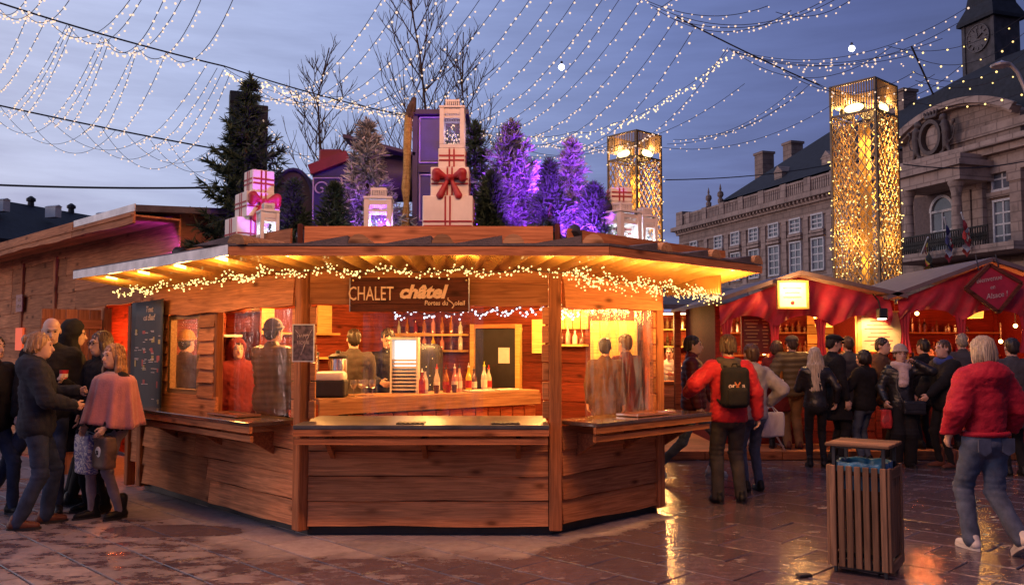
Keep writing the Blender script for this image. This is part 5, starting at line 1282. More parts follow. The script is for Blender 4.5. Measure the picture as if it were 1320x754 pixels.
# right stack: three boxes and a lantern
Yg = 8.3; gx = at(579, 300, Yg).x
zz = [DECK, zat(579, 257, Yg), zat(579, 220, Yg), zat(579, 195, Yg), zat(579, 131, Yg)]
gift((gx, Yg, zz[0]), .47, .42, zz[1] - zz[0], 0, 'largest cream gift box at the foot of the lantern-topped stack')
gift((gx + .015, Yg, zz[1] + .003), .36, .34, zz[2] - zz[1] - .003, 0, 'middle cream gift box with a big red bow on its front, below the tall lantern', True)
gift((gx + .03, Yg, zz[2] + .003), .255, .25, zz[3] - zz[2] - .003, 0, 'small cream gift box right under the tall lantern')
lantern((gx + .03, Yg, zz[3] + .003), .235, zz[4] - zz[3], 0, 'tall white lantern topping the stack of three gift boxes', 'bulb_pink', 1.2, (.6, .5, 1))
# left stack, turned
Yl = 8.45; lx = at(326, 300, Yl).x
zl_ = [DECK, zat(326, 283, Yl), zat(326, 251, Yl), zat(326, 222, Yl)]
gift((at(318, 300, Yl).x, Yl, zl_[0]), .32, .32, zl_[1] - zl_[0], R(38), 'cream gift box at the bottom of the turned stack by the big fir tree')
gift((at(331, 300, Yl).x, Yl, zl_[1] + .003), .33, .31, zl_[2] - zl_[1] - .003, R(38), 'cream gift box with a red bow in the turned stack by the big fir tree', True)
gift((at(333, 300, Yl).x, Yl, zl_[2] + .003), .22, .22, zl_[3] - zl_[2] - .003, R(38), 'small top gift box of the turned stack by the big fir tree')
lantern(deck_at(345, 8.0), .17, zat(345, 263, 8.0) - DECK, R(30), 'white lantern full of cold lights leaning by the turned gift stack', watt=5)
lantern(deck_at(488, 8.05), .25, zat(488, 243, 8.05) - DECK, R(4), 'white lantern full of cold lights under the frosted fir, behind the name board', watt=4)
lantern(deck_at(800, 8.75), .30, zat(800, 262, 8.75) - DECK, R(38), 'wide white lantern below the purple gift box near the lit mast', watt=7)
lantern(deck_at(831, 8.95), .19, zat(831, 268, 8.95) - DECK, R(30), 'narrow white lantern at the end of the roof platform near the lit mast', watt=5)
gift((at(798, 300, 9.15).x, 9.15, DECK), .22, .22, zat(798, 262, 9.15) - DECK - .003, R(8), 'plain cream gift box half hidden behind the wide lantern')
gift((at(798, 300, 9.15).x, 9.15, zat(798, 262, 9.15)), .23, .22, zat(798, 244, 9.15) - zat(798, 262, 9.15), R(8), 'pale gift box glowing purple above the wide lantern', ribm='ribbon')
# ---- fir trees
def leaf_mat(name, c1, c2):
    m, t, b = newmat(name); L = t.links.new
    ge = nn(t, 'ShaderNodeNewGeometry'); rp = ramp(t, [(0, c1), (1, c2)]); L(ge.outputs['Random Per Island'], rp.inputs[0]); L(rp.outputs[0], b.inputs['Base Color'])
    b.inputs['Roughness'].default_value = .7; b.inputs['Specular IOR Level'].default_value = .25
    return m
MT['fir'] = leaf_mat('fir_needles', (.020, .040, .026), (.06, .10, .06)); MT['fir_frost'] = leaf_mat('frosted_needles', (.08, .09, .085), (.62, .60, .62))
MT['fir_half'] = leaf_mat('dusted_needles', (.04, .055, .05), (.42, .41, .43)); MT['bark'] = plain('bark', (.10, .06, .04), .9, var=.3, scale=20, bump=.6, bscale=40)
def fir(px, py_top, Y, halfpx, lab, matn='fir', lean=0, seed=1, spire=.12, dens=1.0, name='fir_tree'):
    rr = random.Random(seed); base = deck_at(px, Y); Ht = zat(px, py_top, Y) - DECK; Rm_ = halfpx * Y / F
    t = thing(name, lab, 'fir tree', base, 0, 'fir trees on the chalet roof')
    tp = lambda f: V(lean * f * f, 0, Ht * f)
    m = MB(); m.tube([tp(k / 6) for k in range(7)], [.03 * (1 - k / 7) + .006 for k in range(7)], 7); m.build('trunk', MT['bark'], t)
    m = MB(); vs = []; fs_ = []
    def tuft(c, d, n, l, wd):
        for _ in range(n):
            e = (d + V(rr.gauss(0, .55), rr.gauss(0, .55), rr.gauss(0, .45))).normalized() * l * rr.uniform(.6, 1.15)
            s = e.cross(V(rr.gauss(0, 1), rr.gauss(0, 1), rr.gauss(0, 1))).normalized() * wd; o = len(vs)
            vs.extend((c - s, c + s, c + e + s * .3, c + e - s * .3)); fs_.append((o, o + 1, o + 2, o + 3))
    nb = int(120 * dens)
    for i in range(nb):
        f = (i + rr.random()) / nb; f = (f ** .9); f = min(.99, round(f * 13) / 13 + rr.gauss(0, .012) + .01)
        if f > .985: continue
        L_ = Rm_ * ((1 - f) ** .92 * (1.06 + .14 * math.sin(9 * f + seed)) + .02) * rr.uniform(.6, 1.2)
        if f > 1 - spire: L_ = min(L_, Rm_ * .15)
        a = i * 2.4 + rr.uniform(-.4, .4); up = -.12 + .75 * f
        d = V(math.cos(a), math.sin(a), up).normalized(); p = tp(f)
        nt_ = max(2, int(L_ / .055))
        for k in range(nt_):
            u = (k + 1) / nt_; q = p + d * (L_ * u) + V(0, 0, L_ * (.34 * u * u - .22 * u))
            tuft(q, d * .7 + V(0, 0, .1), 12, .095 + .03 * (1 - f), .0095)
    for k in range(18):
        f = 1 - spire * k / 18; tuft(tp(f), V(0, 0, 1), 12, .075, .009)
    m.v = [tuple(v) for v in vs]; m.f = fs_; m.m = [0] * len(fs_)
    me = bpy.data.meshes.new('crown'); me.from_pydata(m.v, [], m.f); me.materials.append(MT[matn]); o = bpy.data.objects.new('crown', me); C.objects.link(o); o.parent = t
    return t
firs = [(312, 100, 9.7, 66, 'tallest dark fir, leaning, behind the turned gift stack', 'fir', .07, 3, .16, 1.9),
        (378, 236, 9.0, 24, 'small dark fir between the turned gift stack and the train', 'fir', 0, 4, .1, .9),
        (430, 240, 8.8, 27, 'small dark fir standing before the train tender', 'fir', 0, 5, .1, .9),
        (474, 158, 9.1, 52, 'frosted grey fir behind the middle lantern', 'fir_frost', -.02, 6, .13, 1.5),
        (612, 160, 9.7, 34, 'dark fir half hidden behind the lantern-topped gift stack', 'fir', 0, 7, .1, 1.2),
        (634, 226, 8.5, 27, 'low bushy dark fir beside the big bottom gift box', 'fir', 0, 8, .08, 1.0),
        (661, 158, 9.2, 62, 'broad dusted fir lit purple on one side, with a bare spike', 'fir_half', -.02, 9, .2, 1.6),
        (709, 210, 8.7, 28, 'dark narrow fir between the two purple-lit firs', 'fir', 0, 10, .12, 1.0),
        (737, 182, 9.3, 40, 'slim frosted fir glowing bright purple', 'fir_frost', 0, 12, .12, 1.3),
        (766, 241, 8.8, 29, 'small dark fir next to the wide lantern', 'fir', 0, 13, .1, .9)]
for a in firs: fir(*a)
# ---- the painted fairground train
MT['loco_blue'] = plain('deep_blue_paint', (.035, .03, .13), .4, var=.12); MT['loco_dark'] = plain('dark_train_paint', (.045, .03, .05), .5); MT['loco_red'] = plain('train_red', (.20, .015, .03), .5); MT['scroll'] = plain('silver_scroll', (.5, .45, .5), .4)
Yt = 10.4
tr = thing('fairground_train', 'dark blue painted fairground train with scrollwork behind the fir trees', 'train', deck_at(480, Yt))
def tl(px, py, dY=0): return at(px, py, Yt + dY) - tr.location
def slabpx(x0, x1, y0, y1, dp, mm, name, dY=0, slant=0):
    a, b_ = tl(x0, y1, dY), tl(x1, y0, dY); m = MB(); z0 = max(a.z, 0)
    m.prism([V(a.x, dY, z0), V(b_.x, dY, z0), V(b_.x, dY, b_.z + slant), V(a.x, dY, b_.z)], (0, dp, 0)); return m.build(name, MT[mm], tr)
slabpx(538, 600, 146, 300, .8, 'loco_blue', 'cab'); slabpx(533, 604, 141, 147, 1.0, 'loco_dark', 'cab_roof', -.1)
slabpx(540, 598, 214, 222, .03, 'loco_dark', 'cab_band', -.035); slabpx(531, 538.5, 148, 300, .1, 'loco_dark', 'cab_post', -.05)
m = MB(); a, b_ = tl(440, 222), tl(536, 222); m.lathe([(.28, 0), (.30, .02), (.30, b_.x - a.x - .02), (.28, b_.x - a.x)], (a.x, .4, a.z), 20, Matrix.Rotation(R(90), 3, 'Y')); m.build('boiler', MT['loco_dark'], tr, smooth='auto')
m = MB(); a, b_ = tl(443, 176), tl(536, 200); m.bar((a.x, .3, a.z), (b_.x, .3, b_.z), .7, .04); m.build('boiler_cover', MT['loco_dark'], tr)
m = MB(); a = tl(468, 190); m.tube([(a.x - .25, .3, a.z + .12), (a.x - .1, .3, a.z + .2), (a.x + .05, .3, a.z + .14), (a.x - .2, .3, a.z + .1)], .015, 6); m.build('boiler_rail', MT['loco_dark'], tr)
slabpx(402, 447, 224, 300, .6, 'loco_blue', 'tender', -.1, .12); 
a, b_ = tl(400, 222, -.12), tl(449, 212, -.12); m = MB(); m.bar((a.x, -.13, a.z + .02), (b_.x, -.13, b_.z + .10), .10, .12); m.build('tender_rim', MT['loco_red'], tr)
m = MB(); c = tl(428, 205, 0); m.bbox((c.x, .1, c.z), (.28, .4, .2), .02); m.build('red_box', MT['loco_red'], tr)
m = MB(); a = tl(378, 258, .2); n = 14; rr0 = 27 * Yt / F
m.prism([V(a.x + rr0 * math.cos(math.pi * i / n), .2, a.z + rr0 * 1.55 * math.sin(math.pi * i / n)) for i in range(n + 1)] + [V(a.x - rr0, .2, .0), V(a.x + rr0, .2, .0)], (0, .5, 0)); m.build('smokebox', MT['loco_dark'], tr)
m = MB(); m.tube([V(a.x + rr0 * .98 * math.cos(math.pi * i / n), .17, a.z + rr0 * 1.5 * math.sin(math.pi * i / n)) for i in range(n + 1)], .022, 6); m.build('smokebox_ring', MT['loco_blue'], tr)
def spiral(cx, cz, y, r, turns, s0, flip=1): return [V(cx + flip * r * (1 - k / 30) * math.cos(s0 + turns * 6.28 * k / 30), y, cz + r * (1 - k / 30) * math.sin(s0 + turns * 6.28 * k / 30)) for k in range(28)]
for (x, y, r, fl, s0) in ((590, 190, .085, 1, 1.5), (577, 207, .07, -1, -1.2), (416, 246, .10, 1, 0), (432, 243, .07, -1, 2)):
    q = tl(x, y, 0); m = MB(); m.tube(spiral(q.x, q.z, -.02 if x > 500 else -.12, r, 1.4, s0, fl), .010, 5); m.build('scroll', MT['scroll'], tr)
q0, q1 = tl(590, 197), tl(572, 205); m = MB(); m.tube([tl(598, 185) + V(0, -.02, 0), tl(586, 186) + V(0, -.02, 0), tl(583, 200) + V(0, -.02, 0), tl(572, 212) + V(0, -.02, 0)], .010, 5); m.build('scroll', MT['scroll'], tr)
for (x0, x1, y0, y1, dy) in ((541, 597, 152, 210, -.02), (541, 597, 226, 285, -.02), (406, 443, 232, 285, -.12)):
    a, b_ = tl(x0, y1, 0), tl(x1, y0, 0); m = MB(); z0 = max(a.z, .02)
    for (p, q) in (((a.x, z0), (b_.x, z0)), ((b_.x, z0), (b_.x, b_.z)), ((b_.x, b_.z), (a.x, b_.z)), ((a.x, b_.z), (a.x, z0))): m.tube([V(p[0], dy, p[1]), V(q[0], dy, q[1])], .009, 5)
    m.build('panel_trim', MT['scroll'], tr)
# timber pole with a rough top
pb = deck_at(521, 9.0); t = thing('timber_pole', 'slim bark-covered timber pole rising beside the train cab', 'pole', pb)
p1 = at(527, 150, 9.0) - pb
m = MB(); rr = random.Random(2); m.tube([p1 * (k / 10) + V(rr.gauss(0, .006), 0, 0) for k in range(11)], [.042 + rr.gauss(0, .004) for k in range(11)], 8); m.build('shaft', wood('peeled_pole', (.42, .27, .09), (.22, .12, .04)), t)
m = MB(); m.tube([p1 + V(0, 0, -.02), p1 + V(.03, 0, .10), p1 + V(.06, 0, .20)], [.045, .05, .02], 7); m.build('broken_top', MT['bark'], t)
# purple stage spotlights standing on the platform
def projector(px, Y, to, watt, lab, ang=75, base=None, h=.12):
    p = base if base is not None else deck_at(px, Y); t = thing('stage_spotlight', lab, 'spotlight', p, 0, 'purple stage spotlights on the roof platform')
    d = (Vector(to) - (p + V(0, 0, h))).normalized(); q = d.to_track_quat('Z', 'Y').to_matrix()
    m = MB(); m.lathe([(.05, -.09), (.06, -.06), (.06, .05), (.055, .06)], (0, 0, h), 12, q); m.build('body', MT['black'], t)
    m = MB(); m.lathe([(.052, .052), (.01, .056)], (0, 0, h), 12, q); m.build('lens', emis('purple_lens', PUR, 12), t)
    m = MB(); m.box((0, 0, .005), (.1, .1, .01)); m.box((-.067, 0, h - .05), (.008, .04, .13)); m.box((.067, 0, h - .05), (.008, .04, .13)); m.box((0, 0, h - .115), (.142, .04, .01)); m.box((0, 0, (h - .11) / 2), (.02, .02, max(h - .12, .01))); m.build('stand', MT['black'], t)
    spot('spotlight_beam', V(0, 0, h) + d * .08, V(0, 0, h) + d, PUR, watt, ang, .03, t)
AT = lambda px, py, Y: at(px, py, Y)
projector(728, 8.95, AT(664, 212, 9.2), 420, 'purple spotlight aimed at the broad dusted fir', h=.62); projector(690, 8.75, AT(668, 240, 9.2), 160, 'low purple spotlight at the foot of the broad dusted fir')
projector(779, 8.75, AT(738, 222, 9.3), 420, 'purple spotlight aimed at the slim glowing fir', h=.55); projector(735, 8.35, AT(738, 228, 9.3), 260, 'low purple spotlight in front of the slim glowing fir')
projector(740, 7.75, AT(738, 226, 9.3), 330, 'purple spotlight at the parapet facing the slim glowing fir', 46, h=.14); projector(684, 7.75, AT(668, 218, 9.2), 270, 'purple spotlight at the parapet facing the broad dusted fir', 50, h=.14); projector(498, 7.8, AT(476, 236, 9.1), 120, 'purple spotlight at the parapet facing the frosted fir', 55, h=.14); projector(600, 9.2, AT(618, 215, 9.7), 260, 'purple spotlight behind the biggest gift box'); projector(566, 9.3, AT(572, 190, 10.4), 32, 'purple spotlight aimed up the train cab')
projector(450, 9.3, AT(425, 235, 10.3), 50, 'purple spotlight behind the frosted fir aimed at the tender')
projector(392, 8.0, AT(336, 250, 8.45), 48, 'purple spotlight aimed at the turned gift stack')
projector(None, 0, FH.P(.7, 2.98, .22), 38, 'purple spotlight on the canopy by the hall eave', base=FL.P(2.2, 2.50, .16))
projector(752, 8.55, AT(800, 258, 9.1), 330, 'purple spotlight aimed at the gift box by the lit mast')

# ================================================================ bare trees behind
def bare_tree(px, Y, py_top, lab, seed, spread=.34, trunk_px=None, r0=.036, up=1.0):
    rr = random.Random(seed); base = at(px, 445, Y); base.z = 0; Ht = zat(px, py_top, Y)
    t = thing('bare_tree', lab, 'tree', base, 0, 'bare winter trees behind the roof display')
    m = MB(); g = MB()
    tp = [V(rr.gauss(0, .02) * k, 0, Ht * k / 8) for k in range(9)]
    m.tube(tp, [r0 * (1 - k / 9.5) + .004 for k in range(9)], 7); m.build('trunk', MT['bark'], t)
    def br(p, d, L_, r, lv):
        pts = [p]; n = 5; q = p.copy()
        for k in range(n):
            d = (d + V(rr.gauss(0, .09), rr.gauss(0, .09), .10 * up)).normalized(); q = q + d * (L_ / n); pts.append(q.copy())
        g.tube(pts, [r * (1 - k / (n + .5)) + .0025 for k in range(n + 1)], 4, False)
        if lv > 0:
            for k in range(4 if lv > 1 else 3):
                i = rr.randint(1, n - 1); a = rr.uniform(0, 6.28); e = (d + V(math.cos(a), math.sin(a), rr.uniform(.0, .4)) * .75).normalized()
                br(pts[i], e, L_ * rr.uniform(.4, .65), r * .55, lv - 1)
    for i in range(24):
        f = .36 + .58 * i / 24; a = i * 2.4 + rr.random(); p = tp[int(f * 8)].lerp(tp[min(8, int(f * 8) + 1)], f * 8 - int(f * 8))
        br(p, V(math.cos(a) * spread * 2, math.sin(a) * spread * 2, 1).normalized(), Ht * .27 * (1.25 - f), .011, 2)
    g.build('crown', MT['bark'], t); return t
bare_tree(535, 15, -90, 'tallest bare tree, rising past the top of the picture above the train cab', 21)
bare_tree(413, 15.5, 62, 'bare tree behind the train tender, left of the frosted fir', 22, .5)
bare_tree(586, 16.5, 42, 'bare tree behind the lantern-topped gift stack', 24, .4)
bare_tree(643, 17, 165, 'low bare sapling beside the broad dusted fir', 25, .3)

# ================================================================ lit lattice masts and the dark one
def lattice_mast(loc, rz, lab, Hm=9.2, a=1.33):
    t = thing('lattice_mast', lab, 'light mast', loc, rz, 'gold-lit lattice masts'); h2 = a / 2
    for sx in (-1, 1):
        for sy in (-1, 1):
            m = MB(); m.bbox((sx * h2, sy * h2, Hm / 2), (.075, .075, Hm), .01); m.build('corner_post', MT['bronze_dark'], t)
    zt_ = Hm - .95
    for k in range(4):
        Mz = Matrix.Rotation(k * math.pi / 2, 3, 'Z'); m = MB(); dz = .33; n = int(zt_ / dz) + 5; W_ = a - .1
        for i in range(-4, n):
            for sg in (-1, 1):
                x0, z0, x1, z1 = -W_ / 2, i * dz, W_ / 2, i * dz + W_ * 1.5
                # clip to the panel height
                if z1 < .05 or z0 > zt_: continue
                f0 = max(0, (0.02 - z0) / (z1 - z0)); f1 = min(1, (zt_ - z0) / (z1 - z0))
                p, q = V(x0 + (x1 - x0) * f0, 0, z0 + (z1 - z0) * f0), V(x0 + (x1 - x0) * f1, 0, z0 + (z1 - z0) * f1)
                p.x *= sg; q.x *= sg; y = -h2 + (.012 if sg > 0 else -.012)
                m.bar(Mz @ V(p.x, y, p.z), Mz @ V(q.x, y, q.z), .03, .02, up=Mz @ V(0, 1, 0))
        for x in (-.25, .25): m.box(Mz @ V(x * a, -h2 + .035, zt_ / 2), (.02, .02, zt_), Mz)
        m.build('lattice', MT['bronze_bar'], t)
        m = MB(); m.box(Mz @ V(0, -h2, zt_ + .03), (W_ - .002, .05, .06), Mz); m.box(Mz @ V(0, -h2, Hm - .03), (W_ - .002, .05, .06), Mz)
        for i in range(16): m.box(Mz @ V((i - 7.5) * W_ / 16, -h2, (zt_ + Hm) / 2 + .15), (.03, .03, .62), Mz)
        m.build('slatted_crown', MT['bronze_dark'], t)
    m = MB()
    for k in range(4):
        Mz = Matrix.Rotation(k * math.pi / 2, 3, 'Z'); w2 = .12
        m.grid(lambda u, v, Mz=Mz: Mz @ V((u - .5) * 2 * w2, -w2 + .02 * math.sin(14 * u), .3 + (zt_ - .5) * v), 10, 4)
    m.build('inner_screen', MT['gold_screen'], t)
    for k in range(4):
        Mz = Matrix.Rotation(k * math.pi / 2, 3, 'Z'); c = Mz @ V(0, -.53, zt_ + .20); m = MB(); m.bbox(c, (.62, .12, .26), .02, Mz); fl = m.build('floodlight', MT['black'], t)
        m = MB(); vs_, fs_ = _ico(2); m.add([c + Mz @ V(v.x * .30, -.062 + v.y * .03, v.z * .13) for v in vs_], fs_); m.build('flood_glow', MT['flood'], fl, smooth=True)
        spot('flood_beam', c + V(0, 0, -.18), c + Mz @ V(0, .10, -1), (1, .50, .10), 900, 60, .08, t)
        plight('flood_spill', c + V(0, 0, .2), (1, .55, .16), 110, .1, t); plight('string_glow', Mz @ V(0, -h2 - .16, 4.6), (1, .52, .12), 36, .2, t); plight('inner_glow', Mz @ V(0, -.45, 7.0 - k), (1, .5, .1), 70 - 14 * k, .06, t)
    rr = random.Random(9); m = MB()
    for k in range(470):
        f = rr.randint(0, 3); Mz = Matrix.Rotation(f * math.pi / 2, 3, 'Z'); z_ = rr.triangular(2.6, 6.8, 4.4) if k % 3 else rr.uniform(5, zt_) ; x = rr.uniform(-1, 1) * (h2 + .05)
        m.ico(Mz @ V(x, -h2 - .06 - rr.random() * .06, z_), .021, 0)
    tag(m.build('bulb', MT['bulb_gold'], t), kind='stuff')
    return t
MT['flood'] = emis('flood_glow', (1, .68, .27), 5); MT['bronze_dark'] = plain('bronze_dark', (.13, .08, .04), .45, .3, .2); MT['bronze_bar'] = plain('bronze_lattice', (.30, .19, .08), .45, .2, .2)
MT['gold_screen'] = plain('gilt_screen', (.42, .26, .08), .55, var=.15, scale=2)
g1 = at(1121, 445, 25); g1.z = 0; mast = lattice_mast(g1, R(41.5), 'nearer gold-lit lattice mast towering over the red stalls')
g2 = at(820, 445, 31); g2.z = 0; m2_ = copy_tree(mast); m2_.location = g2; m2_['label'] = 'farther gold-lit lattice mast rising behind the purple gift box'
g3 = at(315, 445, 22); g3.z = 0; t = thing('dark_mast', 'unlit dark square mast behind the tallest fir', 'mast', g3, R(20))
zt3 = zat(302, 122, 22); k3 = 22 / F
m = MB(); m.bbox((-.22, 0, zt3 / 2), (.52, .5, zt3), .02); m.build('panel', plain('dark_green_panel', (.035, .045, .04), .6), t)
m = MB(); m.bbox((.26, .05, zt3 / 2 - .15), (.42, .5, zt3 - .3), .02); m.build('panel', plain('brown_panel', (.11, .06, .05), .6, var=.3, scale=3), t)
for k in range(6):
    m = MB(); m.box((-.22, -.26, zt3 - .3 - k * .5), (.5, .03, .06)); m.build('crossbar', MT['dark_metal'], t)
# ================================================================ the red stalls on the right
PLT = .12
m = MB(); m.bbox((9.5, 15.2, PLT / 2), (14.6, 5.0, PLT), .015); o = m.build('stall_platform', MT['plank'], None); tag(o, 'low timber platform under the red market stalls', 'platform')
for k in range(26):
    b_ = MB(); b_.bbox((0, 0, PLT / 2 + .01), (.55, .05, PLT), .006); b_.build('edge_plank', MT['post'], o, loc=None, M=Matrix.Translation((2.5 + k * .56, 12.67, -.004)))
MT['pelmet'] = plain('red_pelmet', (.46, .010, .032), .65, var=.15, sheen=.3); MT['stall_red'] = wood('stall_red_boards', (.27, .030, .022), (.12, .014, .012), knots=False)
MT['roof_grey'] = plain('stall_roof_sheet', (.16, .11, .12), .6, var=.1)
def stall(x0, x1, y, ze_l, za, ze_r, xa, lab, depth=2.3, seed=1):
    t = thing('market_stall', lab, 'market stall', (x0, y, PLT), 0, 'red market stalls on the platform'); rr = random.Random(seed)
    W_ = x1 - x0; a = xa - x0; zl, zA, zr = ze_l - PLT, za - PLT, ze_r - PLT
    for x in (.06, W_ - .06):
        for yy in (.05, depth - .05):
            m = MB(); m.bbox((x, yy, (min(zl, zr) - .02) / 2), (.09, .09, min(zl, zr) - .02), .008); m.build('post', MT['stall_red'], t)
    for nm, p, q in (('roof', V(-.22, -.45, zl - .03), V(a, -.45, zA)), ('roof', V(a, -.45, zA), V(W_ + .22, -.45, zr - .03))):
        m = MB(); m.prism([p, q, q + V(0, depth + .6, 0), p + V(0, depth + .6, 0)], (0, 0, .05)); r_ = m.build(nm, MT['roof_grey'], t)
        m = MB(); m.bar(p + V(0, -.02, .02), q + V(0, -.02, .02), .035, .06); m.build('bargeboard', MT['roof_grey'], r_)
    # gathered red cloth under the gable
    zb = min(zl, zr) - .34
    def drape(u, v):
        x = W_ * u; top = (zl + (zA - zl) * x / a if x < a else zA + (zr - zA) * (x - a) / (W_ - a)) - .04
        sw = zb + .16 * abs(math.sin(math.pi * 3 * u)) ; z = top + (sw - top) * v
        return V(x, -.34 + .035 * math.sin(52 * u + 5 * v) * (.4 + v) + .02 * math.sin(23 * u) - .05 * math.sin(math.pi * v), z)
    m = MB(); m.grid(drape, 90, 10); m.build('pelmet', MT['pelmet'], t, smooth=True)
    for xx in ((.12, W_ * .33, W_ * .6) if seed == 3 else (.12, W_ * .33, W_ * .66, W_ - .12)):
        m = MB(); m.grid(lambda u, v, xx=xx: V(xx + (u - .5) * (.22 - .10 * math.sin(math.pi * v)), -.30 + .025 * math.sin(20 * u), zb + .12 - .62 * v), 10, 6); m.build('curtain', MT['pelmet'], t, smooth=True)
    n = 9
    for i in range(n):
        b_ = board_mesh(W_ - .02, 2.25 / n + .01, .02, .002, .4); b_.build('back_board', MT['stall_red'], t, M=Matrix.Translation((W_ - .01, depth - .05, .02 + i * 2.25 / n)) @ Matrix.Rotation(math.pi, 4, 'Z'))
    for sx in (.03, W_ - .03):
        m = MB(); m.box((sx, depth / 2, 1.1), (.02, depth - .22, 2.2)); m.build('side_wall', MT['stall_red'], t)
    m = MB(); m.bbox((W_ / 2, .12, 1.02), (W_ - .24, .5, .05), .006); ct = m.build('counter', MT['post'], t)
    for i in range(5):
        b_ = board_mesh(W_ - .24, .205, .022, .003, .4); b_.build('counter_board', MT['stall_red'], t, M=Matrix.Translation((W_ - .12, .05, .01 + i * .198)) @ Matrix.Rotation(math.pi, 4, 'Z'))
    m = MB(); m.box((W_ / 2, depth - .25, 1.35), (W_ - .3, .22, .03)); m.box((W_ / 2, depth - .25, 1.75), (W_ - .3, .22, .03)); m.build('shelf', MT['post'], t)
    return t
ys = 13.55
def X(px, Y): return at(px, 445, Y).x
st1 = stall(X(921, ys), X(1136, ys), ys, zat(920, 391, ys - .45), zat(1020, 353, ys - .45), zat(1140, 381, ys - .45), X(1021, ys), 'red-draped stall with a lit sign at its gable, nearest the bar chalet', seed=3)
st2 = stall(X(1146, ys), X(1392, ys), ys, zat(1142, 383, ys - .45), zat(1258, 336, ys - .45), zat(1390, 382, ys - .45), X(1262, ys), 'red-draped stall with the tilted square sign at its gable', seed=4)
def goods(stx, n, zs, seed, lab):
    rr = random.Random(seed)
    W_ = 2.4
    m = MB()
    for z_ in zs:
        for k in range(n):
            x = .2 + (W_ - .2) * (k + rr.random() * .6) / n; h = rr.uniform(.10, .26); r = rr.uniform(.025, .045)
            m.lathe([(r, 0), (r, h * .6), (r * .4, h * .75), (r * .4, h)], stx.location + V(x, 2.05, z_), 8)
    o = m.build('shelf_goods', plain('mixed_bottles_' + str(seed), (.25, .09, .04), .15, var=.5, scale=6), None); tag(o, lab, 'goods', kind='stuff')
for st, sd_, lab in ((st1, 1, 'rows of bottles on the back shelves of the first red stall'), (st2, 2, 'rows of bottles on the back shelves of the second red stall')): goods(st, 20, (1.367, 1.767), sd_, lab)
# lit sign under the first gable
yy = ys - .50
def signbox(px0, px1, py0, py1, Y, name, lab, face_m, frame_m, dp=.06):
    a, b_ = at(px0, py1, Y), at(px1, py0, Y); c = (a + b_) / 2; t = thing(name, lab, 'sign', (c.x, Y, c.z)); w, h = b_.x - a.x, b_.z - a.z
    m = MB(); m.bbox((0, dp / 2, 0), (w, dp, h), .006); m.build('panel', face_m, t)
    m = MB()
    for sx in (-1, 1): m.box((sx * w / 2, 0, 0), (.03, dp + .02, h + .03))
    for sz in (-1, 1): m.box((0, .0005, sz * h / 2), (w - .03, dp + .02, .03))
    m.build('frame', frame_m, t); return t, w, h
MT['lit_sign'] = glow('lit_sign_face', (.9, .7, .45), (1, .66, .28), .9)
t, w, h = signbox(1003, 1040, 363, 397, yy, 'lit_sign', 'glowing square sign hung in the gable of the first red stall', MT['lit_sign'], plain('gilt_frame', (.6, .38, .1), .4))
for k in range(3): 
    m = MB(); m.box((0, -.004, h * (.25 - .17 * k)), (w * (.6 - .12 * (k % 2)), .006, .018)); m.build('print_line', plain('faded_print', (.5, .3, .2), .6), t)
m = MB(); m.ico((0, -.006, -h * .3), .03, 1, (1, .3, 1)); m.build('emblem', MT['ribbon'], t)
plight('sign_light', (0, -.25, .1), (1, .5, .15), 34, .05, t)
# dark menu board and the price panel
t, w, h = signbox(957, 993, 407, 455, ys - .12, 'stall_menu_board', 'dark red menu board with faint rows under the first stall drapes', plain('menu_dark', (.10, .02, .015), .6), MT['stall_red'], .03)
for k in range(9):
    m = MB(); 
    for x0_, x1_ in ((-.42, .1), (.2, .42)): m.box(((x0_ + x1_) / 2 * w, -.004, h * (.38 - .09 * k)), ((x1_ - x0_) * w * (1 - .2 * ((k * 7) % 3)), .005, .012))
    m.build('print_line', MT['chalk_gold'], t)
t, w, h = signbox(1108, 1162, 402, 452, ys - .2, 'price_panel', 'brightly lit price panel between the two red stalls', plain('price_face', (.55, .42, .24), .45), plain('yellow_frame', (.75, .5, .12), .5), .03)
for k in range(8):
    m = MB(); m.box((-.05 * w, -.004, h * (.36 - .1 * k)), (w * (.66 - .14 * ((k * 5) % 3)), .005, .014)); m.build('print_line', MT['chalk_red'], t)
for i_, px in enumerate((1106, 1166)):
    a = at(px, 398, ys - .2); t2 = thing('panel_post', ('yellow post on the cap-wearer side of the lit price panel', 'yellow post on the far side of the lit price panel')[i_], 'post', (a.x, ys - .2, PLT), 0, 'posts of the price panel')
    m = MB(); m.bbox((0, 0, (a.z - PLT) / 2), (.075, .075, a.z - PLT), .006); m.build('shaft', plain('yellow_post', (.62, .36, .08), .5), t2); m = MB(); m.bbox((0, 0, .015), (.13, .13, .03), .005); m.build('foot', MT['dark_metal'], t2)
p = at(1137, 404, ys - .62); t = thing('panel_spotlight', 'small black spotlight hung over the lit price panel', 'spotlight', p)
m = MB(); m.bbox((0, 0, 0), (.13, .12, .15), .01); m.build('housing', MT['black'], t); m = MB(); m.tube([(0, .05, .07), (0, .12, .2), (0, .3, .3)], .012, 6); m.build('arm', MT['dark_metal'], t)
m = MB(); m.box((0, .01, -.082), (.10, .09, .01)); m.build('lens', emis('spot_lens', (1, .85, .6), 14), t); spot('panel_beam', V(0, .03, -.1), V(0, .40, -.45), (1, .66, .26), 60, 110, .04, t)
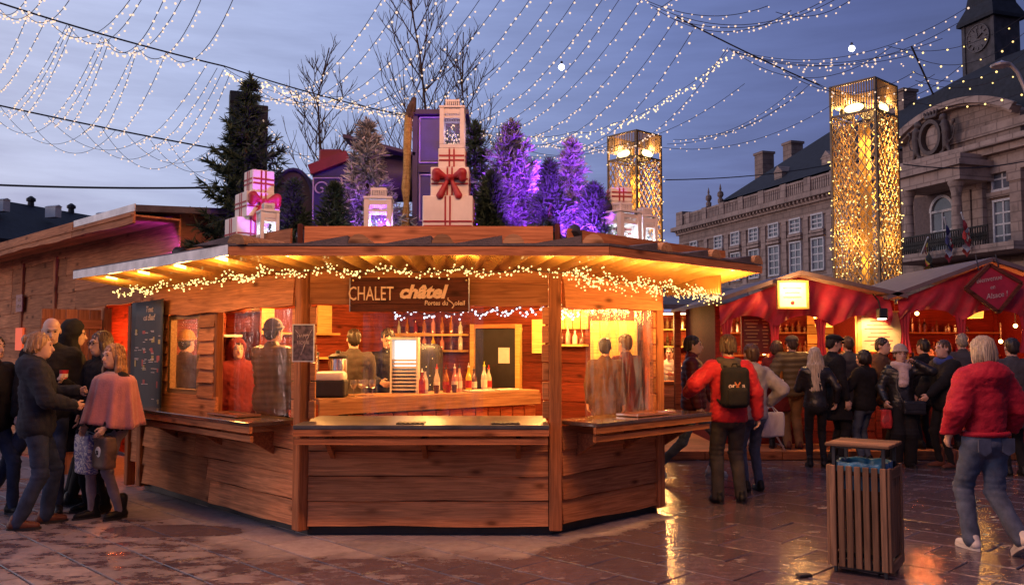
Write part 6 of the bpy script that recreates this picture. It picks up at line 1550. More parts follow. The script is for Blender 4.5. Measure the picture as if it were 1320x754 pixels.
# hanging shades
def shade(px, py, Y, lab, watt=24, s=1.0):
    p = at(px, py, Y); t = thing('hanging_lampshade', lab, 'lamp', p, 0, 'yellow lampshades in the red stalls')
    m = MB(); m.lathe([(.10 * s, .08 * s), (.145 * s, .05 * s), (.13 * s, -.10 * s), (.126 * s, -.10 * s), (.14 * s, .045 * s)], (0, 0, 0), 16); m.build('shade', glow('lampshade_' + str(px), (.8, .5, .1), (1, .48, .06), 1.5), t, smooth='auto')
    m = MB(); m.tube([(0, 0, .08 * s), (0, 0, .35)], .008, 5); m.build('cord', MT['wire'], t)
    plight('shade_light', (0, 0, -.15), (1, .45, .10), watt, .06, t)
shade(1062, 413, ys + .25, 'yellow lampshade hanging over the man in the flat cap', 55); shade(1257, 403, ys + .1, 'tall yellow lampshade hanging under the tilted square sign', 15, .85)
for i, (px, py, lab) in enumerate(((976, 402, 'bare red-gold bulb under the drapes above the dark menu board'), (1046, 405, 'bare bulb beside the yellow lampshade in the first stall'), (1182, 404, 'small bare bulb near the price panel, second stall'), (1309, 420, 'small bare bulb at the outer side of the second stall'), (1290, 440, 'bare bulb over the shelf at the edge of the second stall'), (985, 455, 'low bare bulb inside the first stall behind the menu board'))):
    p = at(px, py, ys + .35); t = thing('bare_bulb', lab, 'bulb', p, 0, 'bare bulbs in the red stalls')
    m = MB(); m.ico((0, 0, 0), .032, 1); m.build('globe', emis('stall_bulb', (1, .5, .14), 18), t); m = MB(); m.tube([(0, 0, .03), (0, 0, .3)], .01, 5); m.build('cord', MT['wire'], t)
    plight('bulb_light', (0, -.05, -.07), (1, .22, .05) if i != 1 else (1, .5, .15), 32, .05, t)
# lit back panel behind the flat cap
a, b_ = at(1042, 500, ys + 1.9), at(1104, 404, ys + 1.9)
t = thing('lit_back_panel', 'pale yellow boards lit behind the counter of the first stall', 'panel', (a.x, ys + 1.9, 1.2))
for k in range(6):
    m = MB(); m.bbox(((b_.x - a.x) / 2, 0, .05 + k * .17), (b_.x - a.x, .02, .16), .004); m.build('board', MT['yellow_panel'], t)
# tilted square sign
Yd = ys - .62; cs = [at(*c, Yd) for c in ((1243, 372), (1275, 340), (1318, 365), (1287, 404))]; ctr = sum(cs, Vector()) / 4
t = thing('tilted_square_sign', 'red square sign in a dark frame hung on its corner with pale script', 'sign', ctr)
loc_ = [c - ctr for c in cs]
m = MB(); m.prism([c * .9 for c in loc_], (0, .03, 0)); m.build('panel', plain('sign_red', (.42, .02, .05), .5), t)
m = MB()
for i in range(4):
    p, q = loc_[i] * .96, loc_[(i + 1) % 4] * .96; m.bar(p, q, .05, .06, up=(0, 1, 0))
m.build('frame', MT['sign_wood'], t)
m = MB(); m.tube([V(-.2, .02, .25), V(-.2, .1, .5)], .01, 5); m.tube([V(.1, .02, .3), V(.1, .1, .5)], .01, 5); m.build('hanger', MT['wire'], t)
xd = V(1, 0, .17)
for txt, x, z, s in (('Bienvenue', -.07, .12, .105), ('en', -.02, .0, .09), ('Alsace !', .04, -.12, .115)): text_mesh(txt, s, face_M((x, -.006, z), xd), MT['chalk'], t, shear=.25, sx=.9, ext=.002)
# ---- the drinks stall seen past the corner of the chalet
yb = 16.2
t = thing('drinks_stall', 'open brown drinks stall with bottle shelves behind the man in the dark red jacket', 'market stall', (X(838, yb), yb, 0))
W_ = X(935, yb) - X(838, yb); zr0 = zat(880, 400, yb)
for x in (W_ * .36, W_ + .1, -.3):
    m = MB(); m.bbox((x, 0, zr0 / 2), (.12, .12, zr0), .01); m.build('post', MT['post'], t)
m = MB(); m.prism([V(-1.5, -.5, zr0), V(W_ + .8, -.5, zr0), V(W_ + .8, 2.6, zr0 + .5), V(-1.5, 2.6, zr0 + .5)], (0, 0, .09)); m.build('roof', MT['felt'], t)
for i in range(10):
    b_ = board_mesh(W_ + 1.6, .235, .02, .003, .4); b_.build('back_board', MT['plank_red'], t, M=Matrix.Translation((W_ + .6, 2.4, .05 + i * .23)) @ Matrix.Rotation(math.pi, 4, 'Z'))
m = MB(); m.box((W_ / 2 - .2, .3, .95), (W_ + 1.2, .5, .05)); m.build('counter', MT['post'], t)
for i in range(4):
    b_ = board_mesh(W_ + 1.1, .24, .02, .003, .4); b_.build('counter_board', MT['plank'], t, M=Matrix.Translation((W_ + .3, .12, .02 + i * .225)) @ Matrix.Rotation(math.pi, 4, 'Z'))
for z_ in (1.62, 1.98):
    m = MB(); m.box((W_ / 2 - .2, 2.2, z_), (W_ + 1.2, .3, .03)); m.build('shelf', MT['yellow_panel'], t)
for k, (x, z_) in enumerate(((.35, zr0 - .02), (1.0, zr0 - .0))):
    m = MB(); m.box((x, .5 + .5 * k, z_ - .03), (.55, .05, .025)); m.build('tube_light', emis('tube_light', (1, .75, .45), 7), t)
plight('bar_light', (.3, .9, zr0 - .25), (1, .45, .12), 150, .1, t); plight('bar_light', (1.3, 1.0, zr0 - .25), (1, .40, .10), 130, .1, t)
m = MB(); rr = random.Random(8)
for z_ in (1.64, 2.0):
    for k in range(24):
        h = rr.uniform(.18, .30); m.lathe([(.035, 0), (.035, h * .6), (.013, h * .75), (.013, h)], t.location + V(-.7 + 2.6 * k / 24, 2.15, z_ - .004), 8)
o = m.build('shelf_bottles', plain('stall_bottles', (.16, .10, .05), .12, var=.6, scale=5), None); tag(o, 'rows of bottles on the lit shelves of the brown drinks stall', 'bottles', kind='stuff')
p = at(918, 425, 14.6); t = thing('globe_lamp', 'bright round lamp glowing at the edge of the brown drinks stall', 'lamp', p)
m = MB(); m.ico((0, 0, 0), .085, 2); m.build('globe', emis('globe_glow', (1, .66, .3), 9), t, smooth=True); m = MB(); m.tube([(0, 0, -.08), (0, 0, -p.z)], .025, 8); m.lathe([(.12, -p.z), (.12, -p.z + .02), (.03, -p.z + .05)], (0, 0, 0), 12); m.build('stand', MT['dark_metal'], t); plight('globe_light', (0, -.14, 0), (1, .55, .2), 45, .09, t)
# ---- high table
p = gp(980, 577, PLT); p = V(X(978, 13.0), 13.0, PLT)
t = thing('folding_high_table', 'white-topped folding high table with crossed metal legs beside the stall', 'table', p)
m = MB(); m.lathe([(.33, .99), (.35, 1.0), (.35, 1.02), (.34, 1.03)], (0, 0, 0), 24); m.build('table_top', MT['white'], t)
for sx in (-1, 1):
    for yy_ in (-.2, .2):
        m = MB(); m.tube([(sx * .30, yy_, .0), (-sx * .26, yy_, .985)], .014, 6); m.build('leg', MT['zinc'], t)
    m = MB(); m.tube([(sx * .28, -.2, .06), (sx * .28, .2, .06)], .012, 6); m.build('stretcher', MT['zinc'], t)
for i, (px, lab) in enumerate(((964, 'dark bottle standing on the white high table, nearest the red backpack carrier'), (1003, 'small amber glass on the white high table'))):
    m = MB(); m.lathe([(.035, 0), (.036, .16), (.014, .22), (.014, .29)] if i == 0 else [(.03, 0), (.036, .12), (.033, .12), (.027, .006)], (0, 0, 0), 10); o = m.build('beer_bottle' if i == 0 else 'beer_glass', BM['dark' if i == 0 else 'amber'], None, smooth='auto'); o.location = V(X(px, 13.0), 12.9, PLT + 1.031); tag(o, lab, 'bottle' if i == 0 else 'glass')
# ================================================================ slatted litter bin
nc = gp(1148, 748); lc = gp(1073, 737); rc_ = gp(1178, 736)
d1 = (lc - nc); d1.z = 0; sb_ = .415; d1.normalize(); d2 = V(d1.y, -d1.x, 0)
if d2.y < 0: d2 = -d2
ctr = nc + (d1 + d2) * sb_ / 2
bn = thing('litter_bin', 'slatted wooden litter bin with a plank lid and blue liner on the wet paving', 'litter bin', ctr, math.atan2(-d1.y, -d1.x))
hb = .755; h2 = sb_ / 2
MT['bag_blue'] = plain('blue_liner', (.03, .16, .30), .35, var=.2, sheen=.2)
for k in range(4):
    Mz = Matrix.Rotation(k * math.pi / 2, 4, 'Z')
    if k in (0, 2):
        for i in range(7):
            m = MB(); m.bbox((0, 0, 0), (hb - .03, .018, .043), .004); m.build('slat', MT['grey_wood'], bn, M=Mz @ Matrix.Translation(((i - 3) * .0585, -h2, hb / 2 + .035)) @ Matrix.Rotation(R(90), 4, 'Y'))
    else:
        for i in range(5):
            m = MB(); m.bbox((0, 0, 0), (hb - .2, .016, .052), .004); m.build('slat', MT['grey_wood'], bn, M=Mz @ Matrix.Translation(((i - 2) * .060, -h2 + .006, hb / 2 + .03)) @ Matrix.Rotation(R(90), 4, 'Y'))
        for z_ in (.075, hb - .03):
            m = MB(); m.bbox((0, 0, 0), (sb_ - .13, .022, .075), .004); m.build('rail', MT['grey_wood'], bn, M=Mz @ Matrix.Translation((0, -h2 - .002, z_)))
        for sx in (-1, 1):
            m = MB(); m.bbox((0, 0, 0), (hb - .03, .022, .06), .004); m.build('stile', MT['grey_wood'], bn, M=Mz @ Matrix.Translation((sx * (h2 - .032), -h2 - .002, hb / 2 + .035)) @ Matrix.Rotation(R(90), 4, 'Y'))
for sx in (-1, 1):
    for sy in (-1, 1):
        m = MB(); m.box((sx * (h2 - .035), sy * (h2 - .035), .46), (.022, .022, .91)); m.build('corner_rod', MT['black'], bn)
m = MB()
for z_ in (.06, .72):
    for sx in (-1, 1): m.box((sx * (h2 - .03), 0, z_), (.012, sb_ - .12, .03)); m.box((0, sx * (h2 - .03), z_), (sb_ - .12, .012, .03))
    m.build('inner_frame', MT['black'], bn); m = MB()
m = MB(); m.box((0, 0, .04), (sb_ - .1, sb_ - .1, .02)); m.build('bottom', MT['black'], bn)
for i in range(4):
    m = MB(); m.bbox((0, 0, 0), (sb_ + .03, .105, .024), .005); m.build('lid_plank', MT['grey_wood'], bn, M=Matrix.Translation((0, (i - 1.5) * .109, .925)))
m = MB(); m.box((0, 0, .905), (sb_ - .06, sb_ - .06, .012)); m.build('lid_frame', MT['black'], bn)
def bag(u, v):
    a = u * 2 * math.pi; r = (h2 - .05) * (1 / max(abs(math.cos(a)), abs(math.sin(a)))) ** .7
    prof = [(1.0, .60), (1.02, .77), (1.10, .80), (1.13, .765), (1.135, .72)]; x = v * 4; i = min(int(x), 3); f = x - i
    rr_ = prof[i][0] * (1 - f) + prof[i + 1][0] * f; z_ = prof[i][1] * (1 - f) + prof[i + 1][1] * f
    w = .008 * math.sin(13 * a) + .006 * math.sin(29 * a + 4 * v)
    return V(math.cos(a) * (r * rr_ + w), math.sin(a) * (r * rr_ + w), z_ + .012 * math.sin(7 * a) * v)
m = MB(); m.grid(bag, 48, 8); m.build('liner', MT['bag_blue'], bn, smooth=True)
m = MB(); m.bbox((0, 0, .012), (.11, .06, .022), .006); o = m.build('litter_scrap', MT['black'], None); q = gp(1036, 743); o.location = q; o.rotation_euler = (0, 0, .3); tag(o, 'small dark scrap lying on the wet paving near the litter bin', 'litter')
# ================================================================ people
def ik(a, b, l1, l2, hint):
    a, b = Vector(a), Vector(b); d = b - a; L_ = d.length
    if L_ > (l1 + l2) * .995: b = a + d * ((l1 + l2) * .995 / L_); d = b - a; L_ = d.length
    x = (L_ * L_ + l1 * l1 - l2 * l2) / (2 * L_); h_ = math.sqrt(max(l1 * l1 - x * x, 0)); u = d.normalized()
    hv = Vector(hint); hv = (hv - u * hv.dot(u)); hv = hv.normalized() if hv.length > 1e-5 else V(0, -1, 0)
    return a + u * x + hv * h_, b
_mc = {}
def cloth(name, col, rough=.85, var=.12, bump=.25, bs=90, sheen=.02, spec=.2):
    if name not in _mc: _mc[name] = plain(name, col, rough, 0, var, 9, bump, bs, sheen, spec)
    return _mc[name]
def hairmat(name, col):
    if name in _mc: return _mc[name]
    m, t, b = newmat(name); L = t.links.new
    tc = nn(t, 'ShaderNodeTexCoord'); mp = nn(t, 'ShaderNodeMapping'); mp.inputs['Scale'].default_value = (70, 70, 5); L(tc.outputs['Object'], mp.inputs[0])
    ns = nn(t, 'ShaderNodeTexNoise', ins={'Scale': 1.5, 'Detail': 4}); L(mp.outputs[0], ns.inputs['Vector'])
    rp = ramp(t, [(.3, tuple(c * .45 for c in col)), (.55, col), (.8, tuple(min(1, c * 1.5) for c in col))]); L(ns.outputs[0], rp.inputs[0]); L(rp.outputs[0], b.inputs['Base Color'])
    b.inputs['Roughness'].default_value = .45; bp = nn(t, 'ShaderNodeBump', ins={'Strength': .4, 'Distance': .01}); L(ns.outputs[0], bp.inputs['Height']); L(bp.outputs[0], b.inputs['Normal'])
    _mc[name] = m; return m
SKIN = {'fair': plain('fair_skin', (.56, .33, .25), .5, var=.06), 'tan': plain('tan_skin', (.44, .25, .17), .5, var=.06)}
DARKEYE = plain('dark_eye', (.03, .02, .02), .2); LIP = plain('lips', (.38, .12, .11), .5)
def person(label, px, Y, H, rz, z0=0.0, group=None, feet=None, hands=None, yaw=0, pitch=0, lean=0, w=1.0, near=False, face=True,
           top=None, bottom=None, shoes=None, hair=None, hat=None, scarf=None, curl=(.5, .5), skin='fair', base=None, elbow=None, glasses=False, beard=None):
    s = H / 1.75; p = at(px, 445, Y); loc = V(p.x, Y, z0) if base is None else base
    t = thing('person', label, 'person', loc, R(rz), group)
    feet = feet or ((.10, .0, 0, 0), (-.10, -.02, 0, 0))      # (x, y, lift, toe pitch) for the wearer's left, right
    T = top or {}; loose = T.get('loose', 0.0)
    def up(v):                                               # upper body leans about the pelvis
        x, y, z = v; dz = z - .93; a = R(lean)
        return V(x * s * (w if z > .95 else 1), (y - math.sin(a) * dz) * s, (.93 + math.cos(a) * dz) * s)
    ph = min(0, .0)
    spread = max(abs(feet[0][1] - feet[1][1]), 0); drop = .02 + .10 * min(spread / .8, 1) ** 2
    hipz = .93 - drop
    hip = [V(.085 * s, 0, hipz * s), V(-.085 * s, 0, hipz * s)]
    ank = [V(f[0] * s, f[1] * s, (.085 + f[2]) * s) for f in feet]
    knee = []
    for i in (0, 1):
        k, a = ik(hip[i], ank[i], .43 * s, .425 * s, (0, -1, 0.0)); knee.append(k); ank[i] = a
    sh = [up((.175, .01, 1.40)), up((-.175, .01, 1.40))]
    hands = hands or (None, None); el = []; wr = []
    for i in (0, 1):
        sg = 1 if i == 0 else -1
        tg = hands[i]; tg = V(sg * (.235 + loose * .5) * s, -.06 * s, .84 * s) if tg is None else Vector(tg) * 1.0
        hint = (elbow or {}).get(i, (sg * .5, .6, -.25)); e, w_ = ik(sh[i], tg, .28 * s, .25 * s, hint); el.append(e); wr.append(w_)
    hd = up((0, -.015, 1.63)); Mh = (Matrix.Rotation(R(yaw), 3, 'Z') @ Matrix.Rotation(R(pitch), 3, 'X')); hs_ = .5 + .5 * s
    HP = lambda x, y, z: tuple(hd + Mh @ V(x, y, z) * hs_)
    Ml = [list(r) for r in Mh]
    nb = up((0, .015, 1.44))
    # ---- the body: one continuous skin
    pr = [('e', HP(0, .014, .03), tuple(q * hs_ for q in (.075, .093, .086)), .02, Ml), ('e', HP(0, -.022, -.035), tuple(q * hs_ for q in (.061, .070, .085)), .03, Ml), ('e', HP(0, -.045, -.088), tuple(q * hs_ for q in (.038, .042, .030)), .03, Ml),
          ('c', HP(0, -.088, .004), HP(0, -.108, -.034), .009 * hs_, .0145 * hs_, .012), ('c', HP(-.03, -.086, .026), HP(.03, -.086, .026), .011 * hs_, .011 * hs_, .015), ('c', HP(-.016, -.088, -.062), HP(.016, -.088, -.062), .010 * hs_, .010 * hs_, .012),
          ('e', HP(.078, .012, -.012), (.010, .020, .030), .008, Ml), ('e', HP(-.078, .012, -.012), (.010, .020, .030), .008, Ml),
          ('c', HP(0, .02, -.06), tuple(nb), .052 * s, .056 * s, .03), ('c', tuple(up((.13, .01, 1.39))), tuple(up((-.13, .01, 1.39))), .06 * s, .06 * s, .04),
          ('e', tuple(up((0, 0, 1.2))), (.13 * s * w, .085 * s, .22 * s), .05), ('e', (0, 0, .93 * s), (.12 * s, .085 * s, .12 * s), .05)]
    for i in (0, 1):
        sg = 1 if i == 0 else -1
        pr += [('c', tuple(sh[i]), tuple(el[i]), .045 * s, .036 * s, .02), ('c', tuple(el[i]), tuple(wr[i]), .036 * s, .026 * s, .012),
               ('c', tuple(hip[i]), tuple(knee[i]), .065 * s, .045 * s, .03), ('c', tuple(knee[i]), tuple(ank[i]), .045 * s, .032 * s, .02)]
        d = (wr[i] - el[i]).normalized(); side = d.cross(V(sg, 0, 0)); side = side.normalized() if side.length > .1 else V(0, -1, 0)
        if side.y > 0: side = -side                           # thumb side points forward
        pn = d.cross(side).normalized()
        if pn.x * sg > 0: pn = -pn                            # palm faces the body
        hsz = s * (.95 if near else 1.05); W0 = wr[i]
        pr += [('c', tuple(W0), tuple(W0 + (d * .075 + side * .018) * hsz), .021 * hsz, .020 * hsz, .012), ('c', tuple(W0), tuple(W0 + (d * .072 - side * .018) * hsz), .020 * hsz, .019 * hsz, .012)]
        c_ = curl[i]; fr = .0095 if near else .0115
        for k in range(4):
            b0_ = W0 + (d * (.082 - .004 * abs(k - 1)) + side * (.030 - .020 * k)) * hsz; l1 = (.040, .045, .042, .033)[k] * hsz
            a1, a2 = c_ * .8 + .05 * k, c_ * 2.0 + .06 * k
            b1_ = b0_ + (d * math.cos(a1) + pn * math.sin(a1)) * l1; b2_ = b1_ + (d * math.cos(a2) + pn * math.sin(a2)) * l1 * .85
            pr += [('c', tuple(b0_), tuple(b1_), fr * hsz, fr * .92 * hsz, .005), ('c', tuple(b1_), tuple(b2_), fr * .92 * hsz, fr * .8 * hsz, .003)]
        t0_ = W0 + (d * .022 + side * .026) * hsz; t1_ = t0_ + (d * .035 + side * .026 + pn * .012) * hsz; t2_ = t1_ + (d * .030 + side * .004 + pn * .014) * hsz
        pr += [('c', tuple(t0_), tuple(t1_), .013 * hsz, .011 * hsz, .006), ('c', tuple(t1_), tuple(t2_), .011 * hsz, .009 * hsz, .003)]
    organic('body', pr, .0085 if near else .0125, SKIN[skin], t, relax=1 if near else 0)
    if face:
        for sg in (-1, 1):
            m = MB(); m.ico(HP(sg * .030, -.086, .008), .0095, 1, (1.25, .6, .75)); m.build('eye', DARKEYE, t, smooth=True)
            m = MB(); m.tube([HP(sg * .014, -.098, .030), HP(sg * .032, -.095, .035), HP(sg * .048, -.084, .029)], .0035, 4); m.build('eyebrow', hairmat(*(hair[1:3] if hair else ('hair_brown', (.1, .05, .03)))), t)
        m = MB(); m.tube([HP(-.021, -.092, -.064), HP(0, -.100, -.062), HP(.021, -.092, -.064)], [.003, .0055, .003], 5); m.build('mouth', LIP, t)
    # ---- clothes
    hc = .016 if near else .02
    if T:
        l = loose; hem = T.get('hem', .84); pr = []
        pr += [('c', tuple(up((.105, .01, 1.375))), tuple(up((-.105, .01, 1.375))), (.088 + l * .6) * s, (.088 + l * .6) * s, .05),
               ('e', tuple(up((0, .0, 1.23))), ((.172 + l) * s * w, (.118 + l) * s, .24 * s), .06), ('e', tuple(up((0, -.005, 1.02))), ((.158 + l) * s * w, (.112 + l) * s, .2 * s), .06)]
        if hem < .95: pr.append(('e', (0, 0, .90 * s), ((.172 + l) * s, (.125 + l) * s, .16 * s), .06))
        if hem < .72:
            fl_ = T.get('flare', .03)
            pr.append(('c', (0, 0, .85 * s), (0, .0, hem * s - .1), (.135 + l) * s, (.15 + l + fl_) * s, .06))
            for i in (0, 1): pr.append(('c', tuple(hip[i]), tuple(hip[i].lerp(knee[i], .9)), (.10 + l) * s, (.10 + l) * s, .06))
        for i in (0, 1):
            aw = T.get('arm', .0) + l * .6
            pr += [('c', tuple(sh[i]), tuple(el[i]), (.066 + aw) * s, (.054 + aw) * s, .035), ('c', tuple(el[i]), tuple(wr[i].lerp(el[i], .06)), (.054 + aw) * s, (.040 + aw * .8) * s, .02)]
        if T.get('collar', True): pr.append(('c', tuple(up((0, .02, 1.43))), tuple(up((0, .012, 1.475 + T.get('collar_h', 0)))), .078 * s, .074 * s, .03))
        if T.get('hood') == 'down': pr += [('e', tuple(up((0, .10, 1.43))), (.125 * s, .07 * s, .085 * s), .04), ('c', tuple(up((.075, .04, 1.455))), tuple(up((-.075, .04, 1.455))), .055 * s, .055 * s, .03)]
        if T.get('hood') == 'big': pr += [('e', tuple(up((0, .09, 1.44))), (.17 * s, .10 * s, .11 * s), .05), ('c', tuple(up((.11, .03, 1.45))), tuple(up((-.11, .03, 1.45))), .075 * s, .075 * s, .04)]
        if T.get('hood') == 'up': pr += [('e', HP(0, .03, .03), tuple(q * hs_ for q in (.108, .118, .118)), .03, Ml), ('c', HP(0, .05, -.05), tuple(up((0, .03, 1.42))), .10 * s, .10 * s, .03), ('-', ('e', HP(0, -.09, -.015), tuple(q * hs_ for q in (.072, .085, .10)), .0, Ml))]
        cuts_ = [((0, 0, hem * s), (0, 0, -1))]
        pf_ = T.get('puffer', 0); sd_ = int(abs(px) * 7) % 1000
        if pf_:
            per = T.get('per', .075)
            def disp(v, pf_=pf_, per=per): return pf_ * (np.abs(np.sin(v[:, 2] * math.pi / per + .6 * np.sin(v[:, 0] * 9) * .3)) ** .6 - .5) + .003 * wob(v, 38, sd_)
        else:
            fo = T.get('fold', .009)
            def disp(v, fo=fo): return fo * .45 * wob(v, 20, sd_) + fo * .85 * (.45 - np.abs(wob(v * np.array([1, 1, 1.6]), 46, sd_ + 1))) + fo * .4 * wob(v, 90, sd_ + 2)
        organic(T.get('name', 'jacket'), pr, hc, T['mat'], t, cuts_, disp)
        if T.get('trim'):                                       # ribbed hem and cuffs
            hz_ = hem * s; m = MB(); rx, ry = (.160 + l * .75) * s, (.115 + l * .75) * s
            m.tube([V(rx * math.cos(a * math.pi / 10), ry * math.sin(a * math.pi / 10), hz_ + .005) for a in range(21)], .022, 8, False); m.build('hem_band', T['trim'], t, smooth=True)
    if bottom:
        r1, r2_, r3 = bottom.get('r', (.088, .066, .050)); pr = [('e', (0, .008, .90 * s), (.160 * s, .118 * s, .12 * s), .04), ('e', (0, .05 * s, .87 * s), (.145 * s, .085 * s, .10 * s), .04)]
        for i in (0, 1):
            pr += [('c', tuple(hip[i]), tuple(knee[i]), r1 * s, r2_ * s, .03), ('c', tuple(knee[i]), tuple(ank[i] + V(0, 0, -.02)), r2_ * s, r3 * s, .02)]
        sd_ = int(abs(px) * 13) % 1000
        def disp(v): return .0045 * wob(v * np.array([1, 1, 1.7]), 30, sd_) - .004 * np.exp(-((v[:, 2] - .5 * s) / .1) ** 2) * np.sin(v[:, 2] * 120)
        organic(bottom.get('name', 'trousers'), pr, hc, bottom['mat'], t, (), disp)
    if shoes:
        for i in (0, 1):
            f = feet[i]; A_ = ank[i]; tz = f[4] if len(f) > 4 else (8 if i == 0 else -8)
            Mf = Matrix.Rotation(R(tz), 3, 'Z') @ Matrix.Rotation(R(f[3]), 3, 'X'); Mi = [list(r) for r in Mf]
            Q = lambda x, y, z: tuple(A_ + Mf @ V(x * s, y * s, (z - .085) * s))
            bh = shoes.get('h', .10)
            pr = [('c', Q(0, .045, .045), Q(0, -.06, .042), .042 * s, .040 * s, .02), ('c', Q(0, -.05, .040), Q(0, -.15, .032), .041 * s, .032 * s, .02), ('c', Q(0, .015, .06), Q(0, .02, bh), .045 * s, shoes.get('r', .044) * s, .02)]
            n_ = Mf @ V(0, 0, -1)
            o = organic('shoe', pr, .011 if near else .015, shoes['mat'], t, [(Q(0, 0, .012), tuple(n_))])
            m = MB(); pts_ = []
            for k in range(14):
                a = 2 * math.pi * k / 14; yy_ = -.052 + math.cos(a) * .140; xx_ = math.sin(a) * (.043 - .004 * math.cos(a)); pts_.append(V(*Q(xx_, yy_, .0)))
            m.prism(pts_, Mf @ V(0, 0, .022 * s)); m.build('sole', shoes.get('sole', MT['black']), o)
    # ---- hair and hats
    if hair:
        st, hn, hcol = hair[:3]; hm = hairmat(hn, hcol); pr = []; hh = .009 if near else .012
        facecut = ('-', ('e', HP(0, -.092, -.035), tuple(q * hs_ for q in (.066, .070, .088)), 0, Ml))
        sc = lambda a: tuple(q * hs_ for q in a)
        if st == 'bald': pr = [('e', HP(0, .03, -.01), sc((.081, .080, .048)), .01, Ml), ('-', ('e', HP(0, -.06, -.02), sc((.09, .075, .1)), 0, Ml))]
        else:
            pr = [('e', HP(0, .020, .036), sc((.083, .100, .090)), .02, Ml), ('e', HP(0, .055, -.02), sc((.070, .060, .07)), .02, Ml)]
            if st == 'bob': pr += [('e', HP(0, .035, -.02), sc((.100, .090, .095)), .03, Ml)]
            if st in ('long', 'front'):
                ln = hair[3] if len(hair) > 3 else .33; rg_ = 112 if st == 'front' else 78
                for a in range(-rg_, rg_ + 1, 16):
                    x, y = math.sin(R(a)), math.cos(R(a)); wv = .012 * math.sin(a * .37)
                    e_ = V(*HP(x * .075, y * .075 + .012, -.01)); m_ = V(*HP(x * .098, y * .085 + .02, -.13)); 
                    q = V(*HP(x * (.125 if st == 'front' else .105) + wv, y * .085 + .045 - (.05 if abs(a) > 90 else 0), -ln + .03 * math.sin(a * .8)))
                    pr += [('c', tuple(e_), tuple(m_), .028 * hs_, .026 * hs_, .02), ('c', tuple(m_), tuple(q), .026 * hs_, .014 * hs_, .02)]
            if st == 'bun': pr += [('e', HP(0, .125, .045), sc((.045, .04, .042)), .01, Ml), ('e', HP(0, .03, -.01), sc((.085, .085, .08)), .03, Ml)]
            pr.append(facecut)
        organic('hair', pr, hh, hm, t, (), lambda v: .0038 * np.sin(v[:, 0] * 190 + 3 * np.sin(v[:, 2] * 14)) + .0038 * np.sin(v[:, 1] * 170 + 2 * np.sin(v[:, 2] * 11)))
    if hair and near and hair[0] != 'bald':
        rs2 = random.Random(int(abs(px))); m = MB(); ln = {'short': .07, 'bob': .12, 'bun': .09}.get(hair[0], hair[3] if len(hair) > 3 else .33); rg_ = 120 if hair[0] == 'front' else 95
        for k in range(80):
            a = R(rs2.uniform(-rg_, rg_)); x, y = math.sin(a), math.cos(a); e = rs2.uniform(.98, 1.04); l2 = ln * rs2.uniform(.75, 1.08)
            pts = [HP(x * .03, .02 + y * .03, .127), HP(x * .070 * e, .02 + y * .085 * e, .095), HP(x * .086 * e, .02 + y * .103 * e, .03)]
            if hair[0] == 'bob': pts += [HP(x * .104 * e, .028 + y * .100 * e, -.06), HP(x * .090 * e, .03 + y * .092 * e, -.095 - rs2.random() * .02)]
            elif hair[0] in ('front', 'long'): pts += [HP(x * .108 * e, .022 + y * .098 * e, -.08), HP(x * .122 * e + rs2.gauss(0, .008), .03 + y * .10 * e, -max(l2, .1))]
            else: pts += [HP(x * .084 * e, .03 + y * .098 * e, -.035 - rs2.random() * .03)]
            m.tube([V(*p_) for p_ in pts], [.004, .005, .005, .0045, .002][:len(pts)], 4, False)
        tag(m.build('hair_strand', hairmat(*hair[1:3]), t, smooth=True), kind='stuff')
    if hat:
        k, hm = hat[:2]; sc = lambda a: tuple(q * hs_ for q in a)
        if k == 'beanie':
            pr = [('e', HP(0, .016, .055), sc((.094, .108, .098)), .01, Ml)]; o = organic('beanie', pr, .011, hm, t, [(HP(0, 0, .028), tuple(Mh @ V(0, -.25, -.97)))], lambda v: .002 * np.sin(v[:, 0] * 150) * np.sin(v[:, 1] * 150))
            m = MB(); m.tube([V(*HP(.096 * math.cos(a * math.pi / 10), .016 + .108 * math.sin(a * math.pi / 10), .038 - .012 * math.sin(a * math.pi / 10))) for a in range(21)], .016 * hs_, 8, False); m.build('turn_up', hm, o, smooth=True)
        else:
            fl_ = k == 'flatcap'
            pr = [('e', HP(0, .012, .070), sc((.096, .115, .058 if fl_ else .070)), .01, Ml)]
            if fl_: pr.append(('e', HP(0, -.05, .070), sc((.090, .085, .030)), .02, Ml))
            o = organic('cap', pr, .011, hm, t, [(HP(0, 0, .040), tuple(Mh @ V(0, 0, -1)))])
            m = MB(); m.grid(lambda u, v: V(*HP((u - .5) * .15 * (1 - .35 * v * v), -.085 - .075 * v * (1 - (2 * u - 1) ** 2 * .45), .045 - .022 * v - .03 * (2 * u - 1) ** 2 * .5)), 8, 4); b_ = m.build('visor', hm, o, smooth=True)
            sd = b_.modifiers.new('thick', 'SOLIDIFY'); sd.thickness = .007
    if beard: organic('beard', [('e', HP(0, -.052, -.075), tuple(q * hs_ for q in (.052, .052, .048)), .01, Ml), ('-', ('e', HP(0, -.09, -.02), tuple(q * hs_ for q in (.04, .05, .045)), 0, Ml))], .010, hairmat(*beard), t)
    if glasses:
        m = MB()
        for sg in (-1, 1): m.tube([V(*HP(sg * .032 + .024 * math.cos(a * math.pi / 6), -.103, .008 + .018 * math.sin(a * math.pi / 6))) for a in range(13)], .0028, 4, False); m.bar(HP(sg * .056, -.102, .012), HP(sg * .078, .0, .012), .004)
        m.bar(HP(-.009, -.106, .01), HP(.009, -.106, .01), .004); m.build('spectacles', MT['black'], t)
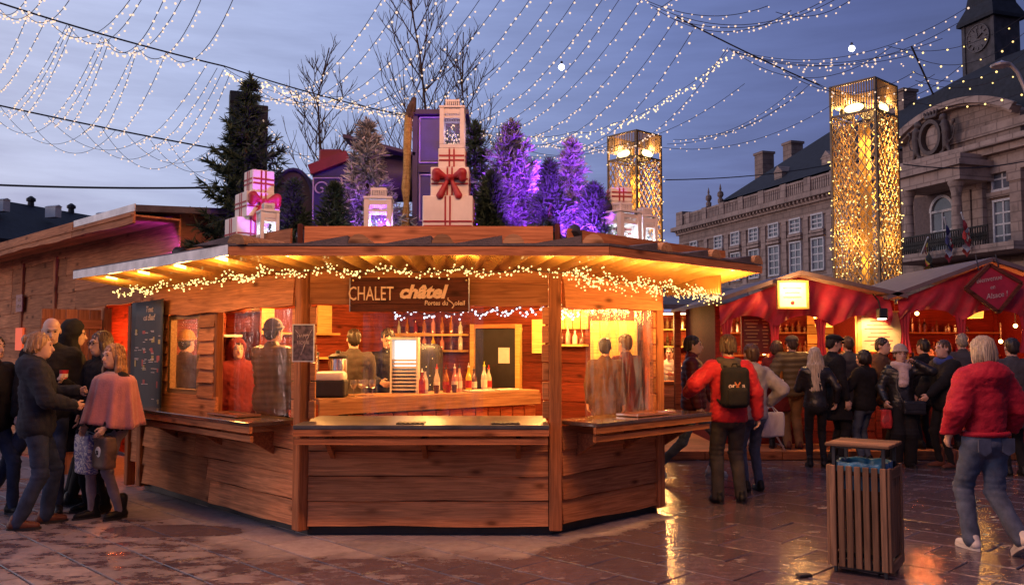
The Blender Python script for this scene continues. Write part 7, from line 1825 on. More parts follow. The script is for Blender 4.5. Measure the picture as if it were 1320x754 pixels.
    if scarf:
        c0 = up((0, .0, 1.47)); pr = []
        for a in range(12):
            an, a2 = 2 * math.pi * a / 12, 2 * math.pi * (a + 1) / 12; q = lambda an: tuple(c0 + V(.088 * math.cos(an), .082 * math.sin(an) - .01, .018 * math.sin(an) + .012 * math.sin(2 * an)) * s)
            pr.append(('c', q(an), q(a2), scarf.get('r', .050) * s, scarf.get('r', .050) * s, .02))
        if scarf.get('tail'): pr += [('c', tuple(up((.03, -.10, 1.43))), tuple(up((.01, -.16, 1.22))), .05 * s, .055 * s, .03), ('c', tuple(up((.0, -.10, 1.43))), tuple(up((-.03, -.16, 1.20))), .05 * s, .05 * s, .03)]
        organic('scarf', pr, .012, scarf['mat'], t, (), lambda v: .005 * wob(v, 60, 5))
    t['_wr'] = [list(wr[0]), list(wr[1])]
    return t
def wpos(t, p): return t.location + Matrix.Rotation(t.rotation_euler.z, 3, 'Z') @ Vector(p)
def wrist(t, i): return wpos(t, t['_wr'][i])
def pockets(t, H):
    s = H / 1.75
    for sx in (-1, 1):
        m = MB(); m.prism([V(sx * .105 + .055 * a, .128, .865 + .06 * b) * s for a, b in ((-1, 1), (1, 1), (1, -.8), (0, -1.3), (-1, -.8))], (0, .012, 0)); m.build('back_pocket', JEANS2, t)
# cloth
NAVY = cloth('navy_coat_cloth', (.020, .022, .035)); BLACKC = cloth('black_coat_cloth', (.014, .013, .016)); LEATHER = cloth('black_leather', (.016, .014, .016), .32, .2, .3, 40, 0, .5)
JEANS = cloth('dark_blue_denim', (.030, .042, .085), .85, .2, .4, 140); JEANS2 = cloth('faded_denim', (.075, .095, .15), .85, .2, .4, 140); GREYJ = cloth('grey_denim', (.055, .048, .05), .85, .2, .4, 140)
KHAKI = cloth('khaki_cloth', (.26, .15, .075)); REDJ = cloth('red_jacket_cloth', (.46, .018, .030), .6, .08, .2, 60, .1); DKRED = cloth('dark_red_quilt', (.085, .016, .022), .5, .1, .15, 50)
OLIVE = cloth('olive_quilt', (.12, .085, .045), .45, .1, .15, 50); GREYHOOD = cloth('grey_hood_cloth', (.075, .06, .055)); PALEGREY = cloth('pale_grey_jersey', (.38, .34, .36)); CRIMSON = cloth('crimson_jacket_cloth', (.33, .010, .028), .65, .1, .3, 60); BROWNJ = cloth('brown_jacket', (.10, .05, .03)); GREYCOAT = cloth('charcoal_coat', (.060, .055, .064))
PINK = cloth('dusty_pink_wool', (.46, .17, .185), .9, .1, .3, 70, .4); GREYLEG = cloth('grey_tights', (.22, .17, .20)); WHITESH = cloth('white_trainer', (.62, .58, .55), .5); BROWNSH = cloth('brown_leather_shoe', (.13, .045, .03), .4); BLACKSH = cloth('black_boot', (.012, .011, .012), .4); BEIGEK = cloth('beige_knit', (.45, .34, .28), .9, .1, .6, 55, .3); PALESC = cloth('pale_pink_knit', (.55, .40, .38), .95, .1, .7, 45, .4)
MAROON = cloth('maroon_cloth', (.16, .02, .02)); SHIRT = cloth('dark_shirt', (.03, .028, .03)); REDSH = cloth('red_shirt', (.40, .02, .02)); WHITESHIRT = cloth('white_shirt', (.6, .56, .52))
H_BLOND = ('hair_blond', (.42, .26, .12)); H_SAND = ('hair_sandy', (.36, .20, .10)); H_BROWN = ('hair_brown', (.085, .042, .024)); H_DARK = ('hair_dark', (.022, .014, .011)); H_GREY = ('hair_greyblond', (.33, .27, .21)); H_PALE = ('hair_platinum', (.50, .40, .30)); H_SILVER = ('hair_silver', (.30, .27, .25)); H_AUB = ('hair_auburn', (.34, .16, .075))
jk = lambda mat_, **k: dict(mat=mat_, **k); tr_ = lambda mat_, **k: dict(mat=mat_, **k); shs = lambda mat_, **k: dict(mat=mat_, **k)
GL = 'people talking by the timber hall'; GR = 'people in front of the red stalls'
# --- left group
p1_ = person('woman with sandy hair pinned up, dark jacket and jeans, standing with her back half turned', 50, 8.05, 1.77, 118, group=GL, near=True, feet=((.12, -.10, 0, 0), (-.12, .12, 0, 0)), yaw=-8, pitch=4,
       hands=((.14, -.34, 1.22), (-.16, -.30, 1.10)), top=jk(NAVY, loose=.035, hem=.80, hood='big', fold=.009), bottom=tr_(JEANS, r=(.098, .07, .062)), shoes=shs(BROWNSH), hair=('bun', *H_SAND), face=True, curl=(.9, .9))
p2_ = person('tall balding man in a dark jacket looking down behind the woman with pinned hair', 66, 8.75, 1.93, 22, group=GL, near=True, feet=((.10, -.1, 0, 0), (-.52, .18, 0, 0)), pitch=14, yaw=8, top=jk(BLACKC, loose=.03, hem=.80, hood='down'), bottom=tr_(JEANS), shoes=shs(BLACKSH), hair=('bald', *H_SILVER))
p3_ = person('man in a long black coat with its hood up, turned away beside the balding man', 94, 9.15, 1.90, 120, group=GL, near=True, top=jk(BLACKC, loose=.03, hem=.52, hood='up', flare=.02), bottom=tr_(BLACKC), shoes=shs(BLACKSH), hair=('short', *H_DARK), hands=((.2, -.2, 1.0), None), pitch=8)
p4_ = person('woman with long brown hair and glasses in a black coat raising a red cup', 131, 8.8, 1.79, -28, group=GL, near=True, hands=(None, (-.15, -.30, 1.30)), top=jk(BLACKC, loose=.015, hem=.70), bottom=tr_(BLACKC, r=(.08, .058, .045)), shoes=shs(BLACKSH, h=.2), hair=('front', *H_BROWN, .38), glasses=True, w=.93, yaw=-8, pitch=4, curl=(.4, 1.0), elbow={1: (-.4, .2, -1)})
p5_ = person('girl with long reddish-blond hair in a dusty pink cape, grey tights and black boots', 148, 8.45, 1.66, -38, group=GL, near=True, hands=((.17, -.16, .88), (-.17, -.16, .88)), elbow={0: (.1, .2, -1), 1: (-.1, .2, -1)}, feet=((.10, .05, 0, 0), (-.13, -.12, 0, 0)), top=jk(BLACKC, hem=.86), bottom=tr_(GREYLEG, r=(.075, .055, .042), name='tights'), shoes=shs(BLACKSH, h=.20, r=.055), hair=('front', *H_AUB, .36), w=.92, yaw=10)
# her cape: a flared cloth shell
def cape(u, v):
    a = 2 * math.pi * u + math.pi / 2; f = v; s_ = 1.66 / 1.75
    g_ = min(1, f / .10) ** .5; rx, ry = (.08 + .18 * g_ + .055 * f), (.075 + .095 * g_ + .10 * f); fo = .028 * f * math.sin(9 * a + .7) + .015 * f * math.sin(17 * a)
    z = 1.475 - .07 * f ** .5 - .47 * f - .03 * f * math.cos(a * 2)
    op = .0
    return V((rx + fo) * math.cos(a), (ry + fo) * math.sin(a) + .005, z) * s_
m = MB(); m.grid(cape, 72, 14); o = m.build('cape', PINK, p5_, smooth=True); sd_ = o.modifiers.new('thick', 'SOLIDIFY'); sd_.thickness = .012
p0_ = person('person in dark clothes cut off by the edge of the picture', -8, 8.6, 1.75, 70, group=GL, near=False, top=jk(BLACKC, loose=.03, hem=.8), bottom=tr_(JEANS), shoes=shs(BLACKSH), hair=('short', *H_DARK), feet=((.1, -.2, 0, 0), (-.1, .2, 0, 0)))
# --- right group
p6_ = person('man in a dark red quilted jacket and jeans walking past the chalet corner', 893, 11.1, 1.77, 78, group=GR, near=True, feet=((.08, -.22, 0, 0), (-.08, .45, .06, 35)), top=jk(DKRED, loose=.03, hem=.82, puffer=.012, per=.07, collar_h=.02), bottom=tr_(JEANS2, r=(.085, .062, .05)), shoes=shs(WHITESH, sole=WHITESH), hair=('short', *H_DARK), hands=((.22, -.25, .95), None), yaw=-4)
p7_ = person('man in a red jacket and grey hood, back turned, carrying a black backpack', 938, 9.25, 1.76, 184, group=GR, near=True, face=False, hands=((.40, -.14, 1.14), (-.30, .04, .90)), top=jk(REDJ, loose=.03, hem=.84, arm=.012, fold=.009), bottom=tr_(GREYJ, r=(.098, .075, .064)), shoes=shs(BLACKSH), hair=('short', *H_BROWN), feet=((.13, .02, 0, 0), (-.13, -.02, 0, 0)))
organic('hood', [('c', (.09, .02, 1.46), (-.09, .02, 1.46), .062, .062, .03), ('e', (0, .095, 1.41), (.12, .065, .10), .04), ('c', (.08, -.05, 1.44), (-.08, -.05, 1.44), .05, .05, .03)], .013, GREYHOOD, p7_, (), lambda v: .006 * wob(v, 30, 3))
p8_ = person('woman in a pale grey hooded top half hidden behind the man with the backpack', 968, 9.95, 1.66, 196, group=GR, face=False, hands=((.2, -.1, .95), (-.27, -.05, 1.0)), top=jk(PALEGREY, loose=.03, hem=.86, arm=.01, hood='down'), bottom=tr_(JEANS2), shoes=shs(BLACKSH), hair=('short', *H_BROWN), w=.95)
p9_ = person('man in an olive quilted body warmer and khaki trousers standing at the first stall', 1021, 13.0, 1.66, 186, z0=PLT, group=GR, face=False, top=jk(OLIVE, loose=.055, hem=.80, puffer=.020, per=.085, arm=.015), bottom=tr_(KHAKI, r=(.098, .08, .066)), shoes=shs(BROWNSH), hair=('short', *H_BROWN), hat=('cap', GREYHOOD), hands=((.2, -.2, 1.05), (-.2, -.2, 1.05)))
p10_ = person('woman with very long straight pale blond hair in a black leather jacket', 1050, 11.9, 1.62, 168, group=GR, face=False, top=jk(LEATHER, hem=.86, loose=.008), bottom=tr_(BLACKC, r=(.082, .058, .045)), shoes=shs(BLACKSH, h=.14), hair=('long', *H_PALE, .52), w=.92, hands=((.1, -.25, 1.05), (-.27, -.06, .88)))
p11_ = person('bearded man in a black coat and flat cap in profile by the yellow post', 1074, 12.2, 1.80, 96, group=GR, top=jk(BLACKC, loose=.02, hem=.60), bottom=tr_(BLACKC), shoes=shs(BLACKSH), hair=('short', *H_DARK), hat=('flatcap', BLACKC), beard=H_DARK, pitch=6)
p12_ = person('short-haired woman in a black jacket and blue jeans facing the price panel', 1113, 12.25, 1.58, 214, group=GR, face=False, top=jk(BLACKC, loose=.03, hem=.82), bottom=tr_(JEANS2), shoes=shs(BLACKSH), hair=('bob', *H_DARK), w=.94, hands=((.12, -.26, 1.1), None))
p13_ = person('dark-haired man in a brown hooded jacket right beneath the price panel', 1137, 12.55, 1.76, 60, group=GR, top=jk(BROWNJ, loose=.03, hem=.80, hood='down'), bottom=tr_(BLACKC), shoes=shs(BLACKSH), hair=('short', *H_DARK), yaw=-20)
p14_ = person('woman in a beige knitted hat and big pale scarf holding a phone to her ear', 1160, 11.9, 1.64, -8, group=GR, near=True, hands=((.17, -.10, 1.42), (-.24, -.14, .90)), elbow={0: (.9, -.2, -.6)}, top=jk(LEATHER, loose=.02, hem=.80), bottom=tr_(BLACKC, r=(.11, .095, .085)), shoes=shs(BLACKSH), hair=('short', *H_BROWN), hat=('beanie', BEIGEK), scarf=dict(mat=PALESC, r=.055, tail=True), w=.95, curl=(.9, .5))
p15_ = person('person in a black jacket with a blue collar and tall brown boots', 1216, 11.85, 1.72, -76, group=GR, top=jk(BLACKC, loose=.045, hem=.78, hood='down'), bottom=tr_(BLACKC, r=(.082, .06, .047)), shoes=shs(BROWNSH, h=.22, r=.055), hair=('short', *H_BROWN), hands=((.1, -.34, .98), (-.14, -.36, .92)), scarf=dict(mat=cloth('blue_collar', (.04, .06, .22)), r=.04))
p16_ = person('woman with short grey-blond hair in a puffy red hooded jacket walking away in jeans', 1266, 7.1, 1.72, 188, group=GR, near=True, face=False, feet=((.09, -.08, 0, 0, 4), (-.10, .26, .07, 32, -4)), hands=((.26, -.08, .92), (-.26, -.10, .93)),
       top=jk(CRIMSON, loose=.036, hem=.95, hood='big', arm=.018, fold=.010, trim=CRIMSON), bottom=tr_(JEANS2, r=(.105, .078, .066)), shoes=shs(WHITESH, sole=WHITESH), hair=('bob', *H_GREY), w=.90)
p17_ = person('man in a charcoal coat standing at the second stall near the edge of the picture', 1304, 11.1, 1.74, 176, group=GR, face=False, top=jk(GREYCOAT, loose=.04, hem=.62), bottom=tr_(BLACKC), shoes=shs(BLACKSH), hair=('short', *H_DARK))
pockets(p16_, 1.72)
person('woman in a maroon coat mostly hidden behind the high table', 1001, 13.05, 1.60, 160, z0=PLT, group=GR, face=False, top=jk(MAROON, loose=.02, hem=.6), bottom=tr_(BLACKC), shoes=shs(BLACKSH), hair=('bob', *H_BROWN), w=.94)
person('dark-coated customer half hidden behind the bearded man at the yellow post', 1093, 13.05, 1.66, 190, z0=PLT, group=GR, face=False, top=jk(GREYCOAT, loose=.03, hem=.7), bottom=tr_(BLACKC), shoes=shs(BLACKSH), hair=('short', *H_BROWN))
person('dark-coated customer at the second stall just behind the blue collar', 1190, 13.0, 1.62, 200, z0=PLT, group=GR, face=False, top=jk(BLACKC, loose=.03, hem=.7), bottom=tr_(BLACKC), shoes=shs(BLACKSH), hair=('short', *H_DARK))
person('customer in a grey coat at the second stall beside the short-haired woman in red', 1240, 12.9, 1.70, 170, z0=PLT, group=GR, face=False, top=jk(GREYCOAT, loose=.03, hem=.7), bottom=tr_(BLACKC), shoes=shs(BLACKSH), hair=('short', *H_GREY))
# --- stall keepers and people inside
GV = 'people serving and standing inside the bars'
CF = .105
def inside(lab, px, Y, ytop, rz, z0=CF, **k):
    zt_ = at(px, ytop, Y).z; return person(lab, px, Y, max(zt_ - z0, 1.5), rz, z0=z0, group=GV, **k)
inside('bartender with short dark hair seen from behind past the steel urns', 456, 10.4, 424, 200, face=False, top=jk(GREYHOOD, hem=.85, loose=.02), bottom=tr_(BLACKC), hair=('short', *H_DARK))
inside('bartender in a dark shirt looking down at work behind the bar', 500, 10.75, 424, 15, top=jk(SHIRT, hem=.85, loose=.015), bottom=tr_(BLACKC), hair=('short', *H_DARK), pitch=22, hands=((.12, -.32, 1.1), (-.12, -.32, 1.1)))
inside('customer in an olive quilted jacket behind the plastic of the side hatch', 352, 9.35, 413, 150, face=False, top=jk(OLIVE, loose=.05, hem=.78, puffer=.016, per=.07), bottom=tr_(BLACKC), hair=('short', *H_DARK), hat=('beanie', GREYHOOD), hands=((.1, -.3, 1.1), None))
inside('figure in a dark hood and maroon top deep inside the side hatch', 306, 10.2, 438, 30, top=jk(MAROON, hem=.8, loose=.03, hood='up'), bottom=tr_(BLACKC), hair=('short', *H_DARK))
inside('customer in a yellow-banded hat seen through the small side window', 240, 9.95, 428, 160, face=False, top=jk(cloth('brown_jacket', (.10, .05, .03)), hem=.8, loose=.03), bottom=tr_(BLACKC), hair=('short', *H_DARK), hat=('beanie', cloth('yellow_knit', (.55, .28, .03))))
inside('dark-clothed figure nearest the corner post behind the crinkled plastic', 780, 10.9, 436, 170, face=False, top=jk(cloth('brown_jacket', (.10, .05, .03)), hem=.7, loose=.01), bottom=tr_(BLACKC), hair=('short', *H_DARK))
inside('taller figure behind the crinkled plastic, toward the end post', 806, 11.1, 431, 215, face=False, top=jk(MAROON, hem=.7, loose=.015), bottom=tr_(BLACKC), hair=('short', *H_BROWN))
inside('stall keeper in a red top under the hanging lampshade', 1090, 14.6, 455, 10, z0=PLT, top=jk(REDSH, hem=.85, loose=.02), bottom=tr_(BLACKC), hair=('short', *H_BROWN), hat=('cap', REDSH))
inside('dark-haired stall keeper leaning near the menu board of the first stall', 993, 14.4, 458, -15, z0=PLT, top=jk(MAROON, hem=.85, loose=.02), bottom=tr_(BLACKC), hair=('long', *H_DARK, .3))
inside('stall keeper in dark red working inside the second stall', 1196, 14.6, 452, 20, z0=PLT, top=jk(MAROON, hem=.85, loose=.02), bottom=tr_(BLACKC), hair=('short', *H_DARK))
inside('barman in a white shirt inside the brown drinks stall', 863, 17.2, 448, -20, z0=0, top=jk(WHITESHIRT, hem=.85, loose=.01), bottom=tr_(BLACKC), hair=('short', *H_DARK), hands=((.1, -.3, 1.1), (-.2, -.3, 1.15)))
# ---- what they carry
def held(name, lab, cat, t, i, build, dz=-.02):
    o = thing(name, lab, cat, wrist(t, i) + V(0, 0, dz), t.rotation_euler.z); build(o); return o
# backpack
bp_ = thing('backpack', 'black backpack with pale and orange lettering on the back of the red jacket', 'backpack', wpos(p7_, (0, .145, 1.0)), p7_.rotation_euler.z)
organic('pack_body', [('b', (0, .075, .215), (.085, .02, .15), .06, .02)], .013, BLACKC, bp_, (), lambda v: .004 * wob(v, 30, 9))
organic('front_pocket', [('b', (0, .150, .12), (.07, .005, .06), .04, .01)], .012, BLACKC, bp_)
for sx in (-1, 1):
    m = MB(); m.tube([(sx * .10, .03, .02), (sx * .15, -.10, .10), (sx * .145, -.26, .22), (sx * .125, -.26, .36), (sx * .10, -.12, .455), (sx * .075, .02, .42)], .018, 6); m.build('strap', BLACKC, bp_, smooth=True)
m = MB(); m.tube([(-.035, .06, .42), (-.02, .075, .46), (.02, .075, .46), (.035, .06, .42)], .008, 6); m.build('grab_loop', BLACKC, bp_)
text_mesh('or', .075, face_M((.06, .1585, .235), (-1, 0, 0)), MT['chalk'], bp_, off=.002); text_mesh('a', .075, face_M((-.062, .1585, .235), (-1, 0, 0)), MT['chalk'], bp_, off=.002)
m = MB(); m.bar((.028, .159, .272), (.004, .159, .235), .014, .006, (0, 1, 0)); m.bar((-.028, .159, .272), (-.004, .159, .235), .014, .006, (0, 1, 0)); m.bar((.02, .159, .205), (0, .159, .228), .014, .006, (0, 1, 0)); m.bar((-.02, .159, .205), (-.0, .159, .2285), .0139, .0055, (0, 1, 0)); m.build('emblem', plain('orange_print', (.5, .16, .05), .6), bp_)
def paper_cup(o):
    m = MB(); m.lathe([(.032, -.05), (.042, .06), (.039, .06), (.03, -.044)], (0, 0, 0), 16); m.build('cup', plain('red_cup', (.48, .02, .03), .45), o, smooth='auto')
    m = MB(); m.lathe([(.0365, -.01), (.0395, .025)], (0, 0, 0), 16); m.build('cup_band', MT['cream_card'], o)
held('hot_drink_cup', 'red cup with a pale band in the hand of the woman with glasses', 'cup', p4_, 1, paper_cup, .045)
def carrier(cols, w_, h_, d_, handle=.16, scale=9, seed=1, text=None):
    def f(o):
        mt_, t, b = newmat('carrier_print'); L = t.links.new; tc = nn(t, 'ShaderNodeTexCoord'); n = nn(t, 'ShaderNodeTexNoise', ins={'Scale': scale, 'Detail': 3, 'Distortion': 1.5}); L(tc.outputs['Object'], n.inputs['Vector'])
        r = ramp(t, [(.42, cols[0]), (.47, cols[1]), (.55, cols[1]), (.58, cols[2])]); L(n.outputs[0], r.inputs[0]); L(r.outputs[0], b.inputs['Base Color']); b.inputs['Roughness'].default_value = .5
        organic('bag', [('b', (0, 0, -handle - h_ / 2), (w_ / 2 - .03, d_ / 2 - .02, h_ / 2 - .02), .02, .01)], .014, mt_, o, (), lambda v: .008 * wob(v, 26, seed))
        for sy in (-1, 1):
            m = MB(); m.tube([(-.08, sy * d_ * .3, -handle + .0), (-.03, sy * .01, -.04), (.03, sy * .01, -.04), (.08, sy * d_ * .3, -handle + .0)], .006, 5); m.build('handle', MT['white'] if seed < 3 else MT['black'], o)
        if text:
            m = MB(); m.ico((0, -d_ / 2 + .0, -handle - h_ * .5), .06, 1, (1, .12, 1)); m.build('badge', MT['cream_card'], o, smooth=True); text_mesh('SI', .06, face_M((0, -d_ / 2 - .011, -handle - h_ * .5), (1, 0, 0)), MT['black'], o)
    return f
held('patterned_carrier', 'large white and blue patterned carrier bag beside the woman in jeans', 'bag', p3_, 0, carrier(((.05, .06, .20), (.30, .32, .5), (.55, .52, .6)), .36, .46, .16, .12, 9, 1))
held('printed_carrier', 'white carrier bag with dark blue flowers held by the girl in the pink cape', 'bag', p5_, 1, carrier(((.5, .48, .55), (.10, .10, .28), (.55, .5, .52)), .30, .38, .12, .06, 12, 2))
held('brown_carrier', 'brown carrier bag with a round pale badge held by the girl in the cape', 'bag', p5_, 0, carrier(((.10, .055, .04), (.13, .07, .05), (.09, .05, .04)), .27, .30, .12, .06, 6, 4, True))
held('white_carrier', 'plain white carrier bag behind the man with the backpack', 'bag', p8_, 1, carrier(((.42, .36, .38), (.5, .44, .46), (.55, .5, .5)), .32, .28, .12, .10, 5, 1))
def phone(o):
    m = MB(); m.bbox((0, 0, 0), (.012, .07, .145), .004); m.build('case', MT['black'], o); m = MB(); m.box((-.0065, 0, 0), (.002, .062, .132)); m.build('screen', DARKEYE, o)
held('mobile_phone', 'black phone held to the ear of the woman in the knitted hat', 'phone', p14_, 0, phone, .06).location += V(-.035, 0, 0)
hb_ = thing('shoulder_bag', 'black shoulder bag hanging at the hip of the woman in the knitted hat', 'bag', wpos(p14_, (.10, -.21, .72)), p14_.rotation_euler.z)
organic('pouch', [('b', (0, 0, .10), (.12, .025, .07), .025, .01)], .012, LEATHER, hb_, (), lambda v: .003 * wob(v, 40, 2)); m = MB(); m.bbox((0, -.054, .12), (.26, .012, .09), .004); m.build('flap', LEATHER, hb_)
m = MB(); m.tube([(-.13, 0, .15), (-.2, .06, .35), (-.17, .15, .62), (-.10, .20, .70)], .009, 6); m.build('strap', LEATHER, hb_)
rb = thing('red_carrier', 'narrow red bag hanging from the hand of the woman in the knitted hat', 'bag', wrist(p14_, 1) + V(0, 0, -.06), p14_.rotation_euler.z); carrier(((.4, .02, .02), (.5, .03, .03), (.3, .02, .02)), .16, .26, .08, .05, 5, 4)(rb)
for o in list(C.objects):
    if '_wr' in o: del o['_wr']
# ================================================================ the canopy of light strings
SGN = [0]
def light_string(P0_, P1_, sag, lab, group, matn='bulb_pink', gap=.19, r=.024, seed=None, beyond=None, lights=(), dense=1):
    SGN[0] += 1; rr = random.Random(seed or SGN[0]); d = P1_ - P0_; n = 16; base = (P0_ + P1_) / 2
    t = thing('light_string', lab, 'string lights', base, 0, group)
    pts = [P0_ + d * (k / n) - V(0, 0, sag * 4 * (k / n) * (1 - k / n)) - base for k in range(n + 1)]
    if beyond is not None:
        d2 = beyond - P1_; pts += [P1_ + d2 * (k / 10) - V(0, 0, .9 * 4 * (k / 10) * (1 - k / 10)) - base for k in range(1, 11)]
    m = MB(); m.tube(pts, .0055, 4, False); m.build('wire', MT['wire'], t)
    m = MB(); carry = rr.random() * gap
    for a, b_ in zip(pts[:-1], pts[1:]):
        l = (b_ - a).length; x = carry
        while x < l:
            for _ in range(dense):
                q = a.lerp(b_, x / l) + V(rr.gauss(0, .022), rr.gauss(0, .022), -.03 + rr.gauss(0, .02)) * (1 if dense == 1 else 2.2); m.ico(q, r * rr.uniform(.7, 1.15), 0)
            x += gap * rr.uniform(.7, 1.3)
        carry = x - l
    tag(m.build('bulb', MT[matn], t), kind='stuff')
    for q, wt in lights: plight('overhead_fill', Vector(q) - base, (1, .43, .22), wt, .25, t)
    return t
# -- left: strings dropping from the near cable to the far cable
GA = 'strings dropping between the two cables over the timber hall'
tops = [(38, 14), (60, 24), (86, 33), (90, 34), (94, 36), (131, 48), (136, 50), (141, 52), (175, 60), (178, 61), (214, 68), (267, 83), (280, 88), (288, 90), (297, 94)]
bots = [(-14, 104), (-12, 126), (4, 148), (14, 150), (28, 152), (58, 160), (70, 163), (86, 166), (106, 172), (128, 175), (150, 176), (176, 186), (196, 190), (216, 194), (238, 197)]
for i, (a, b_) in enumerate(zip(tops, bots)):
    light_string(at(*a, 14 + i * .12), at(*b_, 21.5), .25, ORD[i] + ' string from the picture edge among those dropping to the far cable', GA, seed=40 + i, r=.020, gap=.30)
# swags below the far cable
GB = 'swags of bulbs below the far cable over the timber hall'
sw = [(-20, 133, 75, 150), (0, 137, 120, 161), (30, 143, 150, 167), (60, 149, 190, 175), (100, 157, 215, 180), (130, 163, 250, 187), (160, 169, 275, 190), (190, 175, 300, 195), (215, 180, 330, 200)]
for i, (x0, y0, x1, y1) in enumerate(sw):
    light_string(at(x0, y0, 22), at(x1, y1, 22.6), .62 + .12 * (i % 3), ORD[i] + ' swag from the picture edge in the net hanging off the far cable', GB, seed=60 + i, r=.020, gap=.26)
# -- the fan that rises over the chalet
GC = 'fan of strings sweeping up over the chalet roof'
fan = [((300, 97), (505, -22)), ((322, 102), (528, -14)), ((345, 107), (580, -22)), ((368, 110), (603, -16)), ((392, 114), (628, -14)), ((420, 119), (660, -22)), ((452, 127), (695, -18)), ((482, 134), (728, -22)), ((512, 141), (752, -16)), ((540, 147), (790, -20)), ((566, 154), (806, -12)), ((590, 160), (838, -18)), ((615, 165), (852, 10)), ((645, 170), (872, 24)), ((690, 172), (893, 40)), ((730, 170), (938, 62))]
for i, (a, b_) in enumerate(fan):
    Y0 = 16.5 + i * .32; Y1 = 11.2 + i * .10; q1 = at(*b_, Y1)
    over = V(q1.x * .9 + .6 + .1 * i, 2.5 - .2 * i, q1.z + .9) if i < 13 else None
    lights = ()
    if i in (1, 4, 7, 10): lights = [((q1.x * .6 - 1.2 + .3 * i, 4.6, 6.0), 270)]  # unseen overhead lamps added as warm fill for the chalet front and ground
    light_string(at(*a, Y0), q1, .95, ORD[i] + ' string from the big fir in the fan sweeping up over the chalet', GC, seed=80 + i, r=.0175, gap=.17 if i % 3 else .13, beyond=over, lights=lights)
# -- bright gathered run along the middle cable
GD = 'gathered bright strings along the middle cable'
mid = [(288, 86), (345, 106), (440, 125), (530, 145), (600, 163), (660, 173), (740, 170), (790, 159), (855, 128), (940, 66)]
mY = [16.4, 17.0, 18, 18.9, 19.5, 20, 20, 19.6, 18.5, 16.8]
nm = ['from the near cable toward the big fir', 'above the big fir and first bare tree', 'before the bare tree by the tender', 'in front of the tallest bare tree', 'behind the lantern-topped gift stack', 'over the broad dusted fir', 'over the slim glowing fir', 'dipping beside the farther mast', 'climbing above the farther mast']
for i in range(9):
    light_string(at(*mid[i], mY[i]), at(*mid[i + 1], mY[i + 1]), .10, 'thick gathered run of warm bulbs ' + nm[i], GD, 'bulb', seed=120 + i, r=.020, gap=.13, dense=3 if i in (0, 1, 6, 7, 8) else 2)
# -- loose strings under the middle cable
GE = 'loose strings between the fir trees and the masts'
for i, (a, b_, sg) in enumerate((((610, 172), (790, 180), .5), ((640, 178), (800, 186), .35), ((700, 186), (960, 108), .6), ((860, 186), (1035, 118), .3), ((868, 180), (1028, 112), .35), ((900, 176), (1045, 108), .3), ((852, 190), (1078, 132), .4), ((330, 112), (470, 206), -.3), ((350, 190), (520, 152), .5), ((345, 205), (470, 175), .6), ((560, 190), (740, 205), .4), ((335, 150), (420, 214), .2))):
    light_string(at(*a, 21), at(*b_, 19.5), sg, ('dim string dipping from the broad fir to the farther mast', 'dim string ending just below the farther mast top', 'wide string from the dusted fir up past the farther mast', 'first of three close strings right of the farther mast', 'thickest of three close strings right of the farther mast', 'lowest of three close strings right of the farther mast', 'thin single string joining the two lit masts', 'string falling behind the first bare tree', 'string behind the bare tree at the height of the near cable', 'low string between the tallest fir and the frosted fir', 'lowest string behind the row of firs', 'short string just beside the tallest fir')[i], GE, seed=140 + i, r=.020, gap=.22 if i != 4 else .16)
# -- right side
GF = 'strings spreading over the palace and the nearer mast'
rt = [((940, 63), (1250, 8), .55), ((940, 64), (1235, 30), .55), ((942, 66), (1215, 50), .35), ((944, 67), (1180, 70), .25), ((948, 68), (1150, 60), .55), ((1005, 88), (1180, 92), .45), ((1050, 106), (1205, 96), .35), ((1052, 108), (1240, 84), .55), ((1145, 60), (1330, 14), .35), ((1160, 64), (1330, 34), .5), ((1175, 92), (1330, 60), .4), ((1165, 128), (1335, 112), .25), ((1180, 104), (1335, 78), .3)]
lab2 = ['topmost long string leaving the bright knot toward the clock tower', 'second long string leaving the bright knot, ending at the clock face', 'string from the bright knot ending short of the clock tower foot', 'straight string from the bright knot past the top of the nearer mast', 'deep-sagging string just above the nearer mast', 'string between the support cable and the mast crown', 'short string over the crown of the nearer mast', 'string from the support cable up to the clock tower foot', 'string crossing the roof of the clock tower', 'string crossing the clock face', 'string crossing the foot of the clock tower', 'lowest thin string across the dark palace roof', 'string across the palace roof just under the clock tower']
for i, (a, b_, sg) in enumerate(rt):
    light_string(at(*a, 17), at(*b_, 15.5), sg, lab2[i], GF, 'bulb_pink' if i < 8 else 'bulb_gold', seed=170 + i, r=.0195, gap=.20 if i < 8 else .34, dense=2 if i == 3 else 1)
GG = 'strings along the top edge over the palace'
for i, (a, b_, sg) in enumerate((((815, -8), (990, 8), .25), ((838, 6), (1075, -6), .40), ((845, 12), (1020, 14), .35), ((870, 26), (1090, -8), .30), ((1000, 16), (1110, -10), .2))):
    light_string(at(*a, 13), at(*b_, 13.4), sg, ORD[i] + ' string from the top in the short row along the upper edge', GG, seed=190 + i, r=.0165, gap=.16)
GH = 'short strings rising from the near cable at the upper corner'
for i, (a, b_, sg) in enumerate((((-10, 6), (38, -6), .22), ((0, 12), (60, -8), .25), ((30, 14), (96, -10), .3), ((62, 26), (176, -12), .45), ((88, 33), (190, -14), .5), ((132, 49), (216, -12), .5), ((136, 50), (240, -12), .5), ((176, 60), (264, -12), .5), ((214, 68), (302, -4), .45))):
    light_string(at(*a, 13.6), at(*b_, 11.2), sg, ORD[i] + ' string from the corner among those rising from the near cable', GH, seed=200 + i, r=.0175, gap=.15)
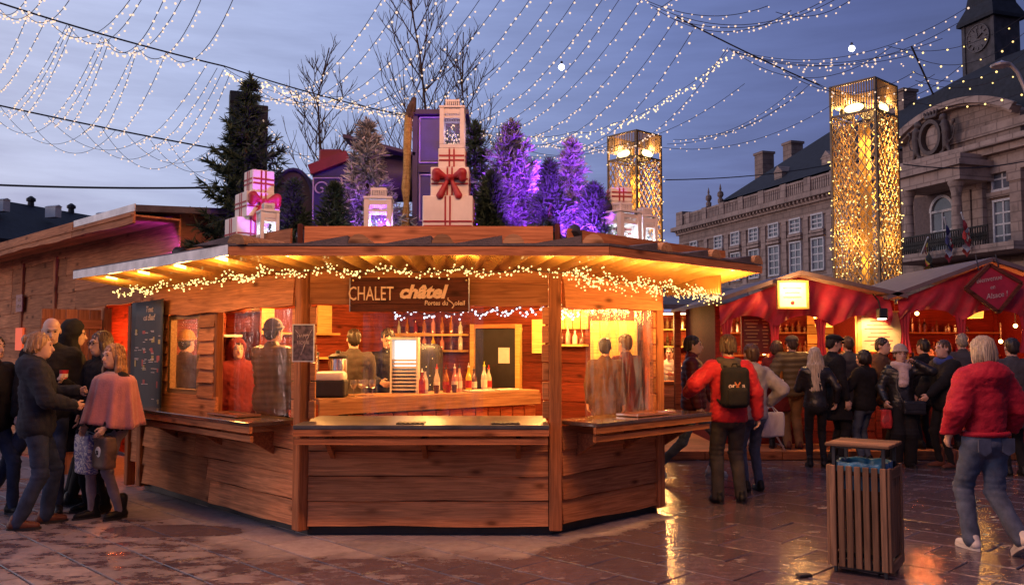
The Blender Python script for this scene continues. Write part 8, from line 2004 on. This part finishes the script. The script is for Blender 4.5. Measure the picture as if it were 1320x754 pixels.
# -- bare support cables
def cable(pts, r, lab):
    c = sum(pts, Vector()) / len(pts); m = MB(); m.tube([p - c for p in pts], r, 5); o = m.build('support_cable', MT['wire'], None); o.location = c; tag(o, lab, 'cable')
def sagged(a, b_, s): return [a.lerp(b_, k / 12) - V(0, 0, s * 4 * (k / 12) * (1 - k / 12)) for k in range(13)]
cable(sagged(at(-20, -2, 13.2), at(290, 86, 16.4), .05), .016, 'dark near cable running down from the upper corner to the big fir')
cable(sagged(at(-20, 132, 22), at(335, 202, 22.6), .05), .022, 'dark far cable crossing above the timber hall')
cable(sagged(at(-20, 238, 20), at(280, 242, 20), .04), .026, 'thick black cable stretched level above the timber hall')
cable(sagged(at(872, 22, 15), at(1056, 110, 17.5), .04), .014, 'thin cable slanting down to the nearer mast from the top edge')
cable(sagged(at(290, 86, 16.4), at(600, 163, 19.5), .12), .014, 'cable carrying the gathered bulbs over the roof display')
cable(sagged(at(1175, 60, 15.8), at(1203, 122, 16.2), .0), .018, 'short dark stay hanging before the palace roof')
cable(sagged(at(858, 232, 30), at(1090, 208, 40), .2), .02, 'faint thin wire between the two lit masts')
cable(sagged(at(1164, 212, 40), at(1330, 206, 44), .3), .03, 'thin pale wire across the palace portico')
# -- two bright cold lamps among the strings
for px, py, lab in ((724, 87, 'bright cold white lamp among the strings over the lantern-topped stack'), (1098, 63, 'bright cold white lamp among the strings above the nearer mast')):
    p = at(px, py, 15); t = thing('cold_lamp', lab, 'lamp', p, 0, 'cold lamps in the string canopy'); m = MB(); m.ico((0, 0, 0), .05, 2); m.build('globe', emis('cold_lamp_glow', (.86, .88, 1), 22), t, smooth=True)
    m = MB(); m.lathe([(.02, .045), (.022, .10), (.008, .11)], (0, 0, 0), 8); m.build('socket', MT['black'], t)
# lamp arm by the clock tower
m = MB(); P_ = [at(1290, 80, 14), at(1303, 84, 14), at(1312, 94, 14), at(1320, 112, 14), at(1330, 140, 14), at(1332, 300, 14)]; P_.append(V(P_[-1].x, 14, 0)); c = V(P_[-1].x, 14, 0); m.tube([p - c for p in P_], .03, 8); t = thing('street_lamp', 'curved grey lamp arm rising at the edge of the picture below the clock tower', 'street lamp', c)
m.build('curved_post', MT['zinc'], t, smooth=True); m = MB(); m.lathe([(.05, .0), (.16, -.05), (.15, -.08), (.02, -.09)], P_[0] - c, 12); m.build('lamp_head', MT['zinc'], t)
